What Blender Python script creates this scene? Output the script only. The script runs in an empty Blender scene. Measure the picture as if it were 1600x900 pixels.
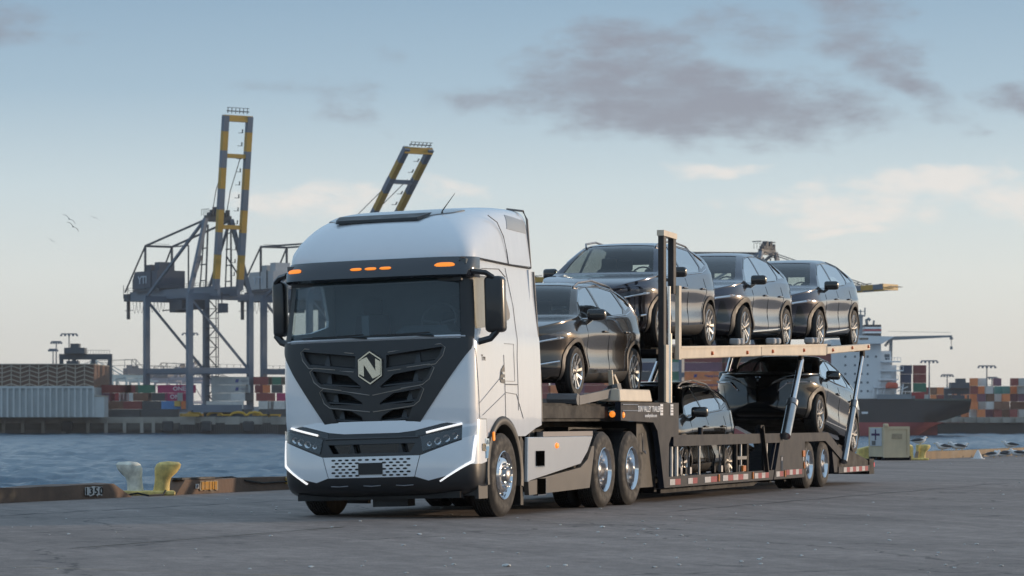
import bpy, bmesh, math, random
from mathutils import Vector, Matrix, noise
from mathutils.bvhtree import BVHTree
R = math.radians
random.seed(7)
sc = bpy.context.scene
# ------------------------------------------------------------ camera
F = 4850.0; HZ = 650.0; CH = 1.23            # focal length in photo pixels, horizon row, camera height (m)
cam = bpy.data.cameras.new("camera"); camo = bpy.data.objects.new("camera", cam)
sc.collection.objects.link(camo); sc.camera = camo
cam.sensor_width = 36.0; cam.lens = 36.0 * F / 1600.0
camo.location = (0, 0, CH); camo.rotation_euler = (R(90), 0, 0)
cam.shift_y = (HZ - 450.0) / 1600.0
cam.clip_start = 0.5; cam.clip_end = 30000
cam.dof.use_dof = True; cam.dof.focus_distance = 43.0; cam.dof.aperture_fstop = 5.6
# ------------------------------------------------------------ sun + sky
SUN_EL, SUN_AZ = 8.0, 66.0                   # degrees; azimuth clockwise from +Y
sun = bpy.data.lights.new("sun", 'SUN'); suno = bpy.data.objects.new("sun", sun)
sc.collection.objects.link(suno)
sun.energy = 2.6; sun.angle = R(0.6); sun.color = (1.0, 0.76, 0.54)
sd = Vector((math.sin(R(SUN_AZ))*math.cos(R(SUN_EL)), math.cos(R(SUN_AZ))*math.cos(R(SUN_EL)), math.sin(R(SUN_EL))))
suno.rotation_euler = sd.to_track_quat('Z', 'Y').to_euler()
world = bpy.data.worlds.new("World"); sc.world = world; world.use_nodes = True
sc.view_settings.view_transform = 'Standard'; sc.view_settings.look = 'None'
sc.view_settings.exposure = 0.0; sc.view_settings.gamma = 1.0
sc.cycles.max_bounces = 8; sc.cycles.transparent_max_bounces = 16

def build_world():
    nt = world.node_tree; nt.nodes.clear(); N = nt.nodes.new; L = nt.links.new
    out = N('ShaderNodeOutputWorld'); bg = N('ShaderNodeBackground'); L(bg.outputs[0], out.inputs[0])
    bg.inputs[1].default_value = 0.10
    sky = N('ShaderNodeTexSky'); sky.sky_type = 'NISHITA'; sky.sun_disc = False
    sky.sun_elevation = R(SUN_EL); sky.sun_rotation = R(SUN_AZ)
    sky.air_density = 1.0; sky.dust_density = 1.6; sky.ozone_density = 1.2
    tc = N('ShaderNodeTexCoord'); sep = N('ShaderNodeSeparateXYZ'); L(tc.outputs['Generated'], sep.inputs[0])
    def M(op, a, b=None, c=None, clamp=False):
        n = N('ShaderNodeMath'); n.operation = op; n.use_clamp = clamp
        for i, v in enumerate((a, b, c)):
            if v is None: continue
            if isinstance(v, (int, float)): n.inputs[i].default_value = v
            else: L(v, n.inputs[i])
        return n.outputs[0]
    az = M('MULTIPLY', M('ARCTAN2', sep.outputs[0], sep.outputs[1]), 57.2958)
    el = M('MULTIPLY', M('ARCSINE', sep.outputs[2]), 57.2958)
    comb = N('ShaderNodeCombineXYZ'); L(az, comb.inputs[0]); L(M('MULTIPLY', el, 2.3), comb.inputs[1])
    def mix(f, a, b, mode='MIX'):
        n = N('ShaderNodeMix'); n.data_type = 'RGBA'; n.blend_type = mode
        if isinstance(f, (int, float)): n.inputs[0].default_value = f
        else: L(f, n.inputs[0])
        for i, v in ((6, a), (7, b)):
            if v is None: continue
            if isinstance(v, tuple): n.inputs[i].default_value = v
            else: L(v, n.inputs[i])
        return n.outputs[2]
    # hazy evening air: elevation tint (same all round), times ten because the background strength is 0.1
    ramp = N('ShaderNodeValToRGB'); L(M('DIVIDE', el, 30.0, clamp=True), ramp.inputs[0])
    e = ramp.color_ramp.elements
    def lin(r, g, b): return tuple((v/255)**2.2 for v in (r, g, b)) + (1,)
    stops = [(0, (216, 213, 207)), (1.2, (221, 222, 219)), (2.6, (219, 225, 226)), (4.2, (199, 215, 225)), (6.0, (160, 186, 208)), (7.8, (136, 166, 194)), (14, (152, 181, 208)), (30, (164, 191, 216))]
    e[0].position = 0; e[0].color = lin(*stops[0][1]); e[1].position = 1; e[1].color = lin(*stops[-1][1])
    for d, c in stops[1:-1]:
        k = e.new(d/30.0); k.color = lin(*c)
    rs = N('ShaderNodeVectorMath'); rs.operation = 'SCALE'; L(ramp.outputs[0], rs.inputs[0]); rs.inputs[3].default_value = 10.0
    # the glow round the low sun comes from the physical sky
    rs.inputs[3].default_value = 9.0
    ss = N('ShaderNodeVectorMath'); ss.operation = 'SCALE'; L(sky.outputs[0], ss.inputs[0]); ss.inputs[3].default_value = 0.30
    ad = N('ShaderNodeVectorMath'); L(rs.outputs[0], ad.inputs[0]); L(ss.outputs[0], ad.inputs[1]); base = ad.outputs[0]
    # clouds: soft banks, each placed at its azimuth / elevation, edges broken up by fractal noise
    ns = N('ShaderNodeTexNoise'); ns.inputs['Scale'].default_value = 0.70; ns.inputs['Detail'].default_value = 8; ns.inputs['Roughness'].default_value = 0.62
    L(comb.outputs[0], ns.inputs['Vector'])
    ns2 = N('ShaderNodeTexNoise'); ns2.inputs['Scale'].default_value = 0.35; ns2.inputs['Detail'].default_value = 3.0
    mp = N('ShaderNodeMapping'); mp.inputs['Location'].default_value = (31, 7, 0); L(comb.outputs[0], mp.inputs[0]); L(mp.outputs[0], ns2.inputs['Vector'])
    wz = M('MULTIPLY_ADD', ns.outputs[0], 6.4, -3.25)
    sp2 = N('ShaderNodeSeparateColor'); L(ns2.outputs['Color'], sp2.inputs[0])
    azw = M('MULTIPLY_ADD', sp2.outputs[0], 2.6, M('SUBTRACT', az, 1.3)); elw = M('MULTIPLY_ADD', sp2.outputs[1], 1.3, M('SUBTRACT', el, 0.65))
    def bank(px, py, rx, ry, tilt=0.0, w=1.0):
        a0 = math.degrees(math.atan((px-800)/F)); e0 = math.degrees(math.atan((HZ-py)/F)); k = 57.2958/F
        dx = M('SUBTRACT', azw, a0); dy = M('MULTIPLY_ADD', dx, tilt, M('SUBTRACT', elw, e0))
        u = M('DIVIDE', dx, rx*k); v = M('DIVIDE', dy, ry*k)
        q = M('ADD', M('MULTIPLY', u, u), M('MULTIPLY', v, v))
        return M('MAXIMUM', M('SUBTRACT', w, q), -2.4)
    def total(lst, hi, lo):
        acc = None
        for b in lst:
            v = bank(*b); acc = v if acc is None else M('SMOOTH_MAX', acc, v, 0.5)
        m = N('ShaderNodeMapRange'); m.interpolation_type = 'SMOOTHSTEP'; L(M('ADD', acc, wz), m.inputs[0])
        m.inputs[1].default_value = lo; m.inputs[2].default_value = hi
        return m.outputs[0]
    dark = total([(960, 120, 120, 62, 0, 2.0), (1080, 155, 190, 48, 0.04, 2.4), (1220, 165, 130, 40, 0.15, 2.0), (1150, 45, 120, 30, -0.1, 0.7), (1320, 20, 90, 50, 0.4, 1.6), (1410, 115, 80, 55, 0.8, 1.5), (1600, 175, 50, 28, 0, 1.4),
                  (20, 42, 95, 30, 0, 1.2), (440, 148, 70, 18, 0, 0.7), (555, 170, 60, 40, 0.4, 0.5), (590, 80, 45, 24, 0, 0.3), (760, 170, 90, 30, 0, 0.8),
                  (2300, 120, 420, 60, 0, 1.5), (3300, 250, 300, 50, 0, 1.0), (-900, 200, 400, 70, 0, 1.2), (-2200, 60, 500, 90, 0, 1.5), (5200, 100, 700, 80, 0, 1.2), (9000, -300, 900, 140, 0, 1.5)], 2.5, -0.7)
    lite = total([(460, 305, 85, 34, 0, 1.0), (555, 318, 90, 30, 0, 0.8), (665, 300, 70, 28, 0, 0.7), (1450, 295, 130, 22, 0, 1.6), (1310, 325, 150, 26, 0.0, 1.4), (1590, 330, 60, 34, 0, 1.6), (1110, 265, 70, 14, 0, 0.9), (1300, 362, 90, 9, 0, 0.8), (2200, 330, 300, 40, 0, 1.2), (-500, 330, 260, 40, 0, 1.2), (3800, 300, 500, 60, 0, 1.2)], 1.9, -0.5)
    c1 = mix(M('MULTIPLY', lite, 0.70), base, (9.0, 8.3, 7.7, 1))
    thin = M('MULTIPLY', dark, 0.84)
    c2 = mix(thin, c1, (2.85, 2.95, 3.5, 1))
    L(c2, bg.inputs[0])
build_world()
# ------------------------------------------------------------ helpers
COL = sc.collection
MATS = {}
def lin3(r, g, b): return ((r/255)**2.2, (g/255)**2.2, (b/255)**2.2)
def mat(name, col, rough=0.5, metal=0.0, coat=0.0, var=0.12, scale=3.0, bump=0.0, bscale=40.0, emit=None, estr=1.0, spec=0.5, dirt=0.0):
    if name in MATS: return MATS[name]
    m = bpy.data.materials.new(name); m.use_nodes = True; nt = m.node_tree; N = nt.nodes.new; L = nt.links.new
    b = nt.nodes['Principled BSDF']
    b.inputs['Roughness'].default_value = rough; b.inputs['Metallic'].default_value = metal
    b.inputs['Specular IOR Level'].default_value = spec
    b.inputs['Coat Weight'].default_value = coat; b.inputs['Coat Roughness'].default_value = 0.03
    tc = N('ShaderNodeTexCoord')
    if var > 0 or dirt > 0:
        n = N('ShaderNodeTexNoise'); n.inputs['Scale'].default_value = scale; n.inputs['Detail'].default_value = 6; n.inputs['Roughness'].default_value = 0.6
        L(tc.outputs['Object'], n.inputs['Vector'])
        r = N('ShaderNodeMapRange'); L(n.outputs[0], r.inputs[0]); r.inputs[1].default_value = 0.3; r.inputs[2].default_value = 0.7
        r.inputs[3].default_value = 1-var; r.inputs[4].default_value = 1+var
        s = N('ShaderNodeVectorMath'); s.operation = 'SCALE'; s.inputs[0].default_value = col; L(r.outputs[0], s.inputs[3])
        c = s.outputs[0]
        if dirt > 0:
            n2 = N('ShaderNodeTexNoise'); n2.inputs['Scale'].default_value = scale*0.7; n2.inputs['Detail'].default_value = 8
            mp = N('ShaderNodeMapping'); mp.inputs['Scale'].default_value = (1, 1, 0.25); L(tc.outputs['Object'], mp.inputs[0]); L(mp.outputs[0], n2.inputs['Vector'])
            r2 = N('ShaderNodeMapRange'); L(n2.outputs[0], r2.inputs[0]); r2.inputs[1].default_value = 0.5; r2.inputs[2].default_value = 0.75; r2.inputs[4].default_value = dirt
            mx = N('ShaderNodeMix'); mx.data_type = 'RGBA'; L(r2.outputs[0], mx.inputs[0]); L(c, mx.inputs[6]); mx.inputs[7].default_value = (0.06, 0.045, 0.03, 1)
            c = mx.outputs[2]
        L(c, b.inputs['Base Color'])
        rr = N('ShaderNodeMapRange'); L(n.outputs[0], rr.inputs[0]); rr.inputs[1].default_value = 0.3; rr.inputs[2].default_value = 0.7
        rr.inputs[3].default_value = max(0.0, rough*(1-var)); rr.inputs[4].default_value = min(1, rough*(1+var)); L(rr.outputs[0], b.inputs['Roughness'])
    else:
        b.inputs['Base Color'].default_value = (*col, 1)
    if bump > 0:
        n = N('ShaderNodeTexNoise'); n.inputs['Scale'].default_value = bscale; n.inputs['Detail'].default_value = 6
        L(tc.outputs['Object'], n.inputs['Vector'])
        bp = N('ShaderNodeBump'); bp.inputs['Strength'].default_value = bump; bp.inputs['Distance'].default_value = 0.02
        L(n.outputs[0], bp.inputs['Height']); L(bp.outputs[0], b.inputs['Normal'])
    if emit: b.inputs['Emission Color'].default_value = (*emit, 1); b.inputs['Emission Strength'].default_value = estr
    MATS[name] = m; return m
def glass_mat(name, tint=(0.5, 0.55, 0.56), refl=1.0, rough=0.0, bodycol=(0.01, 0.015, 0.02), body=0.25, pw=4.5):
    if name in MATS: return MATS[name]
    m = bpy.data.materials.new(name); m.use_nodes = True; nt = m.node_tree; nt.nodes.clear(); N = nt.nodes.new; L = nt.links.new
    o = N('ShaderNodeOutputMaterial'); tr = N('ShaderNodeBsdfTransparent'); tr.inputs[0].default_value = (*tint, 1)
    gl = N('ShaderNodeBsdfGlossy'); gl.inputs['Roughness'].default_value = rough; gl.inputs[0].default_value = (1, 1, 1, 1)
    lw = N('ShaderNodeLayerWeight'); lw.inputs['Blend'].default_value = 0.5
    fr = N('ShaderNodeMath'); fr.operation = 'POWER'; L(lw.outputs['Facing'], fr.inputs[0]); fr.inputs[1].default_value = pw
    mu = N('ShaderNodeMath'); mu.operation = 'MULTIPLY_ADD'; mu.inputs[1].default_value = refl; mu.inputs[2].default_value = 0.06; mu.use_clamp = True; L(fr.outputs[0], mu.inputs[0])
    df = N('ShaderNodeBsdfDiffuse'); df.inputs[0].default_value = (*bodycol, 1)
    m0 = N('ShaderNodeMixShader'); m0.inputs[0].default_value = body; L(tr.outputs[0], m0.inputs[1]); L(df.outputs[0], m0.inputs[2])
    mx = N('ShaderNodeMixShader'); L(mu.outputs[0], mx.inputs[0]); L(m0.outputs[0], mx.inputs[1]); L(gl.outputs[0], mx.inputs[2]); L(mx.outputs[0], o.inputs[0])
    MATS[name] = m; return m

def newobj(name, data, parent=None, loc=None, rot=None):
    o = bpy.data.objects.new(name, data); COL.objects.link(o)
    if parent is not None: o.parent = parent
    if loc is not None: o.location = loc
    if rot is not None: o.rotation_euler = rot
    return o
def tag(o, label=None, cat=None, group=None, kind=None):
    if label: o['label'] = label
    if cat: o['category'] = cat
    if group: o['group'] = group
    if kind: o['kind'] = kind
    return o
def thing(name, label, cat, loc=(0, 0, 0), rz=0.0, group=None):
    o = newobj(name, None, None, loc, (0, 0, rz)); o.empty_display_size = 0.3
    return tag(o, label, cat, group)
def copy_tree(o, parent=None):
    c = o.copy(); COL.objects.link(c)
    if parent is not None: c.parent = parent
    for ch in list(o.children): copy_tree(ch, c)
    return c
def fin(bm, name, m, parent=None, smooth=False, xf=None, loc=None, rot=None, ang=35.0, recalc=True):
    """turn a bmesh into ONE linked object"""
    if xf is not None: bmesh.ops.transform(bm, matrix=xf, verts=bm.verts)
    if recalc: bmesh.ops.recalc_face_normals(bm, faces=bm.faces)
    me = bpy.data.meshes.new(name); bm.to_mesh(me); bm.free()
    if m is not None:
        for k in (m if isinstance(m, (list, tuple)) else [m]): me.materials.append(k)
    if smooth:
        me.shade_smooth()
        me.set_sharp_from_angle(angle=R(ang))
    return newobj(name, me, parent, loc, rot)
class MB:
    """collects simple shapes into one bmesh"""
    def __init__(s): s.b = bmesh.new()
    def hull8(s, ps):
        v = [s.b.verts.new(p) for p in ps]
        for f in ((0, 1, 2, 3), (7, 6, 5, 4), (0, 4, 5, 1), (1, 5, 6, 2), (2, 6, 7, 3), (3, 7, 4, 0)): s.b.faces.new([v[i] for i in f])
        return s
    def box(s, a, c):
        x0, y0, z0 = a; x1, y1, z1 = c
        return s.hull8([(x0, y0, z0), (x1, y0, z0), (x1, y1, z0), (x0, y1, z0), (x0, y0, z1), (x1, y0, z1), (x1, y1, z1), (x0, y1, z1)])
    def cbox(s, c, d): return s.box((c[0]-d[0]/2, c[1]-d[1]/2, c[2]-d[2]/2), (c[0]+d[0]/2, c[1]+d[1]/2, c[2]+d[2]/2))
    def bar(s, p, q, w, h=None, up=(0, 0, 1)):
        h = w if h is None else h; p = Vector(p); q = Vector(q); d = (q-p).normalized(); u = Vector(up)
        if abs(d.dot(u)) > 0.97: u = Vector((1, 0, 0))
        sx = d.cross(u).normalized()*w/2; uy = sx.cross(d).normalized()*h/2
        return s.hull8([p-sx-uy, p+sx-uy, p+sx+uy, p-sx+uy, q-sx-uy, q+sx-uy, q+sx+uy, q-sx+uy])
    def tube(s, pts, r, n=8, caps=True):
        rings = []; P = [Vector(p) for p in pts]
        rr = r if isinstance(r, (list, tuple)) else [r]*len(P)
        for i, p in enumerate(P):
            d = (P[min(i+1, len(P)-1)]-P[max(i-1, 0)]).normalized(); u = Vector((0, 0, 1))
            if abs(d.dot(u)) > 0.95: u = Vector((0, 1, 0))
            a = d.cross(u).normalized(); b2 = d.cross(a).normalized()
            rings.append([s.b.verts.new(p+(a*math.cos(t)+b2*math.sin(t))*rr[i]) for t in [2*math.pi*k/n for k in range(n)]])
        for A, B in zip(rings, rings[1:]):
            for k in range(n): s.b.faces.new((A[k], A[(k+1) % n], B[(k+1) % n], B[k]))
        if caps: s.b.faces.new(rings[0][::-1]); s.b.faces.new(rings[-1])
        return s
    def lathe(s, prof, n=24, axis='y', c=(0, 0, 0), a0=0, a1=2*math.pi):
        """prof: (radius, along-axis)"""
        full = abs(a1-a0-2*math.pi) < 1e-4; m = n if full else n+1; rings = []
        for rr, h in prof:
            ring = []
            for k in range(m):
                t = a0+(a1-a0)*k/n; u, v = rr*math.cos(t), rr*math.sin(t)
                p = {'y': (u, h, v), 'z': (u, v, h), 'x': (h, u, v)}[axis]
                ring.append(s.b.verts.new((p[0]+c[0], p[1]+c[1], p[2]+c[2])))
            rings.append(ring)
        for A, B in zip(rings, rings[1:]):
            for k in range(n): s.b.faces.new((A[k], A[(k+1) % m], B[(k+1) % m], B[k]))
        return s
    def prism(s, poly, a, b, axis='y'):
        def P(u, v, h): return {'y': (u, h, v), 'x': (h, u, v), 'z': (u, v, h)}[axis]
        A = [s.b.verts.new(P(u, v, a)) for u, v in poly]; B = [s.b.verts.new(P(u, v, b)) for u, v in poly]
        n = len(poly)
        fs = [s.b.faces.new(A), s.b.faces.new(B[::-1])]
        for k in range(n): s.b.faces.new((A[k], A[(k+1) % n], B[(k+1) % n], B[k]))
        return s
    def bevel(s, w=0.01, seg=1, ang=30):
        bmesh.ops.recalc_face_normals(s.b, faces=s.b.faces)
        es = [e for e in s.b.edges if len(e.link_faces) == 2 and e.calc_face_angle(0) > R(ang)]
        bmesh.ops.bevel(s.b, geom=es, offset=w, segments=seg, profile=0.5, affect='EDGES', clamp_overlap=True); return s
    def out(s, name, m, parent=None, **k): return fin(s.b, name, m, parent, **k)

def clip_region(src, poly, ax=(1, 2), filt=None):
    """faces of src (a bmesh) inside a convex outline, as a new bmesh"""
    b = src.copy()
    bmesh.ops.delete(b, geom=[f for f in b.faces if filt and not filt(f)], context='FACES')
    n = len(poly); cx = sum(p[0] for p in poly)/n; cy = sum(p[1] for p in poly)/n
    for i in range(n):
        p, q = poly[i], poly[(i+1) % n]; e = (q[0]-p[0], q[1]-p[1]); nn = (e[1], -e[0])
        if (cx-p[0])*nn[0]+(cy-p[1])*nn[1] > 0: nn = (-nn[0], -nn[1])
        co = [0, 0, 0]; no = [0, 0, 0]; co[ax[0]], co[ax[1]] = p; no[ax[0]], no[ax[1]] = nn
        bmesh.ops.bisect_plane(b, geom=b.verts[:]+b.edges[:]+b.faces[:], dist=1e-5, plane_co=co, plane_no=no, clear_outer=True)
    return b
def cut_hole(b, poly, ax=(1, 2), filt=None):
    """remove the faces inside a convex outline from b; returns the removed piece"""
    piece = clip_region(b, poly, ax, filt)
    n = len(poly); cx = sum(p[0] for p in poly)/n; cy = sum(p[1] for p in poly)/n; hs = []
    for i in range(n):
        p, q = poly[i], poly[(i+1) % n]; e = (q[0]-p[0], q[1]-p[1]); nn = (e[1], -e[0])
        if (cx-p[0])*nn[0]+(cy-p[1])*nn[1] > 0: nn = (-nn[0], -nn[1])
        hs.append((p, nn))
    x0 = min(p[0] for p in poly); x1 = max(p[0] for p in poly); y0 = min(p[1] for p in poly); y1 = max(p[1] for p in poly)
    def near(f):
        if filt and not filt(f): return False
        us = [v.co[ax[0]] for v in f.verts]; vs = [v.co[ax[1]] for v in f.verts]
        return max(us) > x0-1e-4 and min(us) < x1+1e-4 and max(vs) > y0-1e-4 and min(vs) < y1+1e-4
    for p, nn in hs:
        fs = [f for f in b.faces if near(f)]
        g = set(fs)
        for f in fs: g.update(f.verts); g.update(f.edges)
        co = [0, 0, 0]; no = [0, 0, 0]; co[ax[0]], co[ax[1]] = p; no[ax[0]], no[ax[1]] = nn
        bmesh.ops.bisect_plane(b, geom=list(g), dist=1e-5, plane_co=co, plane_no=no)
    dl = []
    for f in b.faces:
        if filt and not filt(f): continue
        c = f.calc_center_median(); u, v = c[ax[0]], c[ax[1]]
        if all((u-p[0])*nn[0]+(v-p[1])*nn[1] < 0 for p, nn in hs): dl.append(f)
    bmesh.ops.delete(b, geom=dl, context='FACES')
    return piece
def union(pieces):
    me = bpy.data.meshes.new('tmp'); b = bmesh.new()
    for p in pieces:
        p.to_mesh(me); b.from_mesh(me); p.free()
    bpy.data.meshes.remove(me)
    bmesh.ops.remove_doubles(b, verts=b.verts, dist=2e-4)
    return b
def shell(b, push=0.0, thick=0.01):
    """offset a surface piece outward along its normals, then give it thickness"""
    b.normal_update()
    if push:
        ns = [(v, v.normal.copy()) for v in b.verts]
        for v, n in ns: v.co += n*push
    if thick:
        b.normal_update()
        vs = list(b.verts); fs = list(b.faces); mp = {v: b.verts.new(v.co - v.normal*thick) for v in vs}
        bd = [e for e in b.edges if len(e.link_faces) == 1]
        for f in fs: b.faces.new([mp[v] for v in reversed(f.verts)])
        for e in bd:
            l = e.link_loops[0]; a, c = l.vert, l.link_loop_next.vert
            try: b.faces.new((c, a, mp[a], mp[c]))
            except ValueError: pass
    return b
def grid_surface(rows, flip=False, close=False):
    """rows of equal length -> quads"""
    b = bmesh.new(); V = [[b.verts.new(p) for p in r] for r in rows]
    for A, B in zip(V, V[1:]):
        for k in range(len(A)-1):
            q = (A[k], A[k+1], B[k+1], B[k]); b.faces.new(q[::-1] if flip else q)
    return b
def text_mesh(s, size, depth=0.004, bold=True, xscale=1.0):
    c = bpy.data.curves.new('txt', 'FONT'); c.body = s; c.size = size; c.extrude = depth/2; c.align_x = 'CENTER'; c.align_y = 'CENTER'; c.resolution_u = 2
    if bold: c.offset = size*0.012
    o = bpy.data.objects.new('txt', c); me = bpy.data.meshes.new_from_object(o)
    bpy.data.objects.remove(o); bpy.data.curves.remove(c)
    for v in me.vertices: v.co.x *= xscale
    return me
def lettering(name, s, size, m, parent, mtx, depth=0.006, xscale=1.0):
    me = text_mesh(s, size, depth, xscale=xscale); me.transform(mtx); me.materials.append(m); me.name = name
    return newobj(name, me, parent)
def catmull(pts, n):
    """smooth samples through 1-D control pairs (x, v): returns f(x)"""
    xs = [p[0] for p in pts]; vs = [p[1] for p in pts]; m = len(xs)
    d = []
    for i in range(m):
        if i == 0: d.append((vs[1]-vs[0])/(xs[1]-xs[0]))
        elif i == m-1: d.append((vs[-1]-vs[-2])/(xs[-1]-xs[-2]))
        else:
            a = (vs[i]-vs[i-1])/(xs[i]-xs[i-1]); c = (vs[i+1]-vs[i])/(xs[i+1]-xs[i])
            d.append(0.0 if a*c <= 0 else 2*a*c/(a+c))
    def f(x):
        if x <= xs[0]: return vs[0]
        if x >= xs[-1]: return vs[-1]
        i = max(k for k in range(m-1) if xs[k] <= x); h = xs[i+1]-xs[i]; t = (x-xs[i])/h
        return (2*t**3-3*t*t+1)*vs[i]+(t**3-2*t*t+t)*h*d[i]+(-2*t**3+3*t*t)*vs[i+1]+(t**3-t*t)*h*d[i+1]
    return f
def P(px, py, D): return Vector(((px-800)/F*D, D, CH-(py-HZ)/F*D))   # a point at its real distance D
# ------------------------------------------------------------ shared materials
WHITE = mat('white_paint', (0.79, 0.82, 0.86), 0.18, coat=1.0, var=0.015, scale=2)
def wavy(m, sc3, strength, dist):
    nt = m.node_tree; N = nt.nodes.new; L = nt.links.new; tc = N('ShaderNodeTexCoord'); mp = N('ShaderNodeMapping'); mp.inputs['Scale'].default_value = sc3
    n = N('ShaderNodeTexNoise'); n.inputs['Scale'].default_value = 1.0; n.inputs['Detail'].default_value = 2.0; bp = N('ShaderNodeBump')
    bp.inputs['Strength'].default_value = strength; bp.inputs['Distance'].default_value = dist
    L(tc.outputs['Object'], mp.inputs[0]); L(mp.outputs[0], n.inputs['Vector']); L(n.outputs[0], bp.inputs['Height'])
    L(bp.outputs[0], nt.nodes['Principled BSDF'].inputs['Normal']); L(bp.outputs[0], nt.nodes['Principled BSDF'].inputs['Coat Normal'])
wavy(WHITE, (2.6, 2.6, 0.5), 0.20, 0.05)
BLACKP = mat('black_plastic', (0.018, 0.019, 0.021), 0.42, var=0.2, scale=6, bump=0.05, bscale=200)
GLOSSB = mat('gloss_black', (0.008, 0.009, 0.011), 0.10, coat=1.0, var=0.0)
CHROME = mat('polished_metal', (0.75, 0.76, 0.78), 0.12, metal=1.0, var=0.05, scale=8)
STEEL = mat('dull_steel', (0.32, 0.32, 0.33), 0.42, metal=0.9, var=0.2, scale=10)
RUBBER = mat('tyre_rubber', (0.028, 0.026, 0.025), 0.75, var=0.25, scale=12, bump=0.25, bscale=60, dirt=0.15)
DARK = mat('chassis_black', (0.012, 0.012, 0.013), 0.6, var=0.3, scale=5)
LIT = mat('led_strip', (0.9, 0.9, 0.9), 0.3, var=0, emit=(1.0, 0.97, 0.93), estr=0.8)
AMBER = mat('amber_lens', (0.9, 0.25, 0.02), 0.25, coat=0.5, var=0, emit=(1.0, 0.28, 0.03), estr=0.9)
AMBERD = mat('amber_reflector', (0.75, 0.22, 0.03), 0.3, coat=0.5, var=0)
REDR = mat('red_reflector', (0.36, 0.03, 0.035), 0.35, coat=0.3, var=0.15, scale=20)
WHITER = mat('white_reflector', (0.50, 0.48, 0.48), 0.4, var=0.15, scale=20)
# ------------------------------------------------------------ the near quay
QA = Vector((-7.40, 44.85)); QD = Vector((0.3935, 0.9193))            # edge of the quay: point and direction
QN = Vector((-QD.y, QD.x))                                            # towards the water
def Q(t, off=0.0, z=0.0): p = QA+QD*t+QN*off; return Vector((p.x, p.y, z))   # t metres along the quay edge
ZW = -5.0                                                             # water level
def asphalt():
    m = bpy.data.materials.new('asphalt'); m.use_nodes = True; nt = m.node_tree; N = nt.nodes.new; L = nt.links.new
    b = nt.nodes['Principled BSDF']; tc = N('ShaderNodeTexCoord')
    mp = N('ShaderNodeMapping'); mp.inputs['Rotation'].default_value = (0, 0, R(70.0-90)+R(0)); L(tc.outputs['Object'], mp.inputs[0])
    def noise_(scale, detail=6, rough=0.6, vec=None, sc3=None):
        n = N('ShaderNodeTexNoise'); n.inputs['Scale'].default_value = scale; n.inputs['Detail'].default_value = detail; n.inputs['Roughness'].default_value = rough
        if sc3:
            q = N('ShaderNodeMapping'); q.inputs['Scale'].default_value = sc3; L(mp.outputs[0], q.inputs[0]); L(q.outputs[0], n.inputs['Vector'])
        else: L(mp.outputs[0], n.inputs['Vector'])
        return n.outputs[0]
    def rng(v, a, b_, c, d):
        r = N('ShaderNodeMapRange'); L(v, r.inputs[0])
        for i, k in enumerate((a, b_, c, d)): r.inputs[i+1].default_value = k
        return r.outputs[0]
    def mul(a, b_):
        n = N('ShaderNodeMath'); n.operation = 'MULTIPLY'
        for i, v in enumerate((a, b_)):
            if isinstance(v, float): n.inputs[i].default_value = v
            else: L(v, n.inputs[i])
        return n.outputs[0]
    v = mul(rng(noise_(0.25), 0.3, 0.7, 0.78, 1.22), rng(noise_(2.0, 8), 0.3, 0.7, 0.90, 1.12))
    v = mul(v, rng(noise_(1.0, 7, 0.65, sc3=(1.6, 0.07, 1)), 0.35, 0.68, 0.80, 1.15))       # tyre-polished and oily lanes along the quay
    v = mul(v, rng(noise_(45.0, 3), 0.3, 0.7, 0.70, 1.32))
    v = mul(v, rng(noise_(7.0, 2), 0.3, 0.7, 0.80, 1.22))
    st = rng(noise_(0.9, 9, 0.7, sc3=(1, 0.35, 1)), 0.60, 0.66, 1.0, 0.62)                        # oil stains
    v = mul(v, st)
    # cracks: thin lines between voronoi cells
    vo = N('ShaderNodeTexVoronoi'); vo.feature = 'DISTANCE_TO_EDGE'; vo.inputs['Scale'].default_value = 0.16
    dn = N('ShaderNodeTexNoise'); dn.inputs['Scale'].default_value = 1.2; dn.inputs['Detail'].default_value = 6; L(mp.outputs[0], dn.inputs['Vector'])
    ad = N('ShaderNodeMix'); ad.data_type = 'RGBA'; ad.blend_type = 'LINEAR_LIGHT'; ad.inputs[0].default_value = 0.5; L(mp.outputs[0], ad.inputs[6]); L(dn.outputs['Color'], ad.inputs[7]); L(ad.outputs[2], vo.inputs['Vector'])
    v = mul(v, rng(vo.outputs['Distance'], 0.0015, 0.0045, 0.45, 1.0))
    sp = N('ShaderNodeVectorMath'); sp.operation = 'SCALE'; sp.inputs[0].default_value = (0.235, 0.196, 0.176); L(v, sp.inputs[3])
    L(sp.outputs[0], b.inputs['Base Color']); b.inputs['Roughness'].default_value = 0.72; b.inputs['Specular IOR Level'].default_value = 0.35
    bp = N('ShaderNodeBump'); bp.inputs['Strength'].default_value = 0.35; bp.inputs['Distance'].default_value = 0.012
    L(noise_(70.0, 4), bp.inputs['Height']); L(bp.outputs[0], b.inputs['Normal'])
    return m
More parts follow.
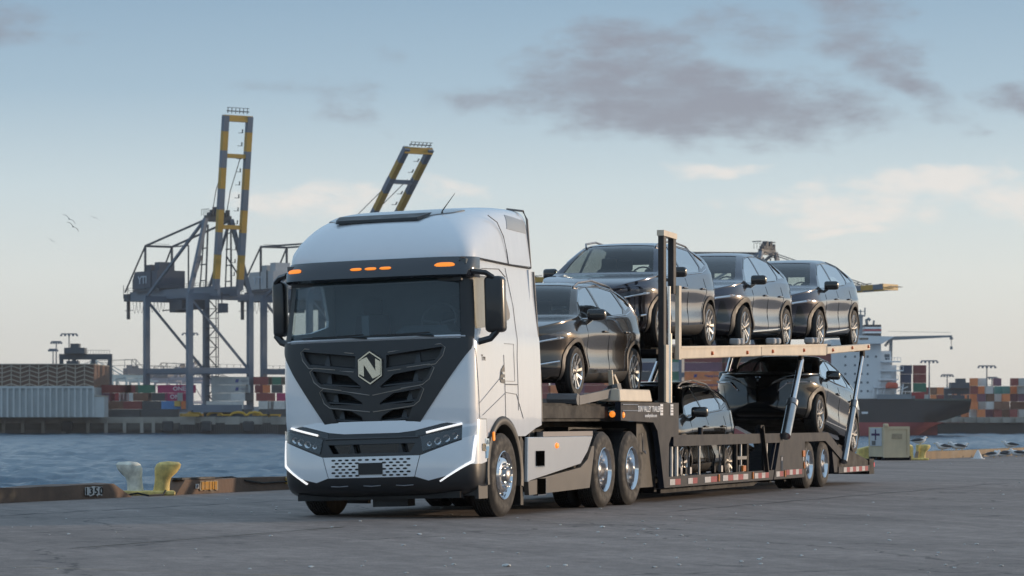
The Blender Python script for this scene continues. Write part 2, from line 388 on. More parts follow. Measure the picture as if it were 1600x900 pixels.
def water_mat():
    m = bpy.data.materials.new('harbour_water'); m.use_nodes = True; nt = m.node_tree; N = nt.nodes.new; L = nt.links.new
    b = nt.nodes['Principled BSDF']; tc = N('ShaderNodeTexCoord')
    b.inputs['Base Color'].default_value = (0.018, 0.075, 0.135, 1); b.inputs['Roughness'].default_value = 0.22; b.inputs['IOR'].default_value = 1.33
    b.inputs['Specular IOR Level'].default_value = 0.5
    def ns(scale, sc3, detail):
        q = N('ShaderNodeMapping'); q.inputs['Scale'].default_value = sc3; q.inputs['Rotation'].default_value = (0, 0, R(12)); L(tc.outputs['Object'], q.inputs[0])
        n = N('ShaderNodeTexNoise'); n.inputs['Scale'].default_value = scale; n.inputs['Detail'].default_value = detail; n.inputs['Roughness'].default_value = 0.62; L(q.outputs[0], n.inputs['Vector']); return n.outputs[0]
    a = ns(0.5, (1, 0.45, 1), 9); c = ns(0.018, (1, 0.5, 1), 4)
    ad = N('ShaderNodeMath'); ad.operation = 'MULTIPLY_ADD'; L(c, ad.inputs[0]); ad.inputs[1].default_value = 1.6; L(a, ad.inputs[2])
    bp = N('ShaderNodeBump'); bp.inputs['Strength'].default_value = 1.0; bp.inputs['Distance'].default_value = 0.9; L(ad.outputs[0], bp.inputs['Height']); L(bp.outputs[0], b.inputs['Normal'])
    return m
# apron sheet: everything on the land side of the edge, out to the horizon behind and to the right
mb = MB()
far_t = 900.0
pts = [Q(-140), Q(far_t), Q(far_t)+Vector((1500, -200, 0)), Vector((1500, -300, 0)), Vector((-60, -300, 0)), Q(-140)+Vector((-3, -80, 0))]
mb.prism([(p.x, p.y) for p in pts], -0.6, 0.0, axis='z')
bmesh.ops.triangulate(mb.b, faces=mb.b.faces)
ASPH = asphalt()
tag(mb.out('ground', ASPH), kind='structure')
QUAYC = mat('quay_concrete', (0.20, 0.18, 0.15), 0.85, var=0.3, scale=0.6, bump=0.3, dirt=0.4)
mb = MB(); mb.hull8([Q(-140, -0.02, ZW-2), Q(far_t, -0.02, ZW-2), Q(far_t, -0.5, ZW-2), Q(-140, -0.5, ZW-2), Q(-140, -0.02, -0.6), Q(far_t, -0.02, -0.6), Q(far_t, -0.5, -0.6), Q(-140, -0.5, -0.6)])
tag(mb.out('quay_wall', QUAYC), kind='structure')
# water: a wide calm sheet, and over it the wind-ruffled harbour as real waves
WM = water_mat()
def wave(x, y):
    v = Vector((x*0.10+y*0.03, y*0.16-x*0.04, 0.0))
    return 0.55*noise.noise(v)+0.40*noise.noise(v*2.7+Vector((9, 3, 1)))+0.22*noise.noise(v*6.1+Vector((2, 8, 5)))+0.25*noise.noise(Vector((x*0.012, y*0.03, 4)))
rows_ = []; d = 55.0
while d < 1010:
    W2 = 0.23*d+12; cols_ = []
    for k in range(241):
        x = -W2+2*W2*k/240; cols_.append((x, d, ZW+0.35+wave(x, d)*min(1.0, d/120)))
    rows_.append(cols_); d *= 1.0065
def far_side(p): return (Vector((p[0], p[1]))-QA).dot(QN) > 0.3
b = grid_surface(rows_)
bmesh.ops.delete(b, geom=[f for f in b.faces if not far_side(f.calc_center_median())], context='FACES')
wv = fin(b, 'water_waves', WM, smooth=False, recalc=False); wv.data.shade_smooth()
b = bmesh.new(); v = [b.verts.new(p) for p in ((-9000, -2000, ZW-0.5), (9000, -2000, ZW-0.5), (9000, 14000, ZW-0.5), (-9000, 14000, ZW-0.5))]; b.faces.new(v)
tag(fin(b, 'water', WM, recalc=False), kind='structure'); tag(wv, kind='structure')
# painted line traces on the apron
YEL = mat('worn_yellow_paint', (0.26, 0.20, 0.085), 0.8, var=0.5, scale=3)
def line_strip(name, pts2, w, m):
    b = bmesh.new(); L_ = []
    for i, p in enumerate(pts2):
        d = (Vector(pts2[min(i+1, len(pts2)-1)])-Vector(pts2[max(i-1, 0)])).normalized(); n = Vector((-d.y, d.x))
        ww = w*(0.7+0.6*noise.noise(Vector((p[0]*0.9, p[1]*0.9, 3))))/2
        L_.append([(p[0]+n.x*ww, p[1]+n.y*ww, 0.004), (p[0]-n.x*ww, p[1]-n.y*ww, 0.004)])
    return tag(fin(grid_surface(L_), name, m), kind='structure')
def G(px, py): D = CH*F/(py-HZ); return ((px-800)/F*D, D)             # where a photo pixel meets the apron
line_strip('painted_line', [G(20+i*11, 886+i*0.36) for i in range(60)], 0.03, YEL)
line_strip('painted_line', [G(110+i*13, 857-i*1.02) for i in range(34)], 0.05, mat('worn_line_paint', (0.13, 0.12, 0.095), 0.8, var=0.5, scale=4))
TAR = mat('tar_seam', (0.035, 0.035, 0.038), 0.6, var=0.3)
line_strip('tar_seam', [G(120+i*13, 858.6-i*1.02+0.6*math.sin(i)) for i in range(30)], 0.02, TAR)
line_strip('tar_seam', [G(0+i*20, 806-i*1.05+0.5*math.sin(i*1.7)) for i in range(24)], 0.06, TAR)
line_strip('tar_seam', [G(1040+i*20, 800-i*1.7+0.5*math.sin(i*1.7)) for i in range(28)], 0.05, TAR)
# droppings, shells and grit
b = bmesh.new(); rnd = random.Random(5)
for i in range(260):
    px = rnd.uniform(-40, 1640); py = 716+rnd.random()**1.6*180
    x, y = G(px, py)
    if (Vector((x, y))-QA).dot(QN) > -0.3: continue
    s = rnd.uniform(0.006, 0.018)*(1.7 if rnd.random() < 0.08 else 1.0)
    q = bmesh.ops.create_icosphere(b, subdivisions=1, radius=s)
    for vv in q['verts']: vv.co = Vector((vv.co.x*rnd.uniform(0.8, 2.0)+x, vv.co.y*rnd.uniform(0.8, 2.0)+y, vv.co.z*0.5+s*0.35))
o = fin(b, 'shell_grit', mat('bird_dropping_white', (0.55, 0.55, 0.53), 0.8, var=0.3), smooth=True)
tag(o, 'white droppings and shell bits scattered over the asphalt', 'grit', kind='stuff')
# ------------------------------------------------------------ tractor. Local axes: x to the rear, y away from the camera's side, z up
TRZ = R(90-19.2); TLOC = (-1.281, 38.34, 0)
LEAN = Matrix.Translation((0, -1.25, 0.5)) @ Matrix.Rotation(-0.029, 4, 'X') @ Matrix.Translation((0, 1.25, -0.5))   # the cab leans on its air springs
truck = thing('semi_truck', 'white cab-over semi truck with black hexagon-badge grille pulling the car carrier', 'truck', TLOC, TRZ)
def T(mb, name, m, parent=truck, smooth=False, lean=True, **k):
    b = mb.b if isinstance(mb, MB) else mb
    return fin(b, name, m, parent, smooth=smooth, xf=LEAN if lean else None, **k)
def plan(hw, xf, a, n, xb, steps=16, yside=None):
    """half outline from the front centre round the corner to the back"""
    pts = []
    for i in range(steps+1):
        t = math.pi/2*i/steps
        pts.append((xf+a*(1-max(0, math.cos(t))**(2/n)), hw*max(0, math.sin(t))**(2/n)))
    for x in (0.0, 0.2, 0.4, 0.6, 0.8, 1.0): pts.append((pts[steps][0]+(xb-pts[steps][0])*x, hw)) if x > 0 else None
    return pts
def level(z, xf, hw, xb, a=0.42, n=3.4, steps=16):
    h = plan(hw, xf, a, n, xb, steps); full = [(x, y) for x, y in reversed(h)] + [(x, -y) for x, y in h[1:]]
    return [(x, y, z) for x, y in full]
def loft(levels):
    b = grid_surface(levels); bmesh.ops.recalc_face_normals(b, faces=b.faces)
    # outward: front faces must look to -x
    s = sum(f.normal.x for f in b.faces if f.calc_center_median().x < -0.9)
    if s > 0: bmesh.ops.reverse_faces(b, faces=b.faces)
    return b
def lv(tbl, zs):
    fs = [catmull([(r[0], r[i]) for r in tbl], 0) for i in range(1, len(tbl[0]))]
    return [[z]+[f(z) for f in fs] for z in zs]
# --- cab shell (z, xf, hw, xb)
tbl = [(0.98, -1.10, 1.235, 1.50), (1.2, -1.15, 1.245, 1.52), (1.6, -1.15, 1.25, 1.53), (2.15, -1.11, 1.245, 1.52), (2.25, -1.08, 1.235, 1.52), (2.95, -0.97, 1.19, 1.47), (3.13, -0.95, 1.18, 1.45)]
zs = [0.98, 1.1, 1.2, 1.35, 1.5, 1.65, 1.8, 1.95, 2.08, 2.17, 2.25, 2.4, 2.55, 2.7, 2.85, 2.95, 3.05, 3.13]
cab = loft([level(z, xf, hw, xb) for z, xf, hw, xb in lv(tbl, zs)])
front = lambda f: f.normal.x < -0.45 and f.calc_center_median().x < -0.4
near = lambda f: f.calc_center_median().y < -0.9 and f.normal.y < -0.5
far = lambda f: f.calc_center_median().y > 0.9 and f.normal.y > 0.5
# windscreen opening
ws = cut_hole(cab, [(-1.17, 2.21), (1.17, 2.21), (1.12, 2.97), (-1.12, 2.97)], (1, 2), front)
GLT = glass_mat('cab_glass', (0.70, 0.80, 0.82), refl=1.3, body=0.12, bodycol=(0.06, 0.12, 0.15))
# side windows
swin = [(-0.80, 2.28), (-0.10, 2.33), (0.42, 2.42), (0.44, 2.50), (0.24, 2.90), (0.15, 2.93), (-0.80, 2.93)]
sw = [cut_hole(cab, swin, (0, 2), near), cut_hole(cab, swin, (0, 2), far)]
# wheel arches
arch = [(0.03+0.66*math.cos(R(a)), 0.50+0.70*math.sin(R(a))) for a in range(0, 181, 15)] + [(-0.63, 0.2), (0.69, 0.2)]
for flt in (near, far): cut_hole(cab, arch, (0, 2), flt).free()
# slanted lower rear edge of the sleeper side
for flt in (near, far): cut_hole(cab, [(0.55, 0.9), (1.7, 0.9), (1.7, 1.18), (1.3, 1.08), (0.73, 0.99)], (0, 2), flt).free()
# grille openings: four rows, two sides (y0,z0 outer top ... ) measured on the panel
panel_poly = [(-1.24, 2.17), (1.24, 2.17), (1.19, 2.00), (1.05, 1.80), (0.71, 1.27), (0.66, 1.20), (0.57, 1.155), (0.3, 1.14), (-0.3, 1.14), (-0.57, 1.155), (-0.66, 1.20), (-0.71, 1.27), (-1.05, 1.80), (-1.19, 2.00)]
panel = clip_region(cab, panel_poly, (1, 2), front)
rows = [([(0.90, 2.07), (0.20, 1.99), (0.20, 1.83), (0.80, 1.90), (0.86, 1.97)]),
        ([(0.77, 1.83), (0.30, 1.76), (0.12, 1.62), (0.14, 1.60), (0.64, 1.66), (0.70, 1.70)]),
        ([(0.64, 1.58), (0.28, 1.53), (0.12, 1.43), (0.11, 1.40), (0.52, 1.41), (0.57, 1.44)]),
        ([(0.52, 1.36), (0.26, 1.33), (0.13, 1.26), (0.11, 1.20), (0.42, 1.19), (0.47, 1.23)])]
b_ = panel
shell_panel = b_
holes = []
for rw in rows:
    for s in (1, -1):
        pc = cut_hole(shell_panel, [(y*s, z) for y, z in rw], (1, 2), None); holes.append((rw, s, pc))
bodyhole = cut_hole(cab, [(-1.0, 2.10), (1.0, 2.10), (0.50, 1.17), (-0.50, 1.17)], (1, 2), front); bodyhole.free()
GRILLE = mat('grille_charcoal', (0.030, 0.033, 0.037), 0.38, var=0.08, scale=4, bump=0.03, bscale=300)
for pc in holes: pass
# interior side faces: thickness inwards
T(shell(cab, 0, 0.035), 'cab_body', WHITE, smooth=True, ang=38)
gp = T(shell(shell_panel, 0.014, 0.05), 'grille', GRILLE, smooth=True, ang=40)
recess = MB(); recess.hull8([(-0.95, -0.8, 1.18), (-0.90, -0.8, 1.18), (-0.90, 0.8, 1.18), (-0.95, 0.8, 1.18), (-0.98, -1.0, 2.1), (-0.93, -1.0, 2.1), (-0.93, 1.0, 2.1), (-0.98, 1.0, 2.1)])
T(recess, 'grille_backing', mat('grille_shadow_mesh', (0.006, 0.006, 0.007), 0.7, var=0.4, scale=40), gp)
bvcab = None
def front_x(y, z):
    # cab front surface by the same formula as the loft
    _, xf, hw, xb = lv(tbl, [z])[0]; u = min(0.999, abs(y)/hw); return xf+0.42*(1-(1-u**3.4)**(1/3.4))
def f3(y, z, push=0.0): return Vector((front_x(y, z)-push, y, z))
BRZ = mat('trim_pewter', (0.34, 0.31, 0.28), 0.35, metal=0.8, var=0.1)
for rw, s, pc in holes:
    # blanking plates deep in the outer ends, louvre vane in each opening, thin pewter outline
    pc.free()
    i = rows.index(rw); ytop, yin = rw[0][0], rw[1][0]; ym = (ytop*0.55+yin*0.45)
    zt = rw[0][1]-(ytop-ym)*0.12; zb = min(p[1] for p in rw)+0.02
    mb = MB(); mb.hull8([f3(s*(ym-0.045), zb, -0.02), f3(s*(ym+0.045), zb, -0.02), f3(s*(ym+0.045), zb, -0.14), f3(s*(ym-0.045), zb, -0.14), f3(s*(ym-0.012), zt, -0.06), f3(s*(ym+0.012), zt, -0.06), f3(s*(ym+0.012), zt, -0.14), f3(s*(ym-0.012), zt, -0.14)])
    T(mb, 'grille_vane', GRILLE, gp)
    mb = MB()                                                  # sloping lower lip of the opening
    lo = sorted([p for p in rw if p[1] < rw[1][1]-0.06], key=lambda p: -p[0])
    a, c = lo[0], lo[-1]
    mb.hull8([f3(s*a[0], a[1]-0.005, -0.005), f3(s*c[0], c[1]-0.005, -0.005), f3(s*c[0], c[1]-0.005, -0.13), f3(s*a[0], a[1]-0.005, -0.13), f3(s*a[0], a[1]+0.01, -0.01), f3(s*c[0], c[1]+0.01, -0.01), f3(s*c[0], c[1]+0.05, -0.13), f3(s*a[0], a[1]+0.05, -0.13)])
    T(mb, 'grille_lip', GRILLE, gp)
    if i == 0 or True:
        mb = MB(); mb.hull8([f3(s*(ytop-0.06), zb, -0.05), f3(s*(ym+0.02 if i else yin), zb, -0.05), f3(s*(ym+0.02 if i else yin), zb, -0.06), f3(s*(ytop-0.06), zb, -0.06), f3(s*(ytop+0.05), zt+0.05, -0.05), f3(s*(ym if i else yin), zt+0.04, -0.05), f3(s*(ym if i else yin), zt+0.04, -0.06), f3(s*(ytop+0.05), zt+0.05, -0.06)])
        T(mb, 'grille_blank', mat('grille_blank', (0.020, 0.021, 0.022), 0.5, var=0.2), gp)
    if i < 3:
        o = 0.035; path = [(yin+0.02 if i else 0.22, rw[1][1]+o+(0.0)), (ytop-0.02, rw[0][1]+o), (ytop+o, rw[0][1]-0.01), (rw[-1][0]+o+0.01, rw[-1][1]-0.01), (rw[-2][0]+0.02, rw[-2][1]-o)]
        path += [(0.02, rw[3][1]-o-0.05)] if i else [(0.22, 1.80)]
        if i: path = path[1:] if False else [(ytop*0.6, rw[0][1]+o-0.03)]+path[1:]
        mb = MB(); mb.tube([f3(s*y, z, 0.016) for y, z in path], 0.0055, 5); T(mb, 'grille_trim', BRZ, gp)
T(shell(ws, -0.012, 0), 'windscreen', GLT, smooth=True)
for w_ in sw: T(shell(w_, -0.012, 0), 'side_window', glass_mat('cab_side_glass', (0.75, 0.78, 0.78), refl=1.3, body=0.04), smooth=True)
# --- hexagon badge with the letter
hx = lambda r, cy=-0.0, cz=1.845: [(cy+r*0.87*math.sin(R(a)), cz+r*math.cos(R(a))) for a in range(0, 360, 60)]
bx = front_x(0, 1.85)
mb = MB(); mb.prism(hx(0.212), bx-0.03, bx+0.02, 'x'); mb.bevel(0.006); bd = T(mb, 'badge', BLACKP)
PEW = mat('badge_champagne', (0.70, 0.66, 0.55), 0.25, metal=0.9, var=0.08, scale=10)
mb = MB(); o1, i1 = hx(0.200), hx(0.182)
for k in range(6): mb.hull8([(bx-0.042, *o1[k]), (bx-0.042, *o1[(k+1) % 6]), (bx-0.042, *i1[(k+1) % 6]), (bx-0.042, *i1[k]), (bx-0.03, *o1[k]), (bx-0.03, *o1[(k+1) % 6]), (bx-0.03, *i1[(k+1) % 6]), (bx-0.03, *i1[k])])
T(mb, 'badge_rim', PEW, bd)
mb = MB(); x0, x1 = bx-0.05, bx-0.03
# the letter is seen from the front: photo-left is +y
mb.prism([(0.135, 1.93), (0.075, 1.955), (0.075, 1.74), (0.135, 1.775)], x0, x1, 'x')
mb.prism([(-0.135, 1.76), (-0.075, 1.735), (-0.075, 1.955), (-0.135, 1.92)], x0, x1, 'x')
mb.prism([(0.115, 1.945), (0.035, 1.975), (-0.115, 1.745), (-0.035, 1.715)], x0+0.002, x1-0.001, 'x')
T(mb, 'badge_letter', PEW, bd)
# --- roof: superellipse sections along x
def roof_piece():
    hf = catmull([(-0.98, 3.13), (-0.955, 3.22), (-0.90, 3.33), (-0.80, 3.46), (-0.62, 3.60), (-0.36, 3.705), (0.0, 3.775), (0.4, 3.835), (0.9, 3.86), (1.45, 3.86)], 0)
    xs = [-0.98, -0.977, -0.965, -0.94, -0.90, -0.86, -0.80, -0.72, -0.62, -0.5, -0.36, -0.2, 0.0, 0.2, 0.4, 0.6, 0.8, 1.0, 1.2, 1.38]
    rows_ = []
    for x in xs:
        u = min(1, max(0, (x+0.98)/0.42)); hw = 1.20*max(1e-3, (1-(1-u)**3.4))**(1/3.4)
        h = hf(x)-3.12; e = 2.7+7.0*min(1, max(0, (x+0.9)/2.0))**1.5; r = []
        taper = 0.03*max(0, x)
        for k in range(33):
            t = math.pi*k/32; c, s = math.cos(t), math.sin(t)
            y = hw*math.copysign(abs(c)**(2/e), c); z = 3.12+h*abs(s)**(2/e)
            y *= 1-0.05*(z-3.12)/0.7
            r.append((x+0.0, -y, z))
        rows_.append(r)
    b = grid_surface(rows_); last = [v for v in b.verts if abs(v.co.x-1.38) < 1e-5]
    b.faces.new(sorted(last, key=lambda v: math.atan2(v.co.z-3.3, v.co.y)))
    bmesh.ops.recalc_face_normals(b, faces=b.faces)
    if sum(f.normal.z for f in b.faces) < 0: bmesh.ops.reverse_faces(b, faces=b.faces)
    return b
rf = roof_piece()
topf = lambda f: f.normal.z > 0.2
vent = clip_region(rf, [(-0.52, 0.62), (-0.52, -0.40), (-0.15, -0.72), (0.10, -0.80), (0.10, 0.95), (-0.15, 0.90)], (0, 1), topf)
sideq = clip_region(rf, [(0.62, 3.56), (0.70, 3.74), (1.30, 3.70), (1.32, 3.54)], (0, 2), lambda f: f.normal.y < -0.3)
T(rf, 'roof', WHITE, smooth=True, ang=50)
T(shell(vent, 0.012, 0.02), 'roof_hatch', mat('roof_hatch_smoke', (0.10, 0.12, 0.14), 0.2, coat=1.0, var=0.05), smooth=True)
T(shell(sideq, 0.006, 0.01), 'roof_corner_panel', mat('roof_grey_panel', (0.33, 0.34, 0.35), 0.3, coat=0.6, var=0.03), smooth=True)
mb = MB(); mb.hull8([(-0.58, -0.44, 3.635), (-0.42, -0.52, 3.69), (-0.42, 0.70, 3.69), (-0.58, 0.64, 3.635), (-0.56, -0.42, 3.672), (-0.30, -0.52, 3.742), (-0.30, 0.70, 3.742), (-0.56, 0.62, 3.672)]); T(mb, 'hatch_lip', BLACKP)
# seams of the roof fairing
SEAM = mat('panel_seam', (0.05, 0.05, 0.055), 0.6, var=0); SEAMG = mat('panel_gap_grey', (0.24, 0.24, 0.25), 0.6, var=0)
def seam(pts, r=0.004, parent=truck, m=SEAM, name='panel_seam'):
    mb = MB(); mb.tube(pts, r, 5); return T(mb, name, m, parent)
seam([(-0.93, -1.10, 3.135), (-0.5, -1.207, 3.135), (0.6, -1.204, 3.11), (1.4, -1.19, 3.10)], 0.010)
seam([(0.52, -1.206, 3.12), (0.50, -1.197, 3.25), (0.42, -1.185, 3.45), (0.25, -1.165, 3.62), (0.10, -1.10, 3.70)], 0.006)
# --- sun visor band
def vis_level(z, push, hw): return level(z, -0.97-push, hw, -0.50-push*0.6, a=0.44, n=3.0, steps=20)
vb = loft([vis_level(2.90, 0.10, 1.215), vis_level(2.93, 0.17, 1.225), vis_level(3.03, 0.15, 1.225), vis_level(3.15, 0.04, 1.205)])
T(shell(vb, 0, 0.03), 'sun_visor', mat('visor_gloss_black', (0.022, 0.026, 0.034), 0.16, coat=1.0, var=0.03), smooth=True, ang=60)
def vx(y, z): 
    push = 0.17-0.11*(max(0, z-3.0)/0.15); hw = 1.225; u = min(0.999, abs(y)/hw); return -0.97-push+0.44*(1-(1-u**3.0)**(1/3.0))
def marker(y0, y1, z, h, name='marker_lamp'):
    rr = []
    for k in range(9):
        y = y0+(y1-y0)*k/8; e = math.sqrt(max(0.05, 1-((k-4)/4.0)**4))
        x = vx(y, z)
        rr.append([(x+0.02, y, z-h*e), (x-0.012, y, z-h*0.8*e), (x-0.018, y, z), (x-0.010, y, z+h*0.8*e), (x+0.02, y, z+h*e)])
    T(grid_surface(rr), name, AMBER, smooth=True)
for yc in (0.17, -0.02, -0.21): marker(yc-0.075, yc+0.075, 3.035, 0.020)
marker(-1.05, -0.82, 3.045, 0.034); marker(0.92, 1.13, 3.045, 0.034)
# dark header under the visor and pillars in black
mb = MB(); mb.box((-0.93, -1.10, 2.86), (-0.86, 1.10, 2.99)); T(mb, 'windscreen_header', BLACKP)
for s in (1, -1):
    rr = []
    for z in (2.16, 2.3, 2.5, 2.7, 2.9, 2.98):
        r = []
        for y in (1.10, 1.15, 1.19, 1.213, 1.226):
            _, xf, hw, xb = lv(tbl, [z])[0]; yy = y-(2.16-z)*-0.0-(z-2.16)*0.062; yy = min(yy, hw*0.995)
            u = min(0.9995, yy/hw); r.append((xf+0.42*(1-(1-u**3.4)**(1/3.4))-0.006, s*(yy+0.004), z))
        rr.append(r)
    g = grid_surface(rr); bmesh.ops.recalc_face_normals(g, faces=g.faces)
    T(g, 'windscreen_pillar', BLACKP, smooth=True)
mb = MB(); pts = [f3(-1.15+2.3*k/16, 2.19, 0.01) for k in range(17)]; mb.tube(pts, 0.012, 6); T(mb, 'windscreen_sill', mat('sill_silver', (0.45, 0.47, 0.5), 0.3, var=0))
# wipers
for y0, y1 in ((0.62, 0.05), (-0.20, -0.80)):
    mb = MB(); mb.tube([f3(y1, 2.20, 0.03), f3((y0+y1)/2, 2.225, 0.05), f3(y0+0.15, 2.235, 0.03)], 0.011, 5); mb.tube([f3(y1+0.05, 2.245, 0.035), f3(y0+0.30, 2.225, 0.025)], 0.009, 5)
    T(mb, 'wiper', BLACKP)
# roof aerial
mb = MB(); mb.tube([(-0.22, -0.62, 3.72), (-0.205, -0.62, 3.76), (-0.02, -0.72, 3.98)], [0.02, 0.008, 0.003], 6); T(mb, 'aerial', BLACKP)
def nside0(x, z): _, xf, hw, xb = lv(tbl, [z])[0]; return (x, -(hw+0.003), z)
# --- interior
qp = clip_region(grid_surface([[nside0(x, z) for x in (0.16, 0.3, 0.4, 0.5)] for z in (2.3, 2.4, 2.5, 2.6, 2.7, 2.8, 2.9, 2.95)]), [(0.20, 2.37), (0.46, 2.44), (0.48, 2.50), (0.28, 2.90), (0.20, 2.93)], (0, 2), None)
T(shell(qp, 0, 0), 'window_quarter_panel', mat('quarter_brown', (0.16, 0.12, 0.10), 0.35, coat=0.4, var=0.05))
mb = MB(); mb.prism([(-0.74, 2.26), (0.40, 2.36), (0.20, 2.95), (-0.74, 2.95)], -1.13, -1.12, 'y'); T(mb, 'window_bright_panel', mat('bright_panel_cream', (0.62, 0.52, 0.38), 0.8, var=0.1, scale=6))  # cream panel added behind the glass to stand in for its golden sunlit look
mb = MB(); mb.box((-0.90, -1.14, 1.9), (-0.45, 1.14, 2.24)); mb.hull8([(-0.90, -0.95, 2.24), (-0.45, -0.95, 2.24), (-0.45, -0.2, 2.24), (-0.90, -0.2, 2.24), (-0.80, -0.85, 2.34), (-0.5, -0.85, 2.36), (-0.5, -0.3, 2.36), (-0.80, -0.3, 2.34)])
INT = mat('cab_interior', (0.10, 0.12, 0.13), 0.8, var=0.25, scale=3)
itr = T(mb, 'dashboard', mat('dashboard', (0.05, 0.06, 0.07), 0.7, var=0.1))
mb = MB(); mb.box((0.55, -1.15, 1.2), (0.6, 1.15, 3.1)); mb.box((-0.9, -1.16, 3.06), (0.6, 1.16, 3.12)); mb.box((-0.9, -1.15, 1.2), (0.6, 1.15, 1.25)); T(mb, 'cab_lining', INT)
for yc in (-0.58, 0.58):
    mb = MB(); mb.box((-0.05, yc-0.27, 1.75), (0.42, yc+0.27, 1.9)); mb.hull8([(0.30, yc-0.27, 1.88), (0.42, yc-0.27, 1.88), (0.42, yc+0.27, 1.88), (0.30, yc+0.27, 1.88), (0.38, yc-0.22, 2.55), (0.48, yc-0.22, 2.55), (0.48, yc+0.22, 2.55), (0.38, yc+0.22, 2.55)]); mb.box((0.40, yc-0.13, 2.55), (0.48, yc+0.13, 2.75)); mb.bevel(0.03, 2)
    T(mb, 'seat', mat('seat_cloth', (0.035, 0.037, 0.042), 0.9, var=0.2), smooth=True)
mb = MB()
ring = [(-0.42+0.08*math.sin(t), -0.62+0.22*math.cos(t), 2.42+0.20*math.sin(t)) for t in [2*math.pi*k/20 for k in range(21)]]
mb.tube(ring, 0.014, 6, caps=False); mb.tube([(-0.42, -0.84, 2.42), (-0.40, -0.62, 2.38), (-0.42, -0.40, 2.42)], 0.012, 5); mb.tube([(-0.40, -0.62, 2.38), (-0.6, -0.62, 2.2)], 0.02, 5)
T(mb, 'steering_wheel', mat('wheel_grey', (0.10, 0.11, 0.12), 0.5, var=0), smooth=True)
mb = MB(); mb.cbox((-0.78, 0.20, 2.36), (0.02, 0.09, 0.26)); T(mb, 'dash_device', mat('device_grey', (0.09, 0.11, 0.13), 0.4, var=0))
# --- mirrors
for s in (-1, 1):
    dz = -0.11 if s < 0 else -0.06; X = -0.66
    MIR = mat('mirror_black', (0.022, 0.023, 0.026), 0.3, coat=0.3, var=0.05)
    mb = MB(); mb.box((X-0.09, s*1.29 if s > 0 else -1.53, 2.34+dz), (X+0.09, 1.48 if s > 0 else -1.31, 3.02+dz)); mb.bevel(0.055, 4)
    for v in mb.b.verts: v.co.x += 0.35*(abs(v.co.y)-1.29)*1.0
    mr = T(mb, 'mirror', MIR, smooth=True, ang=50)
    y0, y1 = (1.31, 1.46) if s > 0 else (-1.51, -1.33)
    for z0, z1 in ((2.64, 2.99), (2.38, 2.61)):
        mb = MB(); mb.box((X+0.10, y0, z0+dz), (X+0.115, y1, z1+dz)); T(mb, 'mirror_glass', CHROME, mr)
    mb = MB(); mb.tube([(X-0.02, s*1.42, 3.00+dz), (X-0.06, s*1.34, 3.06+dz), (X-0.18, s*1.19, 3.08+dz)], 0.035, 6); T(mb, 'mirror_arm', MIR, mr, smooth=True)
    mb = MB(); mb.tube([(X+0.02, s*1.44, 2.36+dz), (X-0.0, s*1.36, 2.27+dz), (X-0.10, s*1.19, 2.22+dz)], 0.045, 6); T(mb, 'mirror_arm', MIR, mr, smooth=True)
# near side mirror as seen: a broad head that hangs beside the door window
# --- door seams, handle, badges on the near side
def nside(x, z, push=0.004):
    _, xf, hw, xb = lv(tbl, [z])[0]
    u = (x-xf)/0.42
    y = hw if u >= 1 else hw*(1-(1-u)**3.4)**(1/3.4)
    return (x, -(y+push), z)
def sseam(pts, r=0.0035, **k): 
    out = []
    for (x0, z0), (x1, z1) in zip(pts, pts[1:]):
        for t in range(4): out.append(nside(x0+(x1-x0)*t/4, z0+(z1-z0)*t/4))
    out.append(nside(*pts[-1])); k.setdefault('m', SEAMG); return seam(out, r, **k)
sseam([(-0.86, 2.05), (-0.80, 1.2)]); sseam([(0.12, 1.98), (0.14, 1.20)]); sseam([(0.44, 3.06), (0.62, 2.6), (0.66, 2.2), (0.62, 1.95), (0.62, 1.30)])
sseam([(-0.82, 1.38), (0.02, 1.72)]); sseam([(-0.70, 1.24), (0.16, 1.52), (0.55, 1.50), (0.80, 1.20)])
sseam([(-0.72, 2.16), (-0.60, 2.13), (0.30, 2.36)], 0.006); sseam([(-0.86, 2.95), (-0.4, 3.02), (0.2, 3.04), (0.42, 2.95)], 0.005)
sseam([(0.16, 2.12), (0.50, 2.12), (0.50, 1.66), (0.16, 1.66)], 0.003); sseam([(0.14, 1.62), (0.60, 1.62)], 0.007)
mb = MB(); mb.prism([(-0.06, 1.68), (-0.02, 1.64), (0.11, 1.63), (0.11, 1.86), (0.00, 1.80)], -1.258, -1.20, 'y'); dh = T(mb, 'door_handle', mat('handle_black', (0.05, 0.045, 0.04), 0.35, coat=0.4, var=0.1))
mb = MB(); mb.cbox((0.05, -1.265, 1.755), (0.09, 0.02, 0.03)); mb.cbox((0.05, -1.265, 1.69), (0.10, 0.02, 0.02)); T(mb, 'handle_grip', CHROME, dh)
MS = Matrix.Rotation(R(90), 4, 'X')     # text upright facing -y
lettering('model_badge', 'Tre', 0.10, SEAM, truck, LEAN @ Matrix.Translation((-0.62, -1.2485, 1.93)) @ MS)
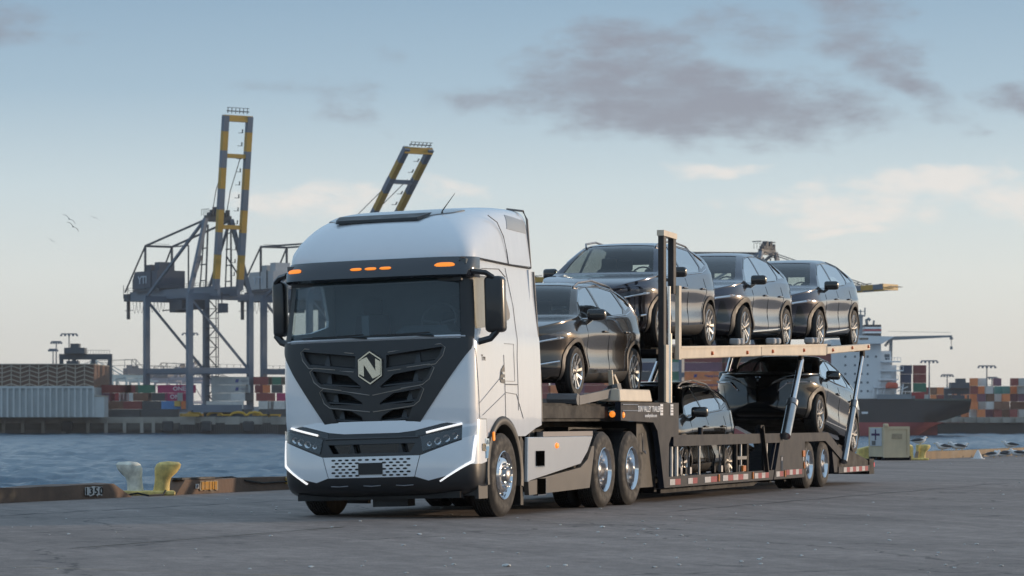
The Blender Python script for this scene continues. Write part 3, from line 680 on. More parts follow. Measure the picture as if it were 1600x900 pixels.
# --- side extender behind the cab
mb = MB(); mb.hull8([(1.30, -1.235, 1.10), (1.53, -1.24, 1.12), (1.53, -1.20, 1.12), (1.30, -1.19, 1.10), (1.30, -1.20, 3.08), (1.47, -1.195, 3.08), (1.47, -1.16, 3.08), (1.30, -1.16, 3.08)])
T(mb, 'side_extender', WHITE); mb = MB(); mb.hull8([(1.50, 1.20, 1.12), (1.53, 1.20, 1.12), (1.53, 1.24, 1.12), (1.50, 1.24, 1.12), (1.44, 1.16, 3.08), (1.47, 1.16, 3.08), (1.47, 1.195, 3.08), (1.44, 1.195, 3.08)]); T(mb, 'side_extender', WHITE)
mb = MB(); mb.tube([(1.545, -1.235, 1.16), (1.535, -1.238, 1.6), (1.475, -1.20, 3.06)], 0.018, 6); mb.tube([(1.405, -1.19, 3.10), (1.39, -1.165, 3.72), (1.38, -1.12, 3.83), (1.38, -0.9, 3.865)], 0.016, 6)
T(mb, 'extender_edge', mat('edge_tan', (0.22, 0.19, 0.17), 0.5, var=0.1), smooth=True)
mb = MB(); mb.box((1.34, -1.15, 1.1), (1.36, 1.15, 3.1)); T(mb, 'cab_rear_wall', mat('rear_wall_grey', (0.25, 0.25, 0.26), 0.5, var=0.1))
# --- bumper
btbl = [(0.30, -1.04, 1.16), (0.36, -1.16, 1.215), (0.45, -1.22, 1.24), (0.60, -1.235, 1.25), (0.80, -1.225, 1.25), (0.98, -1.20, 1.25), (1.10, -1.18, 1.25), (1.20, -1.155, 1.248)]
def bl(z):
    r = lv(btbl, [z])[0]; return level(z, r[1], r[2], -0.56, a=0.46, n=2.9)
bz = [0.30, 0.33, 0.36, 0.41, 0.46, 0.52, 0.6, 0.7, 0.8, 0.9, 0.98, 1.05, 1.12, 1.18, 1.20]
bump = loft([bl(z) for z in bz])
bfront = lambda f: f.normal.x < -0.12
bf2 = lambda f: f.normal.x < -0.05
P_ = lambda poly, s: [(y*s, z) for y, z in poly]
wc = union([clip_region(bump, [(0.62, 0.78), (-0.62, 0.78), (-0.55, 0.53), (0.55, 0.53)], (1, 2), bfront)])
cw = [union([clip_region(bump, P_([(0.63, 0.78), (0.56, 0.53), (0.72, 0.48)], s), (1, 2), bf2), clip_region(bump, P_([(0.63, 0.78), (0.72, 0.48), (0.98, 0.54), (1.17, 0.70), (1.19, 0.98)], s), (1, 2), bf2)]) for s in (1, -1)]
led = [union([clip_region(bump, P_([(1.232, 1.00), (1.216, 1.00), (1.192, 0.70), (1.212, 0.68)], s), (1, 2), bf2), clip_region(bump, P_([(1.192, 0.70), (1.212, 0.68), (0.86, 0.460), (0.848, 0.472)], s), (1, 2), bf2)]) for s in (1, -1)]
hl = [clip_region(bump, P_([(0.66, 0.82), (1.20, 1.00), (1.232, 1.12), (0.63, 1.00)], s), (1, 2), bf2) for s in (1, -1)]
drl = [clip_region(bump, P_([(0.56, 1.005), (1.225, 1.13), (1.19, 1.195), (1.08, 1.195), (0.56, 1.07)], s), (1, 2), bf2) for s in (1, -1)]
low = cut_hole(bump, [(0.56, 0.93), (-0.56, 0.93), (-0.50, 0.82), (0.50, 0.82)], (1, 2), bfront); low.free()
# wheel arch side cut
wtop = [clip_region(bump, [(-0.55, 1.075), (-0.35, 1.055), (0.35, 1.055), (0.55, 1.075), (0.55, 1.2), (-0.55, 1.2)], (1, 2), bfront)] + [clip_region(bump, P_([(0.55, 1.075), (0.55, 1.2), (1.08, 1.2)], s), (1, 2), bf2) for s in (1, -1)]
arch2 = [(0.03+0.66*math.cos(R(a)), 0.50+0.70*math.sin(R(a))) for a in range(90, 181, 15)] + [(-0.63, 0.0), (0.05, 0.0)]
side_tan = clip_region(bump, [(-1.10, 0.62), (-0.80, 0.66), (-0.60, 0.66), (-0.60, 1.19), (-1.10, 1.19)], (0, 2), lambda f: f.normal.y < -0.5)
bmp = T(shell(bump, 0, 0.03), 'bumper', mat('bumper_black', (0.020, 0.021, 0.024), 0.30, coat=0.35, var=0.08), smooth=True, ang=40)
T(shell(side_tan, 0.010, 0.01), 'bumper_side_panel', WHITE, bmp, smooth=True)
T(shell(union(wtop), 0.010, 0.02), 'bumper_brow_panel', WHITE, bmp, smooth=True)
cp = T(shell(wc, 0.012, 0.02), 'bumper_centre_panel', WHITE, bmp, smooth=True)
for w_ in cw: T(shell(w_, 0.014, 0.02), 'bumper_corner_panel', WHITE, bmp, smooth=True)
for w_ in led: T(shell(w_, 0.020, 0.02), 'led_strip', LIT, bmp, smooth=True)
for w_ in drl:
    T(shell(w_.copy(), 0.006, 0.01), 'headlamp_brow', GLOSSB, bmp, smooth=True)
def bxp(y, z):
    r = lv(btbl, [z])[0]; u = min(0.999, abs(y)/r[2]); return r[1]+0.46*(1-(1-u**2.9)**(1/2.9))
for s in (1, -1):
    mb = MB(); pts = [(bxp(0.70+0.045*k, 1.05+0.0105*k)-0.022, s*(0.70+0.045*k), 1.05+0.0105*k) for k in range(10)]
    mb.tube(pts, 0.013, 8); T(mb, 'daytime_lamp', LIT, bmp, smooth=True)
for i, w_ in enumerate(hl):
    s = (1, -1)[i]
    lens = glass_mat('lamp_lens', (0.85, 0.88, 0.9), refl=1.2, body=0.02)
    h_ = T(shell(w_.copy(), 0.006, 0.01), 'headlight', mat('lamp_housing', (0.015, 0.016, 0.018), 0.25, coat=0.5, var=0), bmp, smooth=True)
    T(shell(w_, 0.024, 0), 'headlight_lens', lens, h_, smooth=True)
    for k, (yy, zz, rr) in enumerate(((0.84, 0.945, 0.045), (0.94, 0.975, 0.045), (1.03, 1.00, 0.040), (0.74, 0.915, 0.03))):
        mb = MB(); x = bxp(yy, zz); mb.lathe([(0.001, x+0.01), (rr*0.6, x+0.0), (rr, x-0.014), (rr*0.98, x-0.018), (rr*0.5, x-0.008)], 12, 'x', (0, s*yy, zz)); T(mb, 'lamp_reflector', CHROME, h_, smooth=True)
for i, w_ in enumerate(drl): w_.free()
# dark slot between lamps with two vanes
mb = MB(); mb.box((-1.10, -0.75, 0.80), (-1.05, 0.75, 0.98)); T(mb, 'bumper_grille_backing', GLOSSB, bmp)
for y in (0.26, -0.36):
    mb = MB(); mb.prism([(y-0.05, 0.81), (y+0.03, 0.81), (y-0.0, 0.93), (y-0.02, 0.93)], -1.20, -1.12, 'x'); T(mb, 'bumper_vane', GRILLE, bmp)
mb = MB(); mb.tube([(bxp(y, 1.0)-0.008, y, 1.0) for y in [-0.6+0.1*k for k in range(13)]], 0.012, 6); T(mb, 'bumper_trim', mat('satin_dark', (0.06, 0.065, 0.07), 0.3, var=0), bmp)
# perforations: dark hexagonal wells, number plate
dots = []
for s in (1, -1):
    for r_ in range(6):
        for c_ in range(4):
            y = 0.145+0.088*c_+(0.044 if r_ % 2 else 0)+0.03; z = 0.555+0.0375*r_
            if y < 0.50: dots.append((s*y, z))
for k in range(4): dots.append((-0.135+0.09*k, 0.7425))
for y, z in dots:
    mb = MB(); x = bxp(y, z)-0.0125; mb.prism([(y+0.031*math.cos(R(a)), z+0.0125*math.sin(R(a))) for a in range(0, 360, 60)], x-0.002, x+0.002, 'x'); T(mb, 'vent_hole', GLOSSB, cp)
mb = MB(); x = bxp(0, 0.63)-0.016; mb.box((x-0.006, -0.155, 0.565), (x+0.004, 0.155, 0.705)); T(mb, 'plate_holder', BLACKP, cp)
# lower lip
mb = MB(); mb.box((-1.02, -1.05, 0.26), (-0.9, 1.05, 0.34)); mb.box((-0.95, -0.35, 0.17), (-0.7, 0.1, 0.28)); T(mb, 'bumper_lip', DARK, bmp)
for k in range(3):
    mb = MB(); yc = 0.42-0.42*k; mb.tube([(-1.21, yc+0.11, 0.43), (-1.225, yc, 0.423), (-1.21, yc-0.11, 0.43)], 0.006, 5); T(mb, 'bumper_step_grip', STEEL, bmp)
# near-side corner: amber repeater, stickers, fender flare
mb = MB(); mb.cbox((-0.885, -1.222, 0.86), (0.035, 0.03, 0.22)); mb.bevel(0.008); T(mb, 'side_reflector', AMBERD, bmp)
lettering('fleet_number', '02', 0.13, mat('number_tan', (0.35, 0.27, 0.16), 0.4, var=0), truck, LEAN @ Matrix.Translation((-0.72, -1.268, 0.85)) @ MS)
mb = MB(); mb.cbox((-0.60, -1.262, 0.84), (0.13, 0.006, 0.24)); st = T(mb, 'door_sticker', mat('sticker_pale', (0.55, 0.70, 0.78), 0.4, var=0))
mb = MB(); mb.cbox((-0.60, -1.267, 0.795), (0.125, 0.005, 0.14)); T(mb, 'sticker_blue_field', mat('sticker_blue', (0.06, 0.28, 0.52), 0.4, var=0.1, scale=30), st)
mb = MB(); mb.prism([(-0.65, 0.89), (-0.55, 0.89), (-0.58, 0.94), (-0.62, 0.94)], -1.27, -1.264, 'y'); T(mb, 'sticker_emblem', mat('sticker_navy', (0.03, 0.12, 0.2), 0.4, var=0), st)
FLARE = mat('fender_flare', (0.045, 0.042, 0.040), 0.5, var=0.1)
for s in (-1, 1):
    rr = []
    for a in range(-12, 196, 8):
        c, d = math.cos(R(a)), math.sin(R(a))
        def pt(r, y): return (0.03+r*0.95*c, s*y, 0.50+r*1.03*d)
        rr.append([pt(0.60, 1.10), pt(0.61, 1.262), pt(0.645, 1.278), pt(0.70, 1.270), pt(0.71, 1.245)])
    g = grid_surface(rr); T(shell(g, 0, 0.012), 'wheel_arch_flare', FLARE, smooth=True, ang=60)
    rr = [[(0.03+0.60*math.cos(R(a)), s*y, 0.50+0.64*math.sin(R(a))) for y in (0.7, 1.2)] for a in range(-15, 200, 12)]
    T(grid_surface(rr), 'arch_liner', DARK)
mb = MB(); mb.cbox((-0.42, -1.285, 0.985), (0.05, 0.02, 0.11)); mb.bevel(0.008); T(mb, 'side_marker', AMBER)
# step box ahead of the wheel
mb = MB(); mb.box((-0.85, -1.20, 0.28), (-0.50, -0.8, 0.70)); mb.box((-0.85, -1.225, 0.24), (-0.53, -1.18, 0.44)); T(mb, 'entry_step', FLARE)
# --- chassis
mb = MB()
for s in (-1, 1): mb.box((-0.9, s*0.45-0.05, 0.62), (5.9, s*0.45+0.05, 0.92))
mb.box((-0.7, -0.6, 0.35), (1.6, 0.6, 0.6)); mb.box((1.0, -1.05, 0.35), (3.5, 1.05, 0.9)); mb.box((1.38, -1.1, 0.9), (1.6, 1.1, 1.12))
mb.box((3.9, -0.8, 1.0), (5.4, 0.8, 1.08)); mb.box((5.85, -0.9, 0.55), (5.95, 0.9, 0.85))
T(mb, 'chassis', DARK, lean=False)
for x in (0.0, 4.10, 5.36):
    mb = MB(); mb.tube([(x, -0.95, 0.5), (x, 0.95, 0.5)], 0.09, 10); T(mb, 'axle', DARK, lean=False)
mb = MB(); mb.tube([(1.9, -0.2, 1.0), (2.0, 0.1, 1.25), (2.6, 0.2, 1.2), (3.2, 0.1, 1.05)], 0.02, 6); mb.tube([(1.8, 0.2, 1.0), (1.95, 0.35, 1.3), (2.8, 0.4, 1.15), (3.4, 0.3, 1.05)], 0.018, 6); T(mb, 'air_hose', mat('hose_grey', (0.10, 0.10, 0.1), 0.5, var=0.2), lean=False, smooth=True)
mb = MB(); mb.prism([(0.88, 0.12), (0.90, 0.9), (0.80, 0.98), (0.74, 0.98), (0.78, 0.12)], -1.2, -0.85, 'y'); T(mb, 'mudflap', DARK, lean=False)
mb = MB(); mb.prism([(0.88, 0.12), (0.90, 0.9), (0.80, 0.98), (0.74, 0.98), (0.78, 0.12)], 0.85, 1.2, 'y'); T(mb, 'mudflap', DARK, lean=False)
for s in (-1, 1):
    def sy(y): return (min(s*y, s*(y-0.05)), max(s*y, s*(y-0.05)))
    y0, y1 = sy(1.25)
    mb = MB(); mb.prism([(0.92, 0.965), (0.90, 0.40), (1.02, 0.42), (3.05, 0.60), (3.35, 0.76), (3.58, 0.965)], y0, y1, 'y'); mb.bevel(0.008)
    sk = T(mb, 'side_skirt', mat('skirt_pearl', (0.80, 0.81, 0.82), 0.14, metal=0.25, coat=1.0, var=0.03, scale=1.5), lean=False)
    y0, y1 = (y0-0.012, y1) if s < 0 else (y0, y1+0.012)
    mb = MB(); mb.prism([(0.89, 0.41), (0.92, 0.24), (3.40, 0.28), (3.58, 0.72), (3.60, 0.83), (3.50, 0.83), (3.32, 0.66), (3.02, 0.555)], y0, y1, 'y'); T(mb, 'skirt_lower', mat('skirt_bronze', (0.10, 0.085, 0.072), 0.4, coat=0.3, var=0.1), sk, lean=False)
    mb = MB(); mb.box((1.55, min(s*1.235, s*1.15), 0.968), (3.62, max(s*1.235, s*1.15), 1.03)); T(mb, 'skirt_top_rail', mat('rail_taupe', (0.24, 0.21, 0.20), 0.5, var=0.05), sk, lean=False)
    if s < 0:
        for (x0, z0, x1, z1) in ((1.22, 0.60, 1.50, 0.79), (1.24, 0.24, 1.55, 0.44)):
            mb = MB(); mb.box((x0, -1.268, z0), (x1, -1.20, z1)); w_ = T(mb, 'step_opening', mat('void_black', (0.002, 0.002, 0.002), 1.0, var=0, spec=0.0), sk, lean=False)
            mb = MB(); mb.box((x0, -1.272, z0-0.012), (x1+0.02, -1.21, z0)); mb.box((x1, -1.272, z0), (x1+0.012, -1.21, z1)); T(mb, 'step_edge', CHROME, w_, lean=False)
        mb = MB(); mb.lathe([(0.001, -1.275), (0.03, -1.27), (0.04, -1.25)], 12, 'y', (2.05, 0, 0.85)); 
        for v in mb.b.verts: v.co.x = 2.05+(v.co.x-2.05)*1.5
        T(mb, 'skirt_marker', AMBER, sk, lean=False, smooth=True)
# --- wheels
def truck_wheel(kind):
    """outer face towards -y, centre at origin"""
    w = newobj('wheel', None, truck); w.empty_display_size = 0.1
    r = 0.515
    mb = MB(); tw = 0.30 if kind == 'front' else 0.27
    prof = [(0.295, -0.01), (0.31, -0.005), (0.38, -0.022), (0.44, -0.018), (0.485, 0.0), (0.507, 0.03)]
    n = 7
    for k in range(n):
        y0 = 0.03+(tw-0.06)*k/n; y1 = 0.03+(tw-0.06)*(k+1)/n
        prof += [(r, y0+0.004), (r, y1-0.010), (r-0.014, y1-0.007), (r-0.014, y1-0.001)]
    prof += [(0.50, tw-0.02), (0.44, tw), (0.30, tw)]
    mb.lathe(prof, 48, 'y'); fin(mb.b, 'tyre', RUBBER, w, smooth=True, ang=40)
    mb = MB()
    if kind == 'front':
        mb.lathe([(0.30, -0.012), (0.292, -0.018), (0.282, -0.005), (0.270, 0.03), (0.262, 0.05), (0.235, 0.03), (0.20, -0.012), (0.165, -0.02), (0.11, -0.02), (0.105, -0.01), (0.10, -0.01)], 40, 'y')
    else:
        mb.lathe([(0.30, -0.012), (0.292, -0.018), (0.280, -0.005), (0.270, 0.03), (0.262, 0.12), (0.255, 0.17), (0.22, 0.175), (0.165, 0.165), (0.11, 0.16), (0.10, 0.16)], 40, 'y')
    rim = fin(mb.b, 'rim', CHROME, w, smooth=True, ang=40)
    yb = 0.0 if kind == 'front' else 0.17
    mb = MB()
    for k in range(10):
        t = 2*math.pi*k/10; cx, cz = 0.225*math.cos(t), 0.225*math.sin(t)
        yy = 0.012 if kind == 'front' else 0.168
        mb.lathe([(0.001, yy-0.004), (0.026, yy-0.004), (0.027, yy+0.01)], 10, 'y', (cx, 0, cz))
    fin(mb.b, 'hand_hole', GLOSSB, rim)['kind'] = 'stuff'
    mb = MB()
    for k in range(10):
        t = 2*math.pi*(k+0.5)/10; cx, cz = 0.143*math.cos(t), 0.143*math.sin(t)
        y0 = -0.02 if kind == 'front' else 0.155
        mb.lathe([(0.001, y0-0.045), (0.010, y0-0.042), (0.016, y0-0.02), (0.018, y0)], 6, 'y', (cx, 0, cz))
    fin(mb.b, 'wheel_nuts', CHROME, rim, smooth=True)['kind'] = 'stuff'
    mb = MB(); y0 = -0.01 if kind == 'front' else 0.16
    mb.lathe([(0.001, y0-0.065), (0.05, y0-0.062), (0.075, y0-0.045), (0.088, y0-0.01), (0.10, y0)] if kind == 'front' else [(0.001, y0-0.115), (0.06, y0-0.11), (0.085, y0-0.09), (0.092, y0-0.02), (0.105, y0)], 20, 'y'); fin(mb.b, 'hub', STEEL, rim, smooth=True)
    mb = MB(); mb.lathe([(0.27, 0.05), (0.001, 0.06)] if kind == 'front' else [(0.265, 0.19), (0.001, 0.19)], 20, 'y'); fin(mb.b, 'brake_drum', DARK, w)
    return w
wf = truck_wheel('front'); wf.location = (0.02, -1.24, 0.505); wf.rotation_euler = (0, 0.3, 0)
w2 = copy_tree(wf, truck); w2.location = (0.02, 1.24, 0.505); w2.rotation_euler = (0, 0.9, math.pi)
wr = truck_wheel('rear'); wr.location = (4.10, -1.24, 0.505)
for (x, y, rz) in ((5.36, -1.24, 0), (4.10, 1.24, math.pi), (5.36, 1.24, math.pi), (4.10, -0.89, 0), (5.36, -0.89, 0), (4.10, 0.89, math.pi), (5.36, 0.89, math.pi)):
    c = copy_tree(wr, truck); c.location = (x, y, 0.505); c.rotation_euler = (0, x, rz)
for s in (-1, 1):
    rr = [[(4.73+(-0.63 if a > 90 else 0.63)*0+0.0, 0, 0)]*1 for a in ()]
    mb = MB()
    for xc in (4.10, 5.36):
        g = [[(xc+0.56*math.cos(R(a)), s*y, 0.505+0.55*math.sin(R(a))) for y in (0.62, 1.18)] for a in range(40, 150, 10)]
        for A, B_ in zip(g, g[1:]): mb.b.faces.new([mb.b.verts.new(p) for p in (A[0], A[1], B_[1], B_[0])])
    T(mb, 'rear_mudguard', DARK, lean=False)
# ------------------------------------------------------------ car carrier trailer (same axes as the tractor)
trl = thing('car_trailer', 'dark grey two-deck car carrier trailer coupled behind the white truck', 'trailer', TLOC, TRZ)
NAVY = mat('trailer_navy', (0.016, 0.020, 0.030), 0.55, spec=0.22, var=0.2, scale=3)
TAN = mat('deck_aluminium', (0.68, 0.57, 0.44), 0.45, var=0.10, scale=4, bump=0.05, bscale=30, dirt=0.10)
TBLK = mat('trailer_black', (0.012, 0.012, 0.014), 0.6, spec=0.2, var=0.3, scale=4)
def TR(mb, name, m, parent=trl, smooth=False, **k): return fin(mb.b if isinstance(mb, MB) else mb, name, m, parent, smooth=smooth, **k)
def sided(name, m, fn, parent=trl, **k):
    """build fn(s) for the near (-1) and far (+1) side as two parts"""
    r = []
    for s in (-1, 1):
        mb = MB(); fn(mb, s); r.append(TR(mb, name, m, parent, **k))
    return r
def ys(s, a, b): return (min(s*a, s*b), max(s*a, s*b))
# gooseneck: low black platform over the tractor, navy cheek plates with the leg
mb = MB(); mb.box((1.62, -1.05, 1.16), (6.6, 1.05, 1.24)); mb.box((1.65, -0.50, 1.02), (6.6, 0.50, 1.16)); mb.box((1.62, -1.10, 1.20), (4.74, -1.02, 1.36)); mb.box((1.62, 1.02, 1.20), (4.74, 1.10, 1.36))
TR(mb, 'gooseneck_frame', TBLK)
for s in (-1, 1):
    mb = MB(); mb.box((1.7, ys(s, 0.62, 1.0)[0], 1.36), (6.4, ys(s, 0.62, 1.0)[1], 1.40)); mb.box((1.7, ys(s, 1.03, 1.06)[0], 1.36), (4.9, ys(s, 1.03, 1.06)[1], 1.385)); TR(mb, 'wheel_track', TBLK)
# ramp cradle under the first car
mb = MB(); mb.bar((3.4, -1.10, 1.44), (5.1, -1.10, 1.56), 0.05, 0.12); mb.tube([(5.15, -1.11, 1.42), (5.15, -1.05, 1.66)], 0.10, 8); mb.tube([(3.35, -1.12, 1.45), (3.35, -0.7, 1.45)], 0.08, 8); TR(mb, 'tilt_arm', mat('arm_grey', (0.12, 0.12, 0.125), 0.45, var=0.2))
for (x0, x1) in ((5.08, 5.10), (5.20, 5.55)):
    mb = MB(); mb.bar((x0, -1.02, 1.86 if x0 < 5.15 else 1.80), (x1+0.02, -1.04, 1.50), 0.06, 0.04); TR(mb, 'loading_stake', TAN)
def cheek(mb, s):
    a, b = ys(s, 1.20, 1.28)
    mb.prism([(4.74, 1.42), (7.58, 1.42), (7.58, 0.93), (7.20, 0.93), (7.08, 0.83), (7.06, 0.20), (6.84, 0.20), (6.62, 0.78), (6.50, 1.02), (6.30, 1.14), (4.74, 1.17)], a, b, 'y'); 
sided('gooseneck_cheek', NAVY, cheek)
for s in (-1, 1):
    a, b = ys(s, 0.98, 1.27)
    mb = MB(); mb.hull8([(4.74, a, 1.43), (6.28, a, 1.43), (6.28, b, 1.43), (4.74, b, 1.43), (4.80, ys(s, 1.05, 1.24)[0], 1.60), (6.26, ys(s, 1.05, 1.24)[0], 1.60), (6.26, ys(s, 1.05, 1.24)[1], 1.60), (4.80, ys(s, 1.05, 1.24)[1], 1.60)]); mb.bevel(0.012); TR(mb, 'deck_box', TAN)
mb = MB(); mb.box((5.9, -1.15, 0.22), (6.85, 1.15, 1.15)); TR(mb, 'gooseneck_bulkhead', mat('bulkhead_black', (0.008, 0.008, 0.009), 0.6, var=0.3))
mb = MB(); mb.tube([(6.10, -1.17, 0.98), (6.05, -1.19, 0.98), (6.08, -1.19, 0.74), (6.22, -1.19, 0.70), (6.24, -1.17, 0.74)], 0.010, 5); TR(mb, 'grab_handle', STEEL)
mb = MB(); mb.tube([(4.80, -1.285, 1.385), (5.52, -1.285, 1.385)], 0.010, 6); mb.tube([(4.80, -1.285, 1.30), (5.50, -1.285, 1.30)], 0.009, 6); TR(mb, 'grab_rail', STEEL)
lettering('trailer_lettering', 'SUN VALLEY TRAILERS', 0.115, mat('decal_white', (0.75, 0.76, 0.78), 0.5, var=0), trl, Matrix.Translation((6.10, -1.286, 1.325)) @ MS)
lettering('trailer_lettering', 'sunvalleytrailers.com', 0.07, MATS['decal_white'], trl, Matrix.Translation((6.15, -1.286, 1.235)) @ MS)
for x in (6.68, 7.20):
    mb = MB(); mb.cbox((x, -1.286, 1.32), (0.14, 0.006, 0.16)); pl = TR(mb, 'data_plate', MATS['decal_white'])
    for k in range(3):
        mb = MB(); mb.cbox((x, -1.291, 1.28+0.04*k), (0.11, 0.005, 0.012)); TR(mb, 'plate_print', mat('print_grey', (0.2, 0.2, 0.22), 0.5, var=0), pl)
mb = MB(); mb.lathe([(0.001, -1.30), (0.03, -1.295), (0.045, -1.28)], 12, 'y', (4.86, 0, 1.245)); TR(mb, 'marker_lamp', AMBER, smooth=True)
mb = MB(); mb.lathe([(0.001, -0.03), (0.03, -0.02), (0.045, 0.0)], 12, 'x', (4.735, -1.16, 1.255)); TR(mb, 'marker_lamp', AMBER, smooth=True)
# rails between gooseneck and axles
def toprail(mb, s):
    a, b = ys(s, 1.18, 1.27); mb.prism([(7.35, 0.955), (16.95, 0.945), (18.05, 0.60), (18.05, 0.44), (16.75, 0.80), (7.35, 0.79)], a, b, 'y')
sided('side_rail', NAVY, toprail)
def lowrail(mb, s):
    a, b = ys(s, 1.17, 1.262); mb.box((7.0, a, 0.20), (13.35, b, 0.355))
sided('lower_rail', NAVY, lowrail)
sided('axle_panel', NAVY, lambda mb, s: mb.prism([(13.15, 0.20), (15.20, 0.20), (15.24, 0.80), (15.24, 0.90), (13.62, 0.90), (13.25, 0.36)], *ys(s, 1.19, 1.275), 'y'))
sided('rear_leg', NAVY, lambda mb, s: mb.prism([(17.55, 0.24), (17.98, 0.24), (18.0, 0.62), (17.55, 0.80), (17.3, 0.78)], *ys(s, 1.12, 1.24), 'y'))
def tape(x0, x1, z, n, first='r', y=-1.266, h=0.085):
    for k in range(n):
        c = ('r' if k % 2 == 0 else 'w') if first == 'r' else ('w' if k % 2 == 0 else 'r')
        a = x0+(x1-x0)*k/n; b_ = x0+(x1-x0)*(k+1)/n
        mb = MB(); mb.box((a+0.004, y-0.004, z-h/2), (b_-0.004, y+0.002, z+h/2)); TR(mb, 'reflective_tape', REDR if c == 'r' else WHITER)
tape(7.16, 7.72, 0.275, 2, 'w'); tape(8.12, 8.62, 0.275, 2, 'w'); tape(9.02, 9.72, 0.275, 2, 'w'); tape(10.05, 11.55, 0.28, 5, 'w')
tape(11.95, 12.85, 0.28, 4, 'w'); tape(13.28, 13.75, 0.285, 2, 'w', -1.279); tape(13.95, 15.02, 0.30, 5, 'r', -1.279)
for x, z, y in ((9.80, 0.29, -1.27), (11.83, 0.29, -1.27), (13.86, 0.285, -1.28), (15.13, 0.60, -1.28), (15.17, 0.40, -1.28)):
    mb = MB(); mb.cbox((x, y-0.004, z), (0.06 if z < 0.5 else 0.16, 0.02, 0.11)); mb.bevel(0.006); TR(mb, 'amber_marker', AMBERD)
mb = MB(); mb.box((15.10, -1.282, 0.48), (15.16, -1.27, 0.56)); mb.box((13.62, -1.284, 0.50), (13.68, -1.27, 0.56)); TR(mb, 'data_plate', WHITER)
mb = MB(); mb.box((13.60, -1.282, 0.34), (13.72, -1.27, 0.58)); TR(mb, 'panel_slot', GLOSSB)
# uprights between the rails: pale tubes and black stakes
for x, r_, m_ in ((7.45, 0.030, 'w'), (7.70, 0.038, 'w'), (8.95, 0.018, 'w'), (11.0, 0.045, 'b'), (11.35, 0.02, 'w'), (11.62, 0.06, 'b'), (12.75, 0.03, 'b'), (12.95, 0.02, 'w')):
    mb = MB(); mb.tube([(x, -1.20, 0.34), (x, -1.20, 0.82)], r_, 8); TR(mb, 'rail_upright', mat('tube_pale', (0.40, 0.41, 0.42), 0.35, metal=0.6, var=0.1) if m_ == 'w' else TBLK, smooth=True)
mb = MB(); mb.bar((12.30, -1.30, 1.06), (12.62, -1.30, 0.34), 0.06, 0.05); mb.cbox((12.30, -1.27, 1.06), (0.22, 0.07, 0.05)); TR(mb, 'side_strut', TBLK)
mb = MB(); mb.bar((13.02, -1.24, 0.36), (13.34, -1.24, 0.80), 0.05, 0.04); TR(mb, 'side_strut', NAVY)
for x in (8.95, 12.30): 
    mb = MB(); mb.tube([(x, -1.22, 0.94), (x, -1.22, 1.06)], 0.04, 8); TR(mb, 'rail_pin', NAVY)
mb = MB(); mb.box((11.0, -1.24, 0.55), (11.62, -1.20, 0.60)); mb.box((11.15, -1.23, 0.34), (11.45, -1.19, 0.46)); TR(mb, 'toolbox_bracket', mat('bracket_grey', (0.20, 0.19, 0.18), 0.5, var=0.1))
mb = MB(); mb.cbox((11.30, -1.265, 0.41), (0.17, 0.03, 0.09)); TR(mb, 'amber_marker', AMBERD)
# well floor, cross members, hoses and ratchets
mb = MB(); mb.box((7.0, -0.22, 0.20), (15.3, 0.22, 0.28)); 
for k in range(9): mb.box((7.1+k*0.95, -1.05, 0.14), (7.22+k*0.95, 1.05, 0.20))
TR(mb, 'well_frame', TBLK)
def track(mb, s):
    a, b = ys(s, 0.58, 1.06); mb.prism([(7.4, 0.17), (12.6, 0.17), (15.2, 0.86), (17.2, 0.93), (20.6, 0.40), (20.6, 0.34), (17.2, 0.87), (15.2, 0.80), (12.7, 0.11), (7.4, 0.11)], a, b, 'y')
sided('wheel_track', TBLK, track)
rnd = random.Random(3)
for k in range(6):
    x = 7.9+0.25*k if k < 4 else 10.0+0.4*(k-4); mb = MB(); z = 0.40
    mb.tube([(x, -1.12, z), (x+rnd.uniform(-0.1, 0.1), -1.14, z+0.22), (x+rnd.uniform(-0.2, 0.2), -1.10, z+rnd.uniform(0.3, 0.4))], 0.016, 5)
    mb.cbox((x, -1.13, z+0.02), (0.09, 0.06, 0.10)); TR(mb, 'tie_down', STEEL if k % 2 else TBLK, smooth=True)
# rear ramp
for s in (-1, 1):
    a, b = ys(s, 1.16, 1.24)
    mb = MB(); mb.prism([(17.85, 0.74), (18.15, 0.70), (20.35, 0.40), (20.35, 0.22), (17.75, 0.24)], a, b, 'y'); TR(mb, 'ramp_side', TBLK)
mb = MB(); mb.box((20.25, -1.26, 0.16), (20.65, 1.26, 0.44)); TR(mb, 'rear_bumper_beam', TBLK)
mb = MB(); mb.box((17.8, -1.26, 0.22), (20.3, -1.20, 0.33)); TR(mb, 'ramp_sill', NAVY)
tape(18.15, 20.1, 0.275, 8, 'w', -1.264, 0.085)
mb = MB(); mb.cbox((20.66, -1.20, 0.33), (0.02, 0.12, 0.08)); TR(mb, 'tail_lamp', mat('tail_red', (0.6, 0.02, 0.02), 0.3, var=0, emit=(1, 0.03, 0.03), estr=2.0))
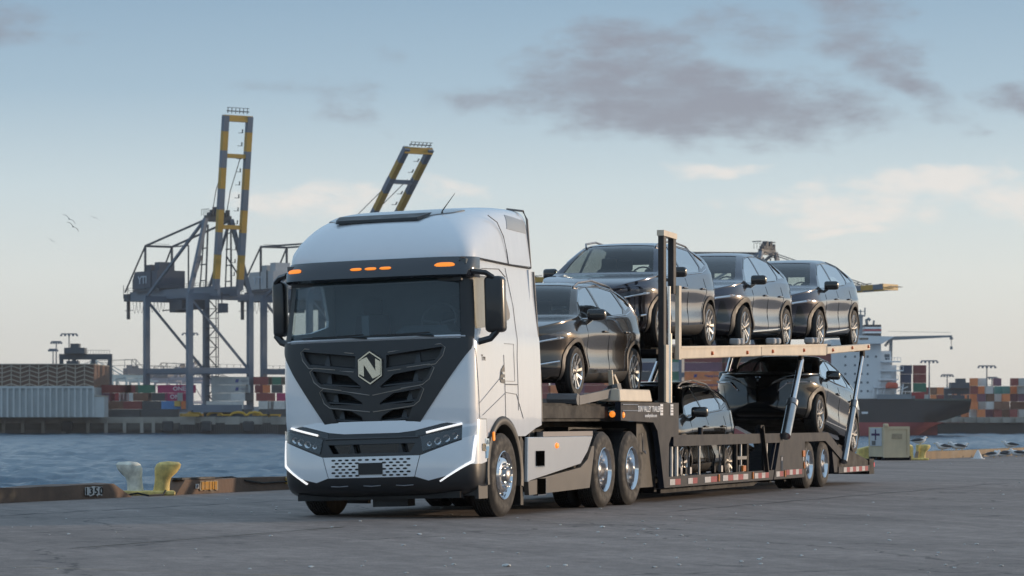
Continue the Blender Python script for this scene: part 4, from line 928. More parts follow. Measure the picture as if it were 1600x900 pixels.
# wheels
def trailer_wheel():
    w = newobj('wheel', None, trl); w.empty_display_size = 0.1
    mb = MB(); prof = [(0.245, -0.01), (0.30, -0.018), (0.36, -0.012), (0.392, 0.02)]
    for k in range(6): prof += [(0.405, 0.03+0.033*k), (0.405, 0.055+0.033*k), (0.393, 0.058+0.033*k)]
    prof += [(0.38, 0.24), (0.245, 0.24)]
    mb.lathe(prof, 40, 'y'); fin(mb.b, 'tyre', RUBBER, w, smooth=True, ang=40)
    mb = MB(); mb.lathe([(0.25, -0.012), (0.243, -0.02), (0.232, 0.0), (0.222, 0.03), (0.215, 0.11), (0.16, 0.125), (0.10, 0.12)], 36, 'y'); rim = fin(mb.b, 'rim', CHROME, w, smooth=True)
    mb = MB(); mb.lathe([(0.001, 0.03), (0.05, 0.035), (0.07, 0.06), (0.08, 0.12), (0.16, 0.13), (0.21, 0.14)], 20, 'y'); fin(mb.b, 'hub', STEEL, rim, smooth=True)
    mb = MB()
    for k in range(8):
        t = 2*math.pi*k/8; mb.lathe([(0.001, 0.085), (0.012, 0.09), (0.014, 0.125)], 6, 'y', (0.12*math.cos(t), 0, 0.12*math.sin(t)))
    fin(mb.b, 'wheel_nuts', CHROME, rim)['kind'] = 'stuff'
    return w
tw = trailer_wheel(); tw.location = (15.72, -1.22, 0.405)
for x, y, rz in ((16.82, -1.22, 0), (15.72, 1.22, math.pi), (16.82, 1.22, math.pi), (15.72, -0.93, 0), (16.82, -0.93, 0)):
    c = copy_tree(tw, trl); c.location = (x, y, 0.405); c.rotation_euler = (0, x*2, rz)
for x in (15.72, 16.82):
    mb = MB(); mb.tube([(x, -1.0, 0.405), (x, 1.0, 0.405)], 0.07, 8); TR(mb, 'axle', TBLK)
# ------------------------------------------------------------ posts and upper deck
POST = mat('post_brown_black', (0.04, 0.035, 0.034), 0.5, spec=0.3, var=0.2, scale=8, dirt=0.2)
for s in (-1, 1):
    a, b = ys(s, 1.185, 1.27)
    mb = MB(); mb.box((6.84, a, 1.42), (6.98, b, 3.84)); mb.bevel(0.008); TR(mb, 'front_post', POST)
    mb = MB(); mb.box((7.35, a, 3.00), (7.48, b, 3.84)); mb.box((7.35, ys(s, 1.14, 1.185)[0], 1.42), (7.46, ys(s, 1.14, 1.185)[1], 3.1)); TR(mb, 'rear_post', POST)
    a2, b2 = ys(s, 1.175, 1.28)
    mb = MB(); mb.hull8([(6.82, a2, 3.81), (7.50, a2, 3.79), (7.50, b2, 3.79), (6.82, b2, 3.81), (6.82, a2, 3.89), (7.50, a2, 3.87), (7.50, b2, 3.87), (6.82, b2, 3.89)]); TR(mb, 'post_cap', TAN)
    mb = MB(); mb.tube([(7.20, s*1.24, 1.42), (7.20, s*1.24, 2.42)], 0.05, 12); mb.tube([(7.06, s*1.26, 1.42), (7.06, s*1.26, 2.1)], 0.02, 8); TR(mb, 'lift_cylinder', CHROME, smooth=True)
    mb = MB(); mb.tube([(7.20, s*1.24, 2.42), (7.20, s*1.24, 3.10)], 0.03, 12); TR(mb, 'lift_rod', CHROME, smooth=True)
    mb = MB(); mb.box((6.86, ys(s, 1.272, 1.30)[0], 1.43), (7.0, ys(s, 1.272, 1.30)[1], 2.25)); TR(mb, 'post_slide', TAN)
    mb = MB(); mb.box((7.50, ys(s, 1.25, 1.31)[0], 2.05), (7.62, ys(s, 1.25, 1.31)[1], 3.12)); TR(mb, 'post_slide', TAN)
    # beams
    a3, b3 = ys(s, 1.16, 1.30)
    for nm, q in (('deck_beam', [(7.60, 2.055), (12.25, 2.185), (12.25, 2.36), (7.60, 2.245)]), ('deck_beam', [(12.27, 2.19), (16.70, 2.275), (16.72, 2.475), (12.27, 2.36)]), ('deck_beam', [(16.76, 2.30), (20.15, 2.44), (20.15, 2.555), (16.76, 2.43)])):
        mb = MB(); mb.prism(q, a3, b3, 'y'); mb.bevel(0.012); TR(mb, nm, TAN)
    mb = MB(); mb.bar((7.60, s*1.305, 2.225), (16.70, s*1.305, 2.462), 0.02, 0.03); TR(mb, 'beam_lip', TAN)
    def trk(z): return z
    tp = [(7.1, 2.19), (7.9, 2.21), (11.0, 2.30), (16.5, 2.36), (16.8, 2.38), (21.0, 2.56)]
    a4, b4 = ys(s, 0.56, 1.08)
    mb = MB(); mb.prism([(x, z) for x, z in tp]+[(x, z-0.07) for x, z in reversed(tp)], a4, b4, 'y'); TR(mb, 'upper_wheel_track', TBLK)
for x in (7.6, 8.8, 10.0, 11.2, 12.4, 13.6, 14.8, 16.0, 17.2, 18.4, 19.6):
    z = 2.10+(x-4.4)*0.0275; w_ = 1.2 if x > 7.4 else 1.08
    mb = MB(); mb.box((x-0.05, -w_, z-0.12), (x+0.05, w_, z-0.04)); TR(mb, 'cross_member', TBLK)
for x, z in ((9.30, 2.175), (11.35, 2.225), (12.95, 2.275), (15.05, 2.335), (17.15, 2.38), (18.65, 2.45), (19.95, 2.50)):
    mb = MB(); mb.lathe([(0.001, -0.035), (0.022, -0.03), (0.035, 0)], 10, 'y', (x, -1.30, z)); TR(mb, 'deck_marker', mat('marker_orange', (0.75, 0.16, 0.04), 0.35, var=0), smooth=True)
# tie-down blocks on the deck edge
for x in (10.95, 11.2, 13.2, 13.5, 15.8, 16.1):
    mb = MB(); z = 2.24+(x-7.6)*0.0265; mb.box((x, -1.27, z+0.01), (x+0.16, -1.12, z+0.11)); mb.bevel(0.02); TR(mb, 'wheel_strap_ratchet', mat('strap_grey', (0.35, 0.35, 0.36), 0.6, var=0.3))
# hydraulic props
PROP = mat('prop_cylinder', (0.42, 0.44, 0.46), 0.18, metal=0.9, var=0.1, scale=6)
def prop(p, q, t=0.52, r=0.062):
    p = Vector(p); q = Vector(q); m_ = p.lerp(q, t)
    mb = MB(); mb.tube([p, m_], r, 14); c = TR(mb, 'prop_cylinder', PROP, smooth=True)
    mb = MB(); mb.tube([p.lerp(q, t-0.03), p.lerp(q, t+0.03)], r*1.15, 14); TR(mb, 'cylinder_collar', STEEL, c, smooth=True)
    mb = MB(); mb.tube([m_, q], r*0.62, 12); TR(mb, 'prop_rod', CHROME, c, smooth=True)
    mb = MB(); mb.cbox(q, (0.16, 0.08, 0.16)); mb.bevel(0.03, 2); TR(mb, 'prop_bracket', TBLK, c)
for s in (-1, 1):
    prop((13.70, s*1.33, 0.90), (15.10, s*1.24, 2.17), 0.42, 0.085)
    prop((18.02, s*1.30, 0.42), (19.80, s*1.23, 2.36), 0.52, 0.062)
prop((9.70, 1.22, 0.95), (9.95, 1.22, 2.1), 0.55, 0.05)
mb = MB(); mb.bar((11.15, -1.15, 1.98), (11.45, -1.15, 2.2), 0.09, 0.05); TR(mb, 'deck_bracket', TBLK); mb = MB(); mb.box((15.38, -1.20, 1.98), (15.46, -1.15, 2.25)); TR(mb, 'deck_bracket', TBLK)
# ------------------------------------------------------------ cars on the carrier. Local axes as the truck: x to the rear, front bumper at x = -front overhang, wheels' contact at z = 0
def paint(name, col):
    m = mat(name, col, 0.17, metal=0.9, coat=1.0, var=0.03, scale=3)
    return m
CARP = paint('midnight_paint', (0.075, 0.075, 0.095)); CARB = paint('brown_black_paint', (0.11, 0.092, 0.080)); CARK = paint('deck_shade_paint', (0.05, 0.046, 0.043))  # the darkest paint has the shade under the upper deck in its colour
GLS = glass_mat('car_glass', (0.72, 0.78, 0.76), refl=1.2, body=0.04); GSD = glass_mat('car_side_glass', (0.70, 0.76, 0.74), refl=1.35, body=0.03, pw=2.6); GLD = glass_mat('car_glass_dark', (0.30, 0.33, 0.33), refl=1.6, body=0.3)
CLAD = mat('cladding_grey', (0.035, 0.032, 0.030), 0.45, var=0.15)
SEATM = mat('car_seat', (0.02, 0.02, 0.022), 0.85, var=0.2)
def chaikin(p, it=2):
    for _ in range(it):
        q = [p[0]]
        for a, b in zip(p, p[1:]):
            q.append(tuple(a[i]*0.75+b[i]*0.25 for i in range(2))); q.append(tuple(a[i]*0.25+b[i]*0.75 for i in range(2)))
        q.append(p[-1]); p = q
    return p
def car_body(S):
    L = S['L']; W = S['W']/2
    zb = catmull(S['bottom'], 0); zh = catmull(S['belt'], 0); zr = catmull(S['top'], 0)
    xs = [0.0, 0.01, 0.03, 0.06, 0.10, 0.15, 0.21, 0.28, 0.36, 0.45, 0.55, 0.66, 0.78, 0.9]
    n = int((L-1.8)/0.09); xs += [0.9+(L-1.8)*k/n for k in range(1, n+1)]; xs += [L-v for v in (0.78, 0.66, 0.55, 0.45, 0.36, 0.28, 0.21, 0.15, 0.10, 0.06, 0.03, 0.01, 0.0)]
    rows_ = []
    for x in xs:
        uf = min(1, max(0, x/S['fa'])); ur = min(1, max(0, (L-x)/S['ra']))
        w = W*max(0.0, (1-(1-uf)**S['fn']))**(1/S['fn'])*max(0.0, (1-(1-ur)**3.2))**(1/3.2)
        w = max(w, 0.02); b, h, t = zb(x), zh(x), max(zr(x), zh(x)+0.012); c = t-h
        k = min(1.0, c/0.55); inset = 0.055+0.02*k
        yb = w*(1-inset/W*1.0); yr = yb-0.27*min(1.1, c/0.55)
        sh = S['shoulder'](x) if 'shoulder' in S else h-0.12
        wa = S['flare'](x)
        pts = [(0, b), (w*0.80, b), (w*0.93, b+0.02), (w*0.985+wa*0.5, b+(sh-b)*0.16), (w*1.0+wa, b+(sh-b)*0.30), (w*0.962+wa*0.9, b+(sh-b)*0.60), (w*1.0+wa*0.5, sh-0.03), (w*0.988, sh+0.03), (yb*1.012, h-0.015), (yb*0.99, h+0.01)]
        pts += [(yb+(yr-yb)*0.5, h+c*0.48), (yr+0.012, h+c*0.86), (yr-0.045*k, h+c*0.955), (yr*0.60, h+c*0.992), (0, t)]
        r = chaikin(pts, 2); full = [(-y, z) for y, z in r] + [(y, z) for y, z in reversed(r[:-1])]
        rows_.append([(x+S['x0'], y, z) for y, z in full])
    g = grid_surface(rows_)
    for r_ in (0, -1):
        pass
    bmesh.ops.remove_doubles(g, verts=g.verts, dist=1e-4)
    bmesh.ops.recalc_face_normals(g, faces=g.faces)
    up = max(g.faces, key=lambda f: f.calc_center_median().z)
    if up.normal.z < 0: bmesh.ops.reverse_faces(g, faces=g.faces)
    return g
def alloy(style, r):
    w = newobj('wheel', None); w.empty_display_size = 0.1
    mb = MB(); rr = r*0.70; prof = [(rr, 0.0), (rr+0.03, -0.012), (r*0.92, -0.008), (r*0.985, 0.02)]
    for k in range(5): prof += [(r, 0.03+0.034*k), (r, 0.052+0.034*k), (r-0.008, 0.055+0.034*k), (r-0.008, 0.062+0.034*k)]
    prof += [(r*0.97, 0.21), (rr, 0.22)]
    mb.lathe(prof, 40, 'y'); fin(mb.b, 'tyre', RUBBER, w, smooth=True, ang=40)
    ALLOY = mat('alloy_machined', (0.72, 0.70, 0.68), 0.22, metal=0.9, var=0.04); AD = mat('alloy_dark', (0.02, 0.02, 0.022), 0.35, coat=0.3, var=0)
    mb = MB(); mb.lathe([(rr+0.004, 0.0), (rr-0.004, -0.006), (rr-0.014, 0.004), (rr-0.02, 0.04), (rr-0.025, 0.10)], 40, 'y'); rim = fin(mb.b, 'rim', ALLOY, w, smooth=True)
    mb = MB(); mb.lathe([(rr-0.02, 0.07), (0.14, 0.075), (0.001, 0.07)], 24, 'y'); fin(mb.b, 'brake_disc', AD, w, smooth=True)
    n = 5
    for k in range(n):
        t = 2*math.pi*k/n
        def pc(rad, off, y): a = t+off/max(rad, 0.05); return (rad*math.cos(a), y, rad*math.sin(a))
        mb = MB()
        if style == 'y':     # broad split spokes
            for s in (-1, 1):
                mb.hull8([pc(0.045, s*0.010, 0.03), pc(0.045, s*0.030, 0.03), pc(0.045, s*0.030, 0.06), pc(0.045, s*0.010, 0.06), pc(rr-0.01, s*0.060, 0.0), pc(rr-0.01, s*0.100, 0.0), pc(rr-0.01, s*0.100, 0.04), pc(rr-0.01, s*0.060, 0.04)])
            mb.hull8([pc(0.04, -0.03, 0.022), pc(0.04, 0.03, 0.022), pc(0.04, 0.03, 0.05), pc(0.04, -0.03, 0.05), pc(0.13, -0.028, 0.014), pc(0.13, 0.028, 0.014), pc(0.13, 0.028, 0.045), pc(0.13, -0.028, 0.045)])
        else:                # twin thin spokes
            for s in (-1, 1):
                mb.hull8([pc(0.045, s*0.022-0.012, 0.02), pc(0.045, s*0.022+0.012, 0.02), pc(0.045, s*0.022+0.012, 0.05), pc(0.045, s*0.022-0.012, 0.05), pc(rr-0.01, s*0.045-0.016, 0.0), pc(rr-0.01, s*0.045+0.016, 0.0), pc(rr-0.01, s*0.045+0.016, 0.04), pc(rr-0.01, s*0.045-0.016, 0.04)])
            mb.hull8([pc(0.10, -0.05, 0.03), pc(0.10, 0.05, 0.03), pc(0.10, 0.05, 0.05), pc(0.10, -0.05, 0.05), pc(rr-0.02, -0.045, 0.02), pc(rr-0.02, 0.045, 0.02), pc(rr-0.02, 0.045, 0.04), pc(rr-0.02, -0.045, 0.04)])
        fin(mb.b, 'spoke', ALLOY, rim)
    mb = MB(); mb.lathe([(0.001, 0.008), (0.03, 0.01), (0.055, 0.025), (0.06, 0.05)], 16, 'y'); fin(mb.b, 'hub_cap', AD, rim, smooth=True)
    return w
def build_car(kind, label, PAINT, wheel_proto, dark_glass=False):
    if kind == 'suv':
        S = dict(L=4.40, W=1.83, x0=-0.88, fa=0.95, fn=2.5, ra=0.95, wb=2.66, r=0.345,
                 bottom=[(0, 0.42), (0.04, 0.30), (0.15, 0.22), (0.5, 0.20), (3.8, 0.20), (4.2, 0.26), (4.35, 0.36), (4.40, 0.45)],
                 belt=[(0, 0.62), (0.02, 0.74), (0.08, 0.84), (0.25, 0.91), (0.7, 0.99), (1.15, 1.04), (2.4, 1.09), (3.5, 1.15), (4.1, 1.17), (4.34, 1.08), (4.385, 0.95), (4.40, 0.70)],
                 top=[(0, 0.64), (0.02, 0.77), (0.08, 0.88), (0.25, 0.955), (0.7, 1.045), (1.12, 1.10), (1.45, 1.32), (1.80, 1.515), (2.05, 1.575), (2.6, 1.60), (3.1, 1.565), (3.55, 1.49), (3.85, 1.40), (4.10, 1.24), (4.30, 1.07), (4.38, 0.96), (4.40, 0.72)])
        S['shoulder'] = lambda x: 0.86+0.06*min(1, x/4.4)
    else:
        S = dict(L=4.60, W=1.86, x0=-0.90, fa=1.0, fn=2.3, ra=1.05, wb=2.70, r=0.36,
                 bottom=[(0, 0.45), (0.04, 0.34), (0.15, 0.25), (0.5, 0.21), (4.0, 0.22), (4.4, 0.30), (4.55, 0.40), (4.60, 0.50)],
                 belt=[(0, 0.66), (0.02, 0.76), (0.08, 0.86), (0.25, 0.94), (0.7, 1.02), (1.0, 1.06), (2.4, 1.10), (3.5, 1.15), (4.2, 1.14), (4.50, 1.06), (4.58, 0.92), (4.60, 0.72)],
                 top=[(0, 0.68), (0.02, 0.79), (0.08, 0.90), (0.25, 0.985), (0.7, 1.07), (0.98, 1.115), (1.35, 1.31), (1.78, 1.51), (2.10, 1.60), (2.6, 1.625), (3.1, 1.565), (3.6, 1.435), (4.05, 1.27), (4.35, 1.15), (4.52, 1.04), (4.58, 0.94), (4.60, 0.74)])
        S['shoulder'] = lambda x: 0.88+0.03*min(1, x/4.6)
    fx, rx = 0.0, S['wb']; x0 = S['x0']
    def bump_(x, c): d = (x+x0-c)/0.55; return 0.028*math.exp(-d*d)
    S['flare'] = lambda x: bump_(x, fx)+bump_(x, rx)
    car = thing('parked_car', label, 'car', (0, 0, 0), 0)
    b = car_body(S)
    sideN = lambda f: f.normal.y < -0.25; sideF = lambda f: f.normal.y > 0.25
    upf = lambda f: f.normal.z > 0.15 and abs(f.calc_center_median().y) < 0.95
    R_ = S['r']+0.055; zc = S['r']
    parts = []
    for c in (fx, rx):
        poly = [(c+R_*math.cos(R(a)), zc+R_*math.sin(R(a))) for a in range(0, 181, 15)] + [(c-R_, 0.05), (c+R_, 0.05)]
        for fl in (lambda f: f.calc_center_median().y < -0.45, lambda f: f.calc_center_median().y > 0.45): cut_hole(b, poly, (0, 2), fl).free()
    zbf = catmull(S['belt'], 0); zrf = catmull(S['top'], 0)
    def bz(x, o): return zbf(x-x0)+o
    def tz(x, o): c = zrf(x-x0)-zbf(x-x0); return zbf(x-x0)+c*0.865+o
    # side windows (convex outlines), near and far
    if kind == 'suv': W_ = [(0.42, 0.80, 0.80, 1.42), (1.50, 1.50, 2.36, 2.36), (2.44, 2.44, 2.50, 3.00)]
    xa = 0.42 if kind == 'suv' else 0.30
    fxw = [(xa, bz(xa, 0.03)), (1.40, bz(1.40, 0.03)), (1.36, tz(1.36, 0.0)), (1.0, tz(1.0, -0.005)), (0.75, tz(0.75, -0.015)), (0.55, tz(0.55, -0.03))]
    rxw = [(1.47, bz(1.47, 0.03)), (2.36, bz(2.36, 0.03)), (2.46, bz(2.46, 0.10)), (2.34, tz(2.34, -0.01)), (1.9, tz(1.9, -0.0)), (1.43, tz(1.43, 0.0))]
    qxw = [(2.50, bz(2.50, 0.06)), (2.84, bz(2.84, 0.13)), (2.66, tz(2.66, -0.05)), (2.44, tz(2.44, -0.02)), (2.50, bz(2.50, 0.16))] if kind == 'suv' else [(2.50, bz(2.50, 0.06)), (2.92, bz(2.92, 0.08)), (2.60, tz(2.60, -0.04)), (2.44, tz(2.44, -0.02))]
    glass = []
    side_up = lambda s: (lambda f: f.calc_center_median().y*s > 0.3 and f.normal.y*s > 0.3)
    for s in (-1, 1):
        for w_ in (fxw, rxw, qxw): glass.append(('side_window', cut_hole(b, w_, (0, 2), side_up(s))))
    # windscreen in plan, rear window in plan
    if kind == 'suv': wsx = (0.30, 1.02); rwx = (3.10, 3.30)
    else: wsx = (0.16, 1.02); rwx = (2.95, 3.42)
    wf = lambda f: f.normal.z > 0.3 and f.normal.x < 0.1
    glass.append(('windscreen', cut_hole(b, [(wsx[0], -0.70), (wsx[0], 0.70), (wsx[1], 0.50), (wsx[1], -0.50)], (0, 1), wf)))
    glass.append(('rear_window', cut_hole(b, [(rwx[0], -0.48), (rwx[0], 0.48), (rwx[1], 0.56), (rwx[1], -0.56)], (0, 1), lambda f: f.normal.z > 0.05 and f.calc_center_median().x > 2.6)))
    ff = lambda f: f.normal.x < -0.12 and f.calc_center_median().x < 0.2
    src = b.copy()
    body = fin(shell(b, 0, 0.02), 'body', PAINT, car, smooth=True, ang=42, recalc=False)
    for nm, g in glass:
        fin(shell(g, -0.006, 0), nm, (GSD if nm == 'side_window' else GLS), car, smooth=True, recalc=False)
    # chrome line round the side glass
    bv = BVHTree.FromBMesh(src)
    def onside(x, z, s, push=0.006):
        h = bv.ray_cast(Vector((x, s*2, z)), Vector((0, -s, 0)))
        return Vector((x, h[0].y+s*push, z)) if h[0] else None
    def onfront(y, z, push=0.006):
        h = bv.ray_cast(Vector((-3, y, z)), Vector((1, 0, 0)))
        return Vector((h[0].x-push, y, z)) if h[0] else None
    for s in (-1, 1):
        for nm, pts, r_, m_ in ((('window_trim'), [(xa-0.02, bz(xa, 0.012)), (1.4, bz(1.4, 0.012)), (2.45, bz(2.45, 0.012)), (2.80, bz(2.80, 0.07))] if kind == 'suv' else [(0.6, bz(.6, .01)), (2.5, bz(2.5, .03))], 0.007, CHROME if kind == 'suv' else GLOSSB),
                               ('roof_trim', [(0.58, tz(0.58, 0.0)), (1.0, tz(1.0, 0.028)), (1.8, tz(1.8, 0.028)), (2.35, tz(2.35, 0.022)), (2.86, tz(2.86, -0.08))], 0.007, CHROME if kind == 'suv' else GLOSSB)):
            P3 = [];
            for (xx, zz), (x2, z2) in zip(pts, pts[1:]):
                for k in range(6):
                    q = onside(xx+(x2-xx)*k/6, zz+(z2-zz)*k/6, s)
                    if q: P3.append(q)
            if len(P3) > 2: mb = MB(); mb.tube(P3, r_, 5); fin(mb.b, nm, m_, car)
        # door seams
        for pts in ([(0.50, 0.98), (0.46, 0.62), (0.52, 0.40)], [(1.45, 1.05), (1.46, 0.5), (1.44, 0.32)], [(2.42, 1.06), (2.44, 0.85), (2.22, 0.62), (2.10, 0.36)]):
            P3 = [q for q in (onside(xx+(x2-xx)*k/5, zz+(z2-zz)*k/5, s, 0.0) for (xx, zz), (x2, z2) in zip(pts, pts[1:]) for k in range(6)) if q]
            mb = MB(); mb.tube(P3, 0.005, 4); fin(mb.b, 'door_seam', GLOSSB, car)
        for xx in (1.28, 2.26):
            q = onside(xx, 0.90, s, 0.012)
            if q: mb = MB(); mb.cbox(q, (0.20, 0.035, 0.030)); mb.bevel(0.01, 2); fin(mb.b, 'door_handle', PAINT, car, smooth=True)
        # mirrors
        q = Vector((0.56, s*0.90, 1.06)) if kind == 'suv' else Vector((0.52, s*0.90, 1.08))
        mb = MB(); mb.cbox(q+Vector((0, s*0.10, 0.06)), (0.13, 0.24, 0.155)); mb.bevel(0.045, 3)
        for v in mb.b.verts: v.co.x += abs(v.co.y-q.y)*0.35
        mr = fin(mb.b, 'mirror', mat('mirror_cap_black', (0.012, 0.012, 0.014), 0.2, coat=0.8, var=0), car, smooth=True)
        mb = MB(); mb.bar(q+Vector((0.02, s*0.06, 0.02)), q+Vector((0.0, -s*0.04, -0.06)), 0.10, 0.05); fin(mb.b, 'mirror_foot', GLOSSB, mr)
        mb = MB(); mb.cbox(q+Vector((0.085, s*0.115, 0.06)), (0.01, 0.17, 0.11)); fin(mb.b, 'mirror_glass', CHROME, mr)
        # arch cladding and sill
        for nm, c in (('arch_cladding', fx), ('arch_cladding', rx)):
            pcs = []
            R2 = R_+ (0.055 if kind == 'suv' else 0.075)
            for a in range(-15, 195, 15):
                a1 = a+15; q4 = [(c+R_*math.cos(R(a)), zc+R_*math.sin(R(a))), (c+R2*math.cos(R(a)), zc+R2*math.sin(R(a))), (c+R2*math.cos(R(a1)), zc+R2*math.sin(R(a1))), (c+R_*math.cos(R(a1)), zc+R_*math.sin(R(a1)))]
                pcs.append(clip_region(src, q4, (0, 2), lambda f: f.calc_center_median().y*s > 0.45 and f.normal.y*s > 0.05))
            g = union(pcs)
            if len(g.faces): fin(shell(g, 0.012, 0.02), nm, CLAD, car, smooth=True, ang=50)
            # inner liner
            rr = [[(c+R_*math.cos(R(a)), s*y, zc+R_*math.sin(R(a))) for y in (0.55, 0.86)] for a in range(-20, 201, 20)]
            mb = MB(); fin(grid_surface(rr), 'arch_liner', TBLK, car)
        sill = clip_region(src, [(fx+R_, 0.15), (rx-R_, 0.15), (rx-R_, 0.36), (fx+R_, 0.32)], (0, 2), lambda f: f.calc_center_median().y*s > 0.4)
        if len(sill.faces): fin(shell(sill, 0.012, 0.02), 'sill_cladding', CLAD if kind == 'suv' else GLOSSB, car, smooth=True)
        if kind != 'suv':
            g = onside(1.2, 0.34, s, 0.02); 
            mb = MB(); mb.bar((fx+R_+0.03, s*0.925, 0.30), (rx-R_, s*0.925, 0.36), 0.02, 0.02); fin(mb.b, 'sill_trim', CHROME, car)
        # headlights
        if kind == 'suv':
            hp = [(0.50, 0.70), (0.86, 0.78), (0.90, 0.86), (0.84, 0.875), (0.50, 0.775)]
        else:
            hp = [(0.52, 0.80), (0.84, 0.86), (0.86, 0.89), (0.52, 0.835)]
        g = clip_region(src, [(y*s, z) for y, z in hp], (1, 2), ff)
        if len(g.faces):
            h_ = fin(shell(g, 0.006, 0.02), 'headlight', mat('headlight_glass', (0.10, 0.11, 0.13), 0.08, coat=1.0, var=0.3, scale=20), car, smooth=True)
            P3 = [q for q in (onfront(s*(0.52+0.33*k/8), hp[0][1]+0.012+(hp[1][1]-hp[0][1])*k/8, 0.014) for k in range(9)) if q]
            mb = MB(); mb.tube(P3, 0.013, 5); fin(mb.b, 'headlight_strip', mat('lamp_chrome_strip', (0.8, 0.82, 0.85), 0.15, metal=0.5, var=0), h_)
            q = onfront(s*0.80, hp[0][1]+0.09 if kind == 'suv' else 0.87, 0.012)
            if q: mb = MB(); mb.cbox(q, (0.02, 0.10, 0.03)); fin(mb.b, 'headlight_lamp', mat('lamp_chrome_strip', (0.8, 0.8, 0.8), 0.2), h_)
        fg = [(0.55, 0.36), (0.80, 0.38), (0.80, 0.50), (0.58, 0.46)] if kind == 'suv' else [(0.60, 0.40), (0.80, 0.46), (0.72, 0.78), (0.68, 0.78)]
        g = clip_region(src, [(y*s, z) for y, z in fg], (1, 2), ff)
        if len(g.faces): fin(shell(g, 0.006, 0.02), 'bumper_vent', GLOSSB, car, smooth=True)
        if kind == 'suv':
            P3 = [q for q in (onfront(s*(0.50+0.32*k/6), 0.405+0.012*k, 0.016) for k in range(7)) if q]
            mb = MB(); mb.tube(P3, 0.014, 6); fin(mb.b, 'bumper_trim', CHROME, car)
        # tail lamp
        g = clip_region(src, [(3.25+(-0.0), 0.98), (3.6, 0.98), (3.6, 1.08), (3.30, 1.10)] if kind == 'suv' else [(3.35, 0.98), (3.75, 0.98), (3.75, 1.03), (3.35, 1.04)], (0, 2), lambda f: f.normal.y*s > 0.1)
        if len(g.faces): fin(shell(g, 0.008, 0.02), 'tail_lamp', mat('tail_lamp_red', (0.35, 0.01, 0.012), 0.15, coat=1.0, var=0), car, smooth=True)
        if kind == 'suv':
            pts = [(0.95, 0.545), (1.05, 0.58), (1.6, 0.60), (2.4, 0.59), (2.95, 0.565), (3.05, 0.53)]
            mb = MB(); mb.tube([(x, s*y, zrf(x-x0)+(0.018 if 0 < i < 5 else -0.012)) for i, (x, y) in enumerate(pts)], 0.016, 7); fin(mb.b, 'roof_rail', STEEL, car, smooth=True)
    # grille, V trim, emblem, plate area
    if kind == 'suv':
        gp_ = [(-0.44, 0.77), (0.44, 0.77), (0.30, 0.56), (-0.30, 0.56)]; vt = [(0.47, 0.80), (0.30, 0.585), (0.20, 0.56)]
    else:
        gp_ = [(-0.46, 0.80), (0.46, 0.80), (0.36, 0.55), (-0.36, 0.55)]; vt = [(0.80, 0.85), (0.50, 0.80), (0.36, 0.66)]
    g = clip_region(src, gp_, (1, 2), ff)
    if len(g.faces): gr = fin(shell(g, 0.004, 0.02), 'grille', GLOSSB, car, smooth=True)
    for s in (-1, 1):
        P3 = [q for q in (onfront(s*(y0+(y1-y0)*k/5), z0+(z1-z0)*k/5, 0.016) for (y0, z0), (y1, z1) in zip(vt, vt[1:]) for k in range(6)) if q]
        mb = MB(); mb.tube(P3, 0.016 if kind == 'suv' else 0.015, 6); fin(mb.b, 'grille_trim', CHROME, gr)
    q = onfront(0.0, 0.74 if kind == 'suv' else 0.82, 0.02)
    mb = MB(); ring = [(q.x-0.004, q.y+0.075*math.cos(t), q.z+0.075*math.sin(t)) for t in [2*math.pi*k/16 for k in range(17)]]; mb.tube(ring, 0.011, 5, caps=False); mb.cbox((q.x-0.004, 0, q.z), (0.014, 0.21, 0.03)); fin(mb.b, 'emblem', CHROME, gr)
    g = clip_region(src, [(-0.55, 0.27), (0.55, 0.27), (0.48, 0.47), (-0.48, 0.47)], (1, 2), ff)
    if len(g.faces): fin(shell(g, 0.005, 0.02), 'lower_intake', GLOSSB, car, smooth=True)
    # underbody + cabin
    mb = MB(); mb.box((x0+0.35, -0.66, 0.19), (x0+S['L']-0.35, 0.66, 0.30)); mb.box((x0+0.2, -0.5, 0.28), (0.3, 0.5, 0.8)); fin(mb.b, 'underbody', TBLK, car)
    mb = MB(); mb.box((0.32, -0.72, 0.85), (0.72, 0.72, 1.06)); mb.box((2.7, -0.68, 0.5), (3.2, 0.68, 1.02)); fin(mb.b, 'dashboard', SEATM, car)
    for (xx, yy) in ((1.25, -0.38), (1.25, 0.38), (2.15, -0.40), (2.15, 0.40)):
        mb = MB(); mb.box((xx-0.25, yy-0.25, 0.50), (xx+0.25, yy+0.25, 0.66)); mb.hull8([(xx+0.12, yy-0.24, 0.62), (xx+0.25, yy-0.24, 0.62), (xx+0.25, yy+0.24, 0.62), (xx+0.12, yy+0.24, 0.62), (xx+0.30, yy-0.19, 1.20), (xx+0.38, yy-0.19, 1.20), (xx+0.38, yy+0.19, 1.20), (xx+0.30, yy+0.19, 1.20)]); mb.box((xx+0.29, yy-0.12, 1.20), (xx+0.37, yy+0.12, 1.37)); mb.bevel(0.03, 2)
        fin(mb.b, 'seat', SEATM, car, smooth=True)
    mb = MB(); ring = [(0.80+0.06*math.sin(t), -0.38+0.18*math.cos(t), 1.05+0.16*math.sin(t)) for t in [2*math.pi*k/16 for k in range(17)]]; mb.tube(ring, 0.013, 5, caps=False); fin(mb.b, 'steering_wheel', SEATM, car, smooth=True)
    yw = S['W']/2-0.01
    for (xx, sy_, rz) in ((fx, -1, 0), (rx, -1, 0), (fx, 1, math.pi), (rx, 1, math.pi)):
        c = copy_tree(wheel_proto, car); c.location = (xx, sy_*yw, S['r']); c.rotation_euler = (0, 0.5+xx+sy_, rz)
    src.free()
    return car
wp_y = alloy('y', 0.345); wp_t = alloy('t', 0.36)
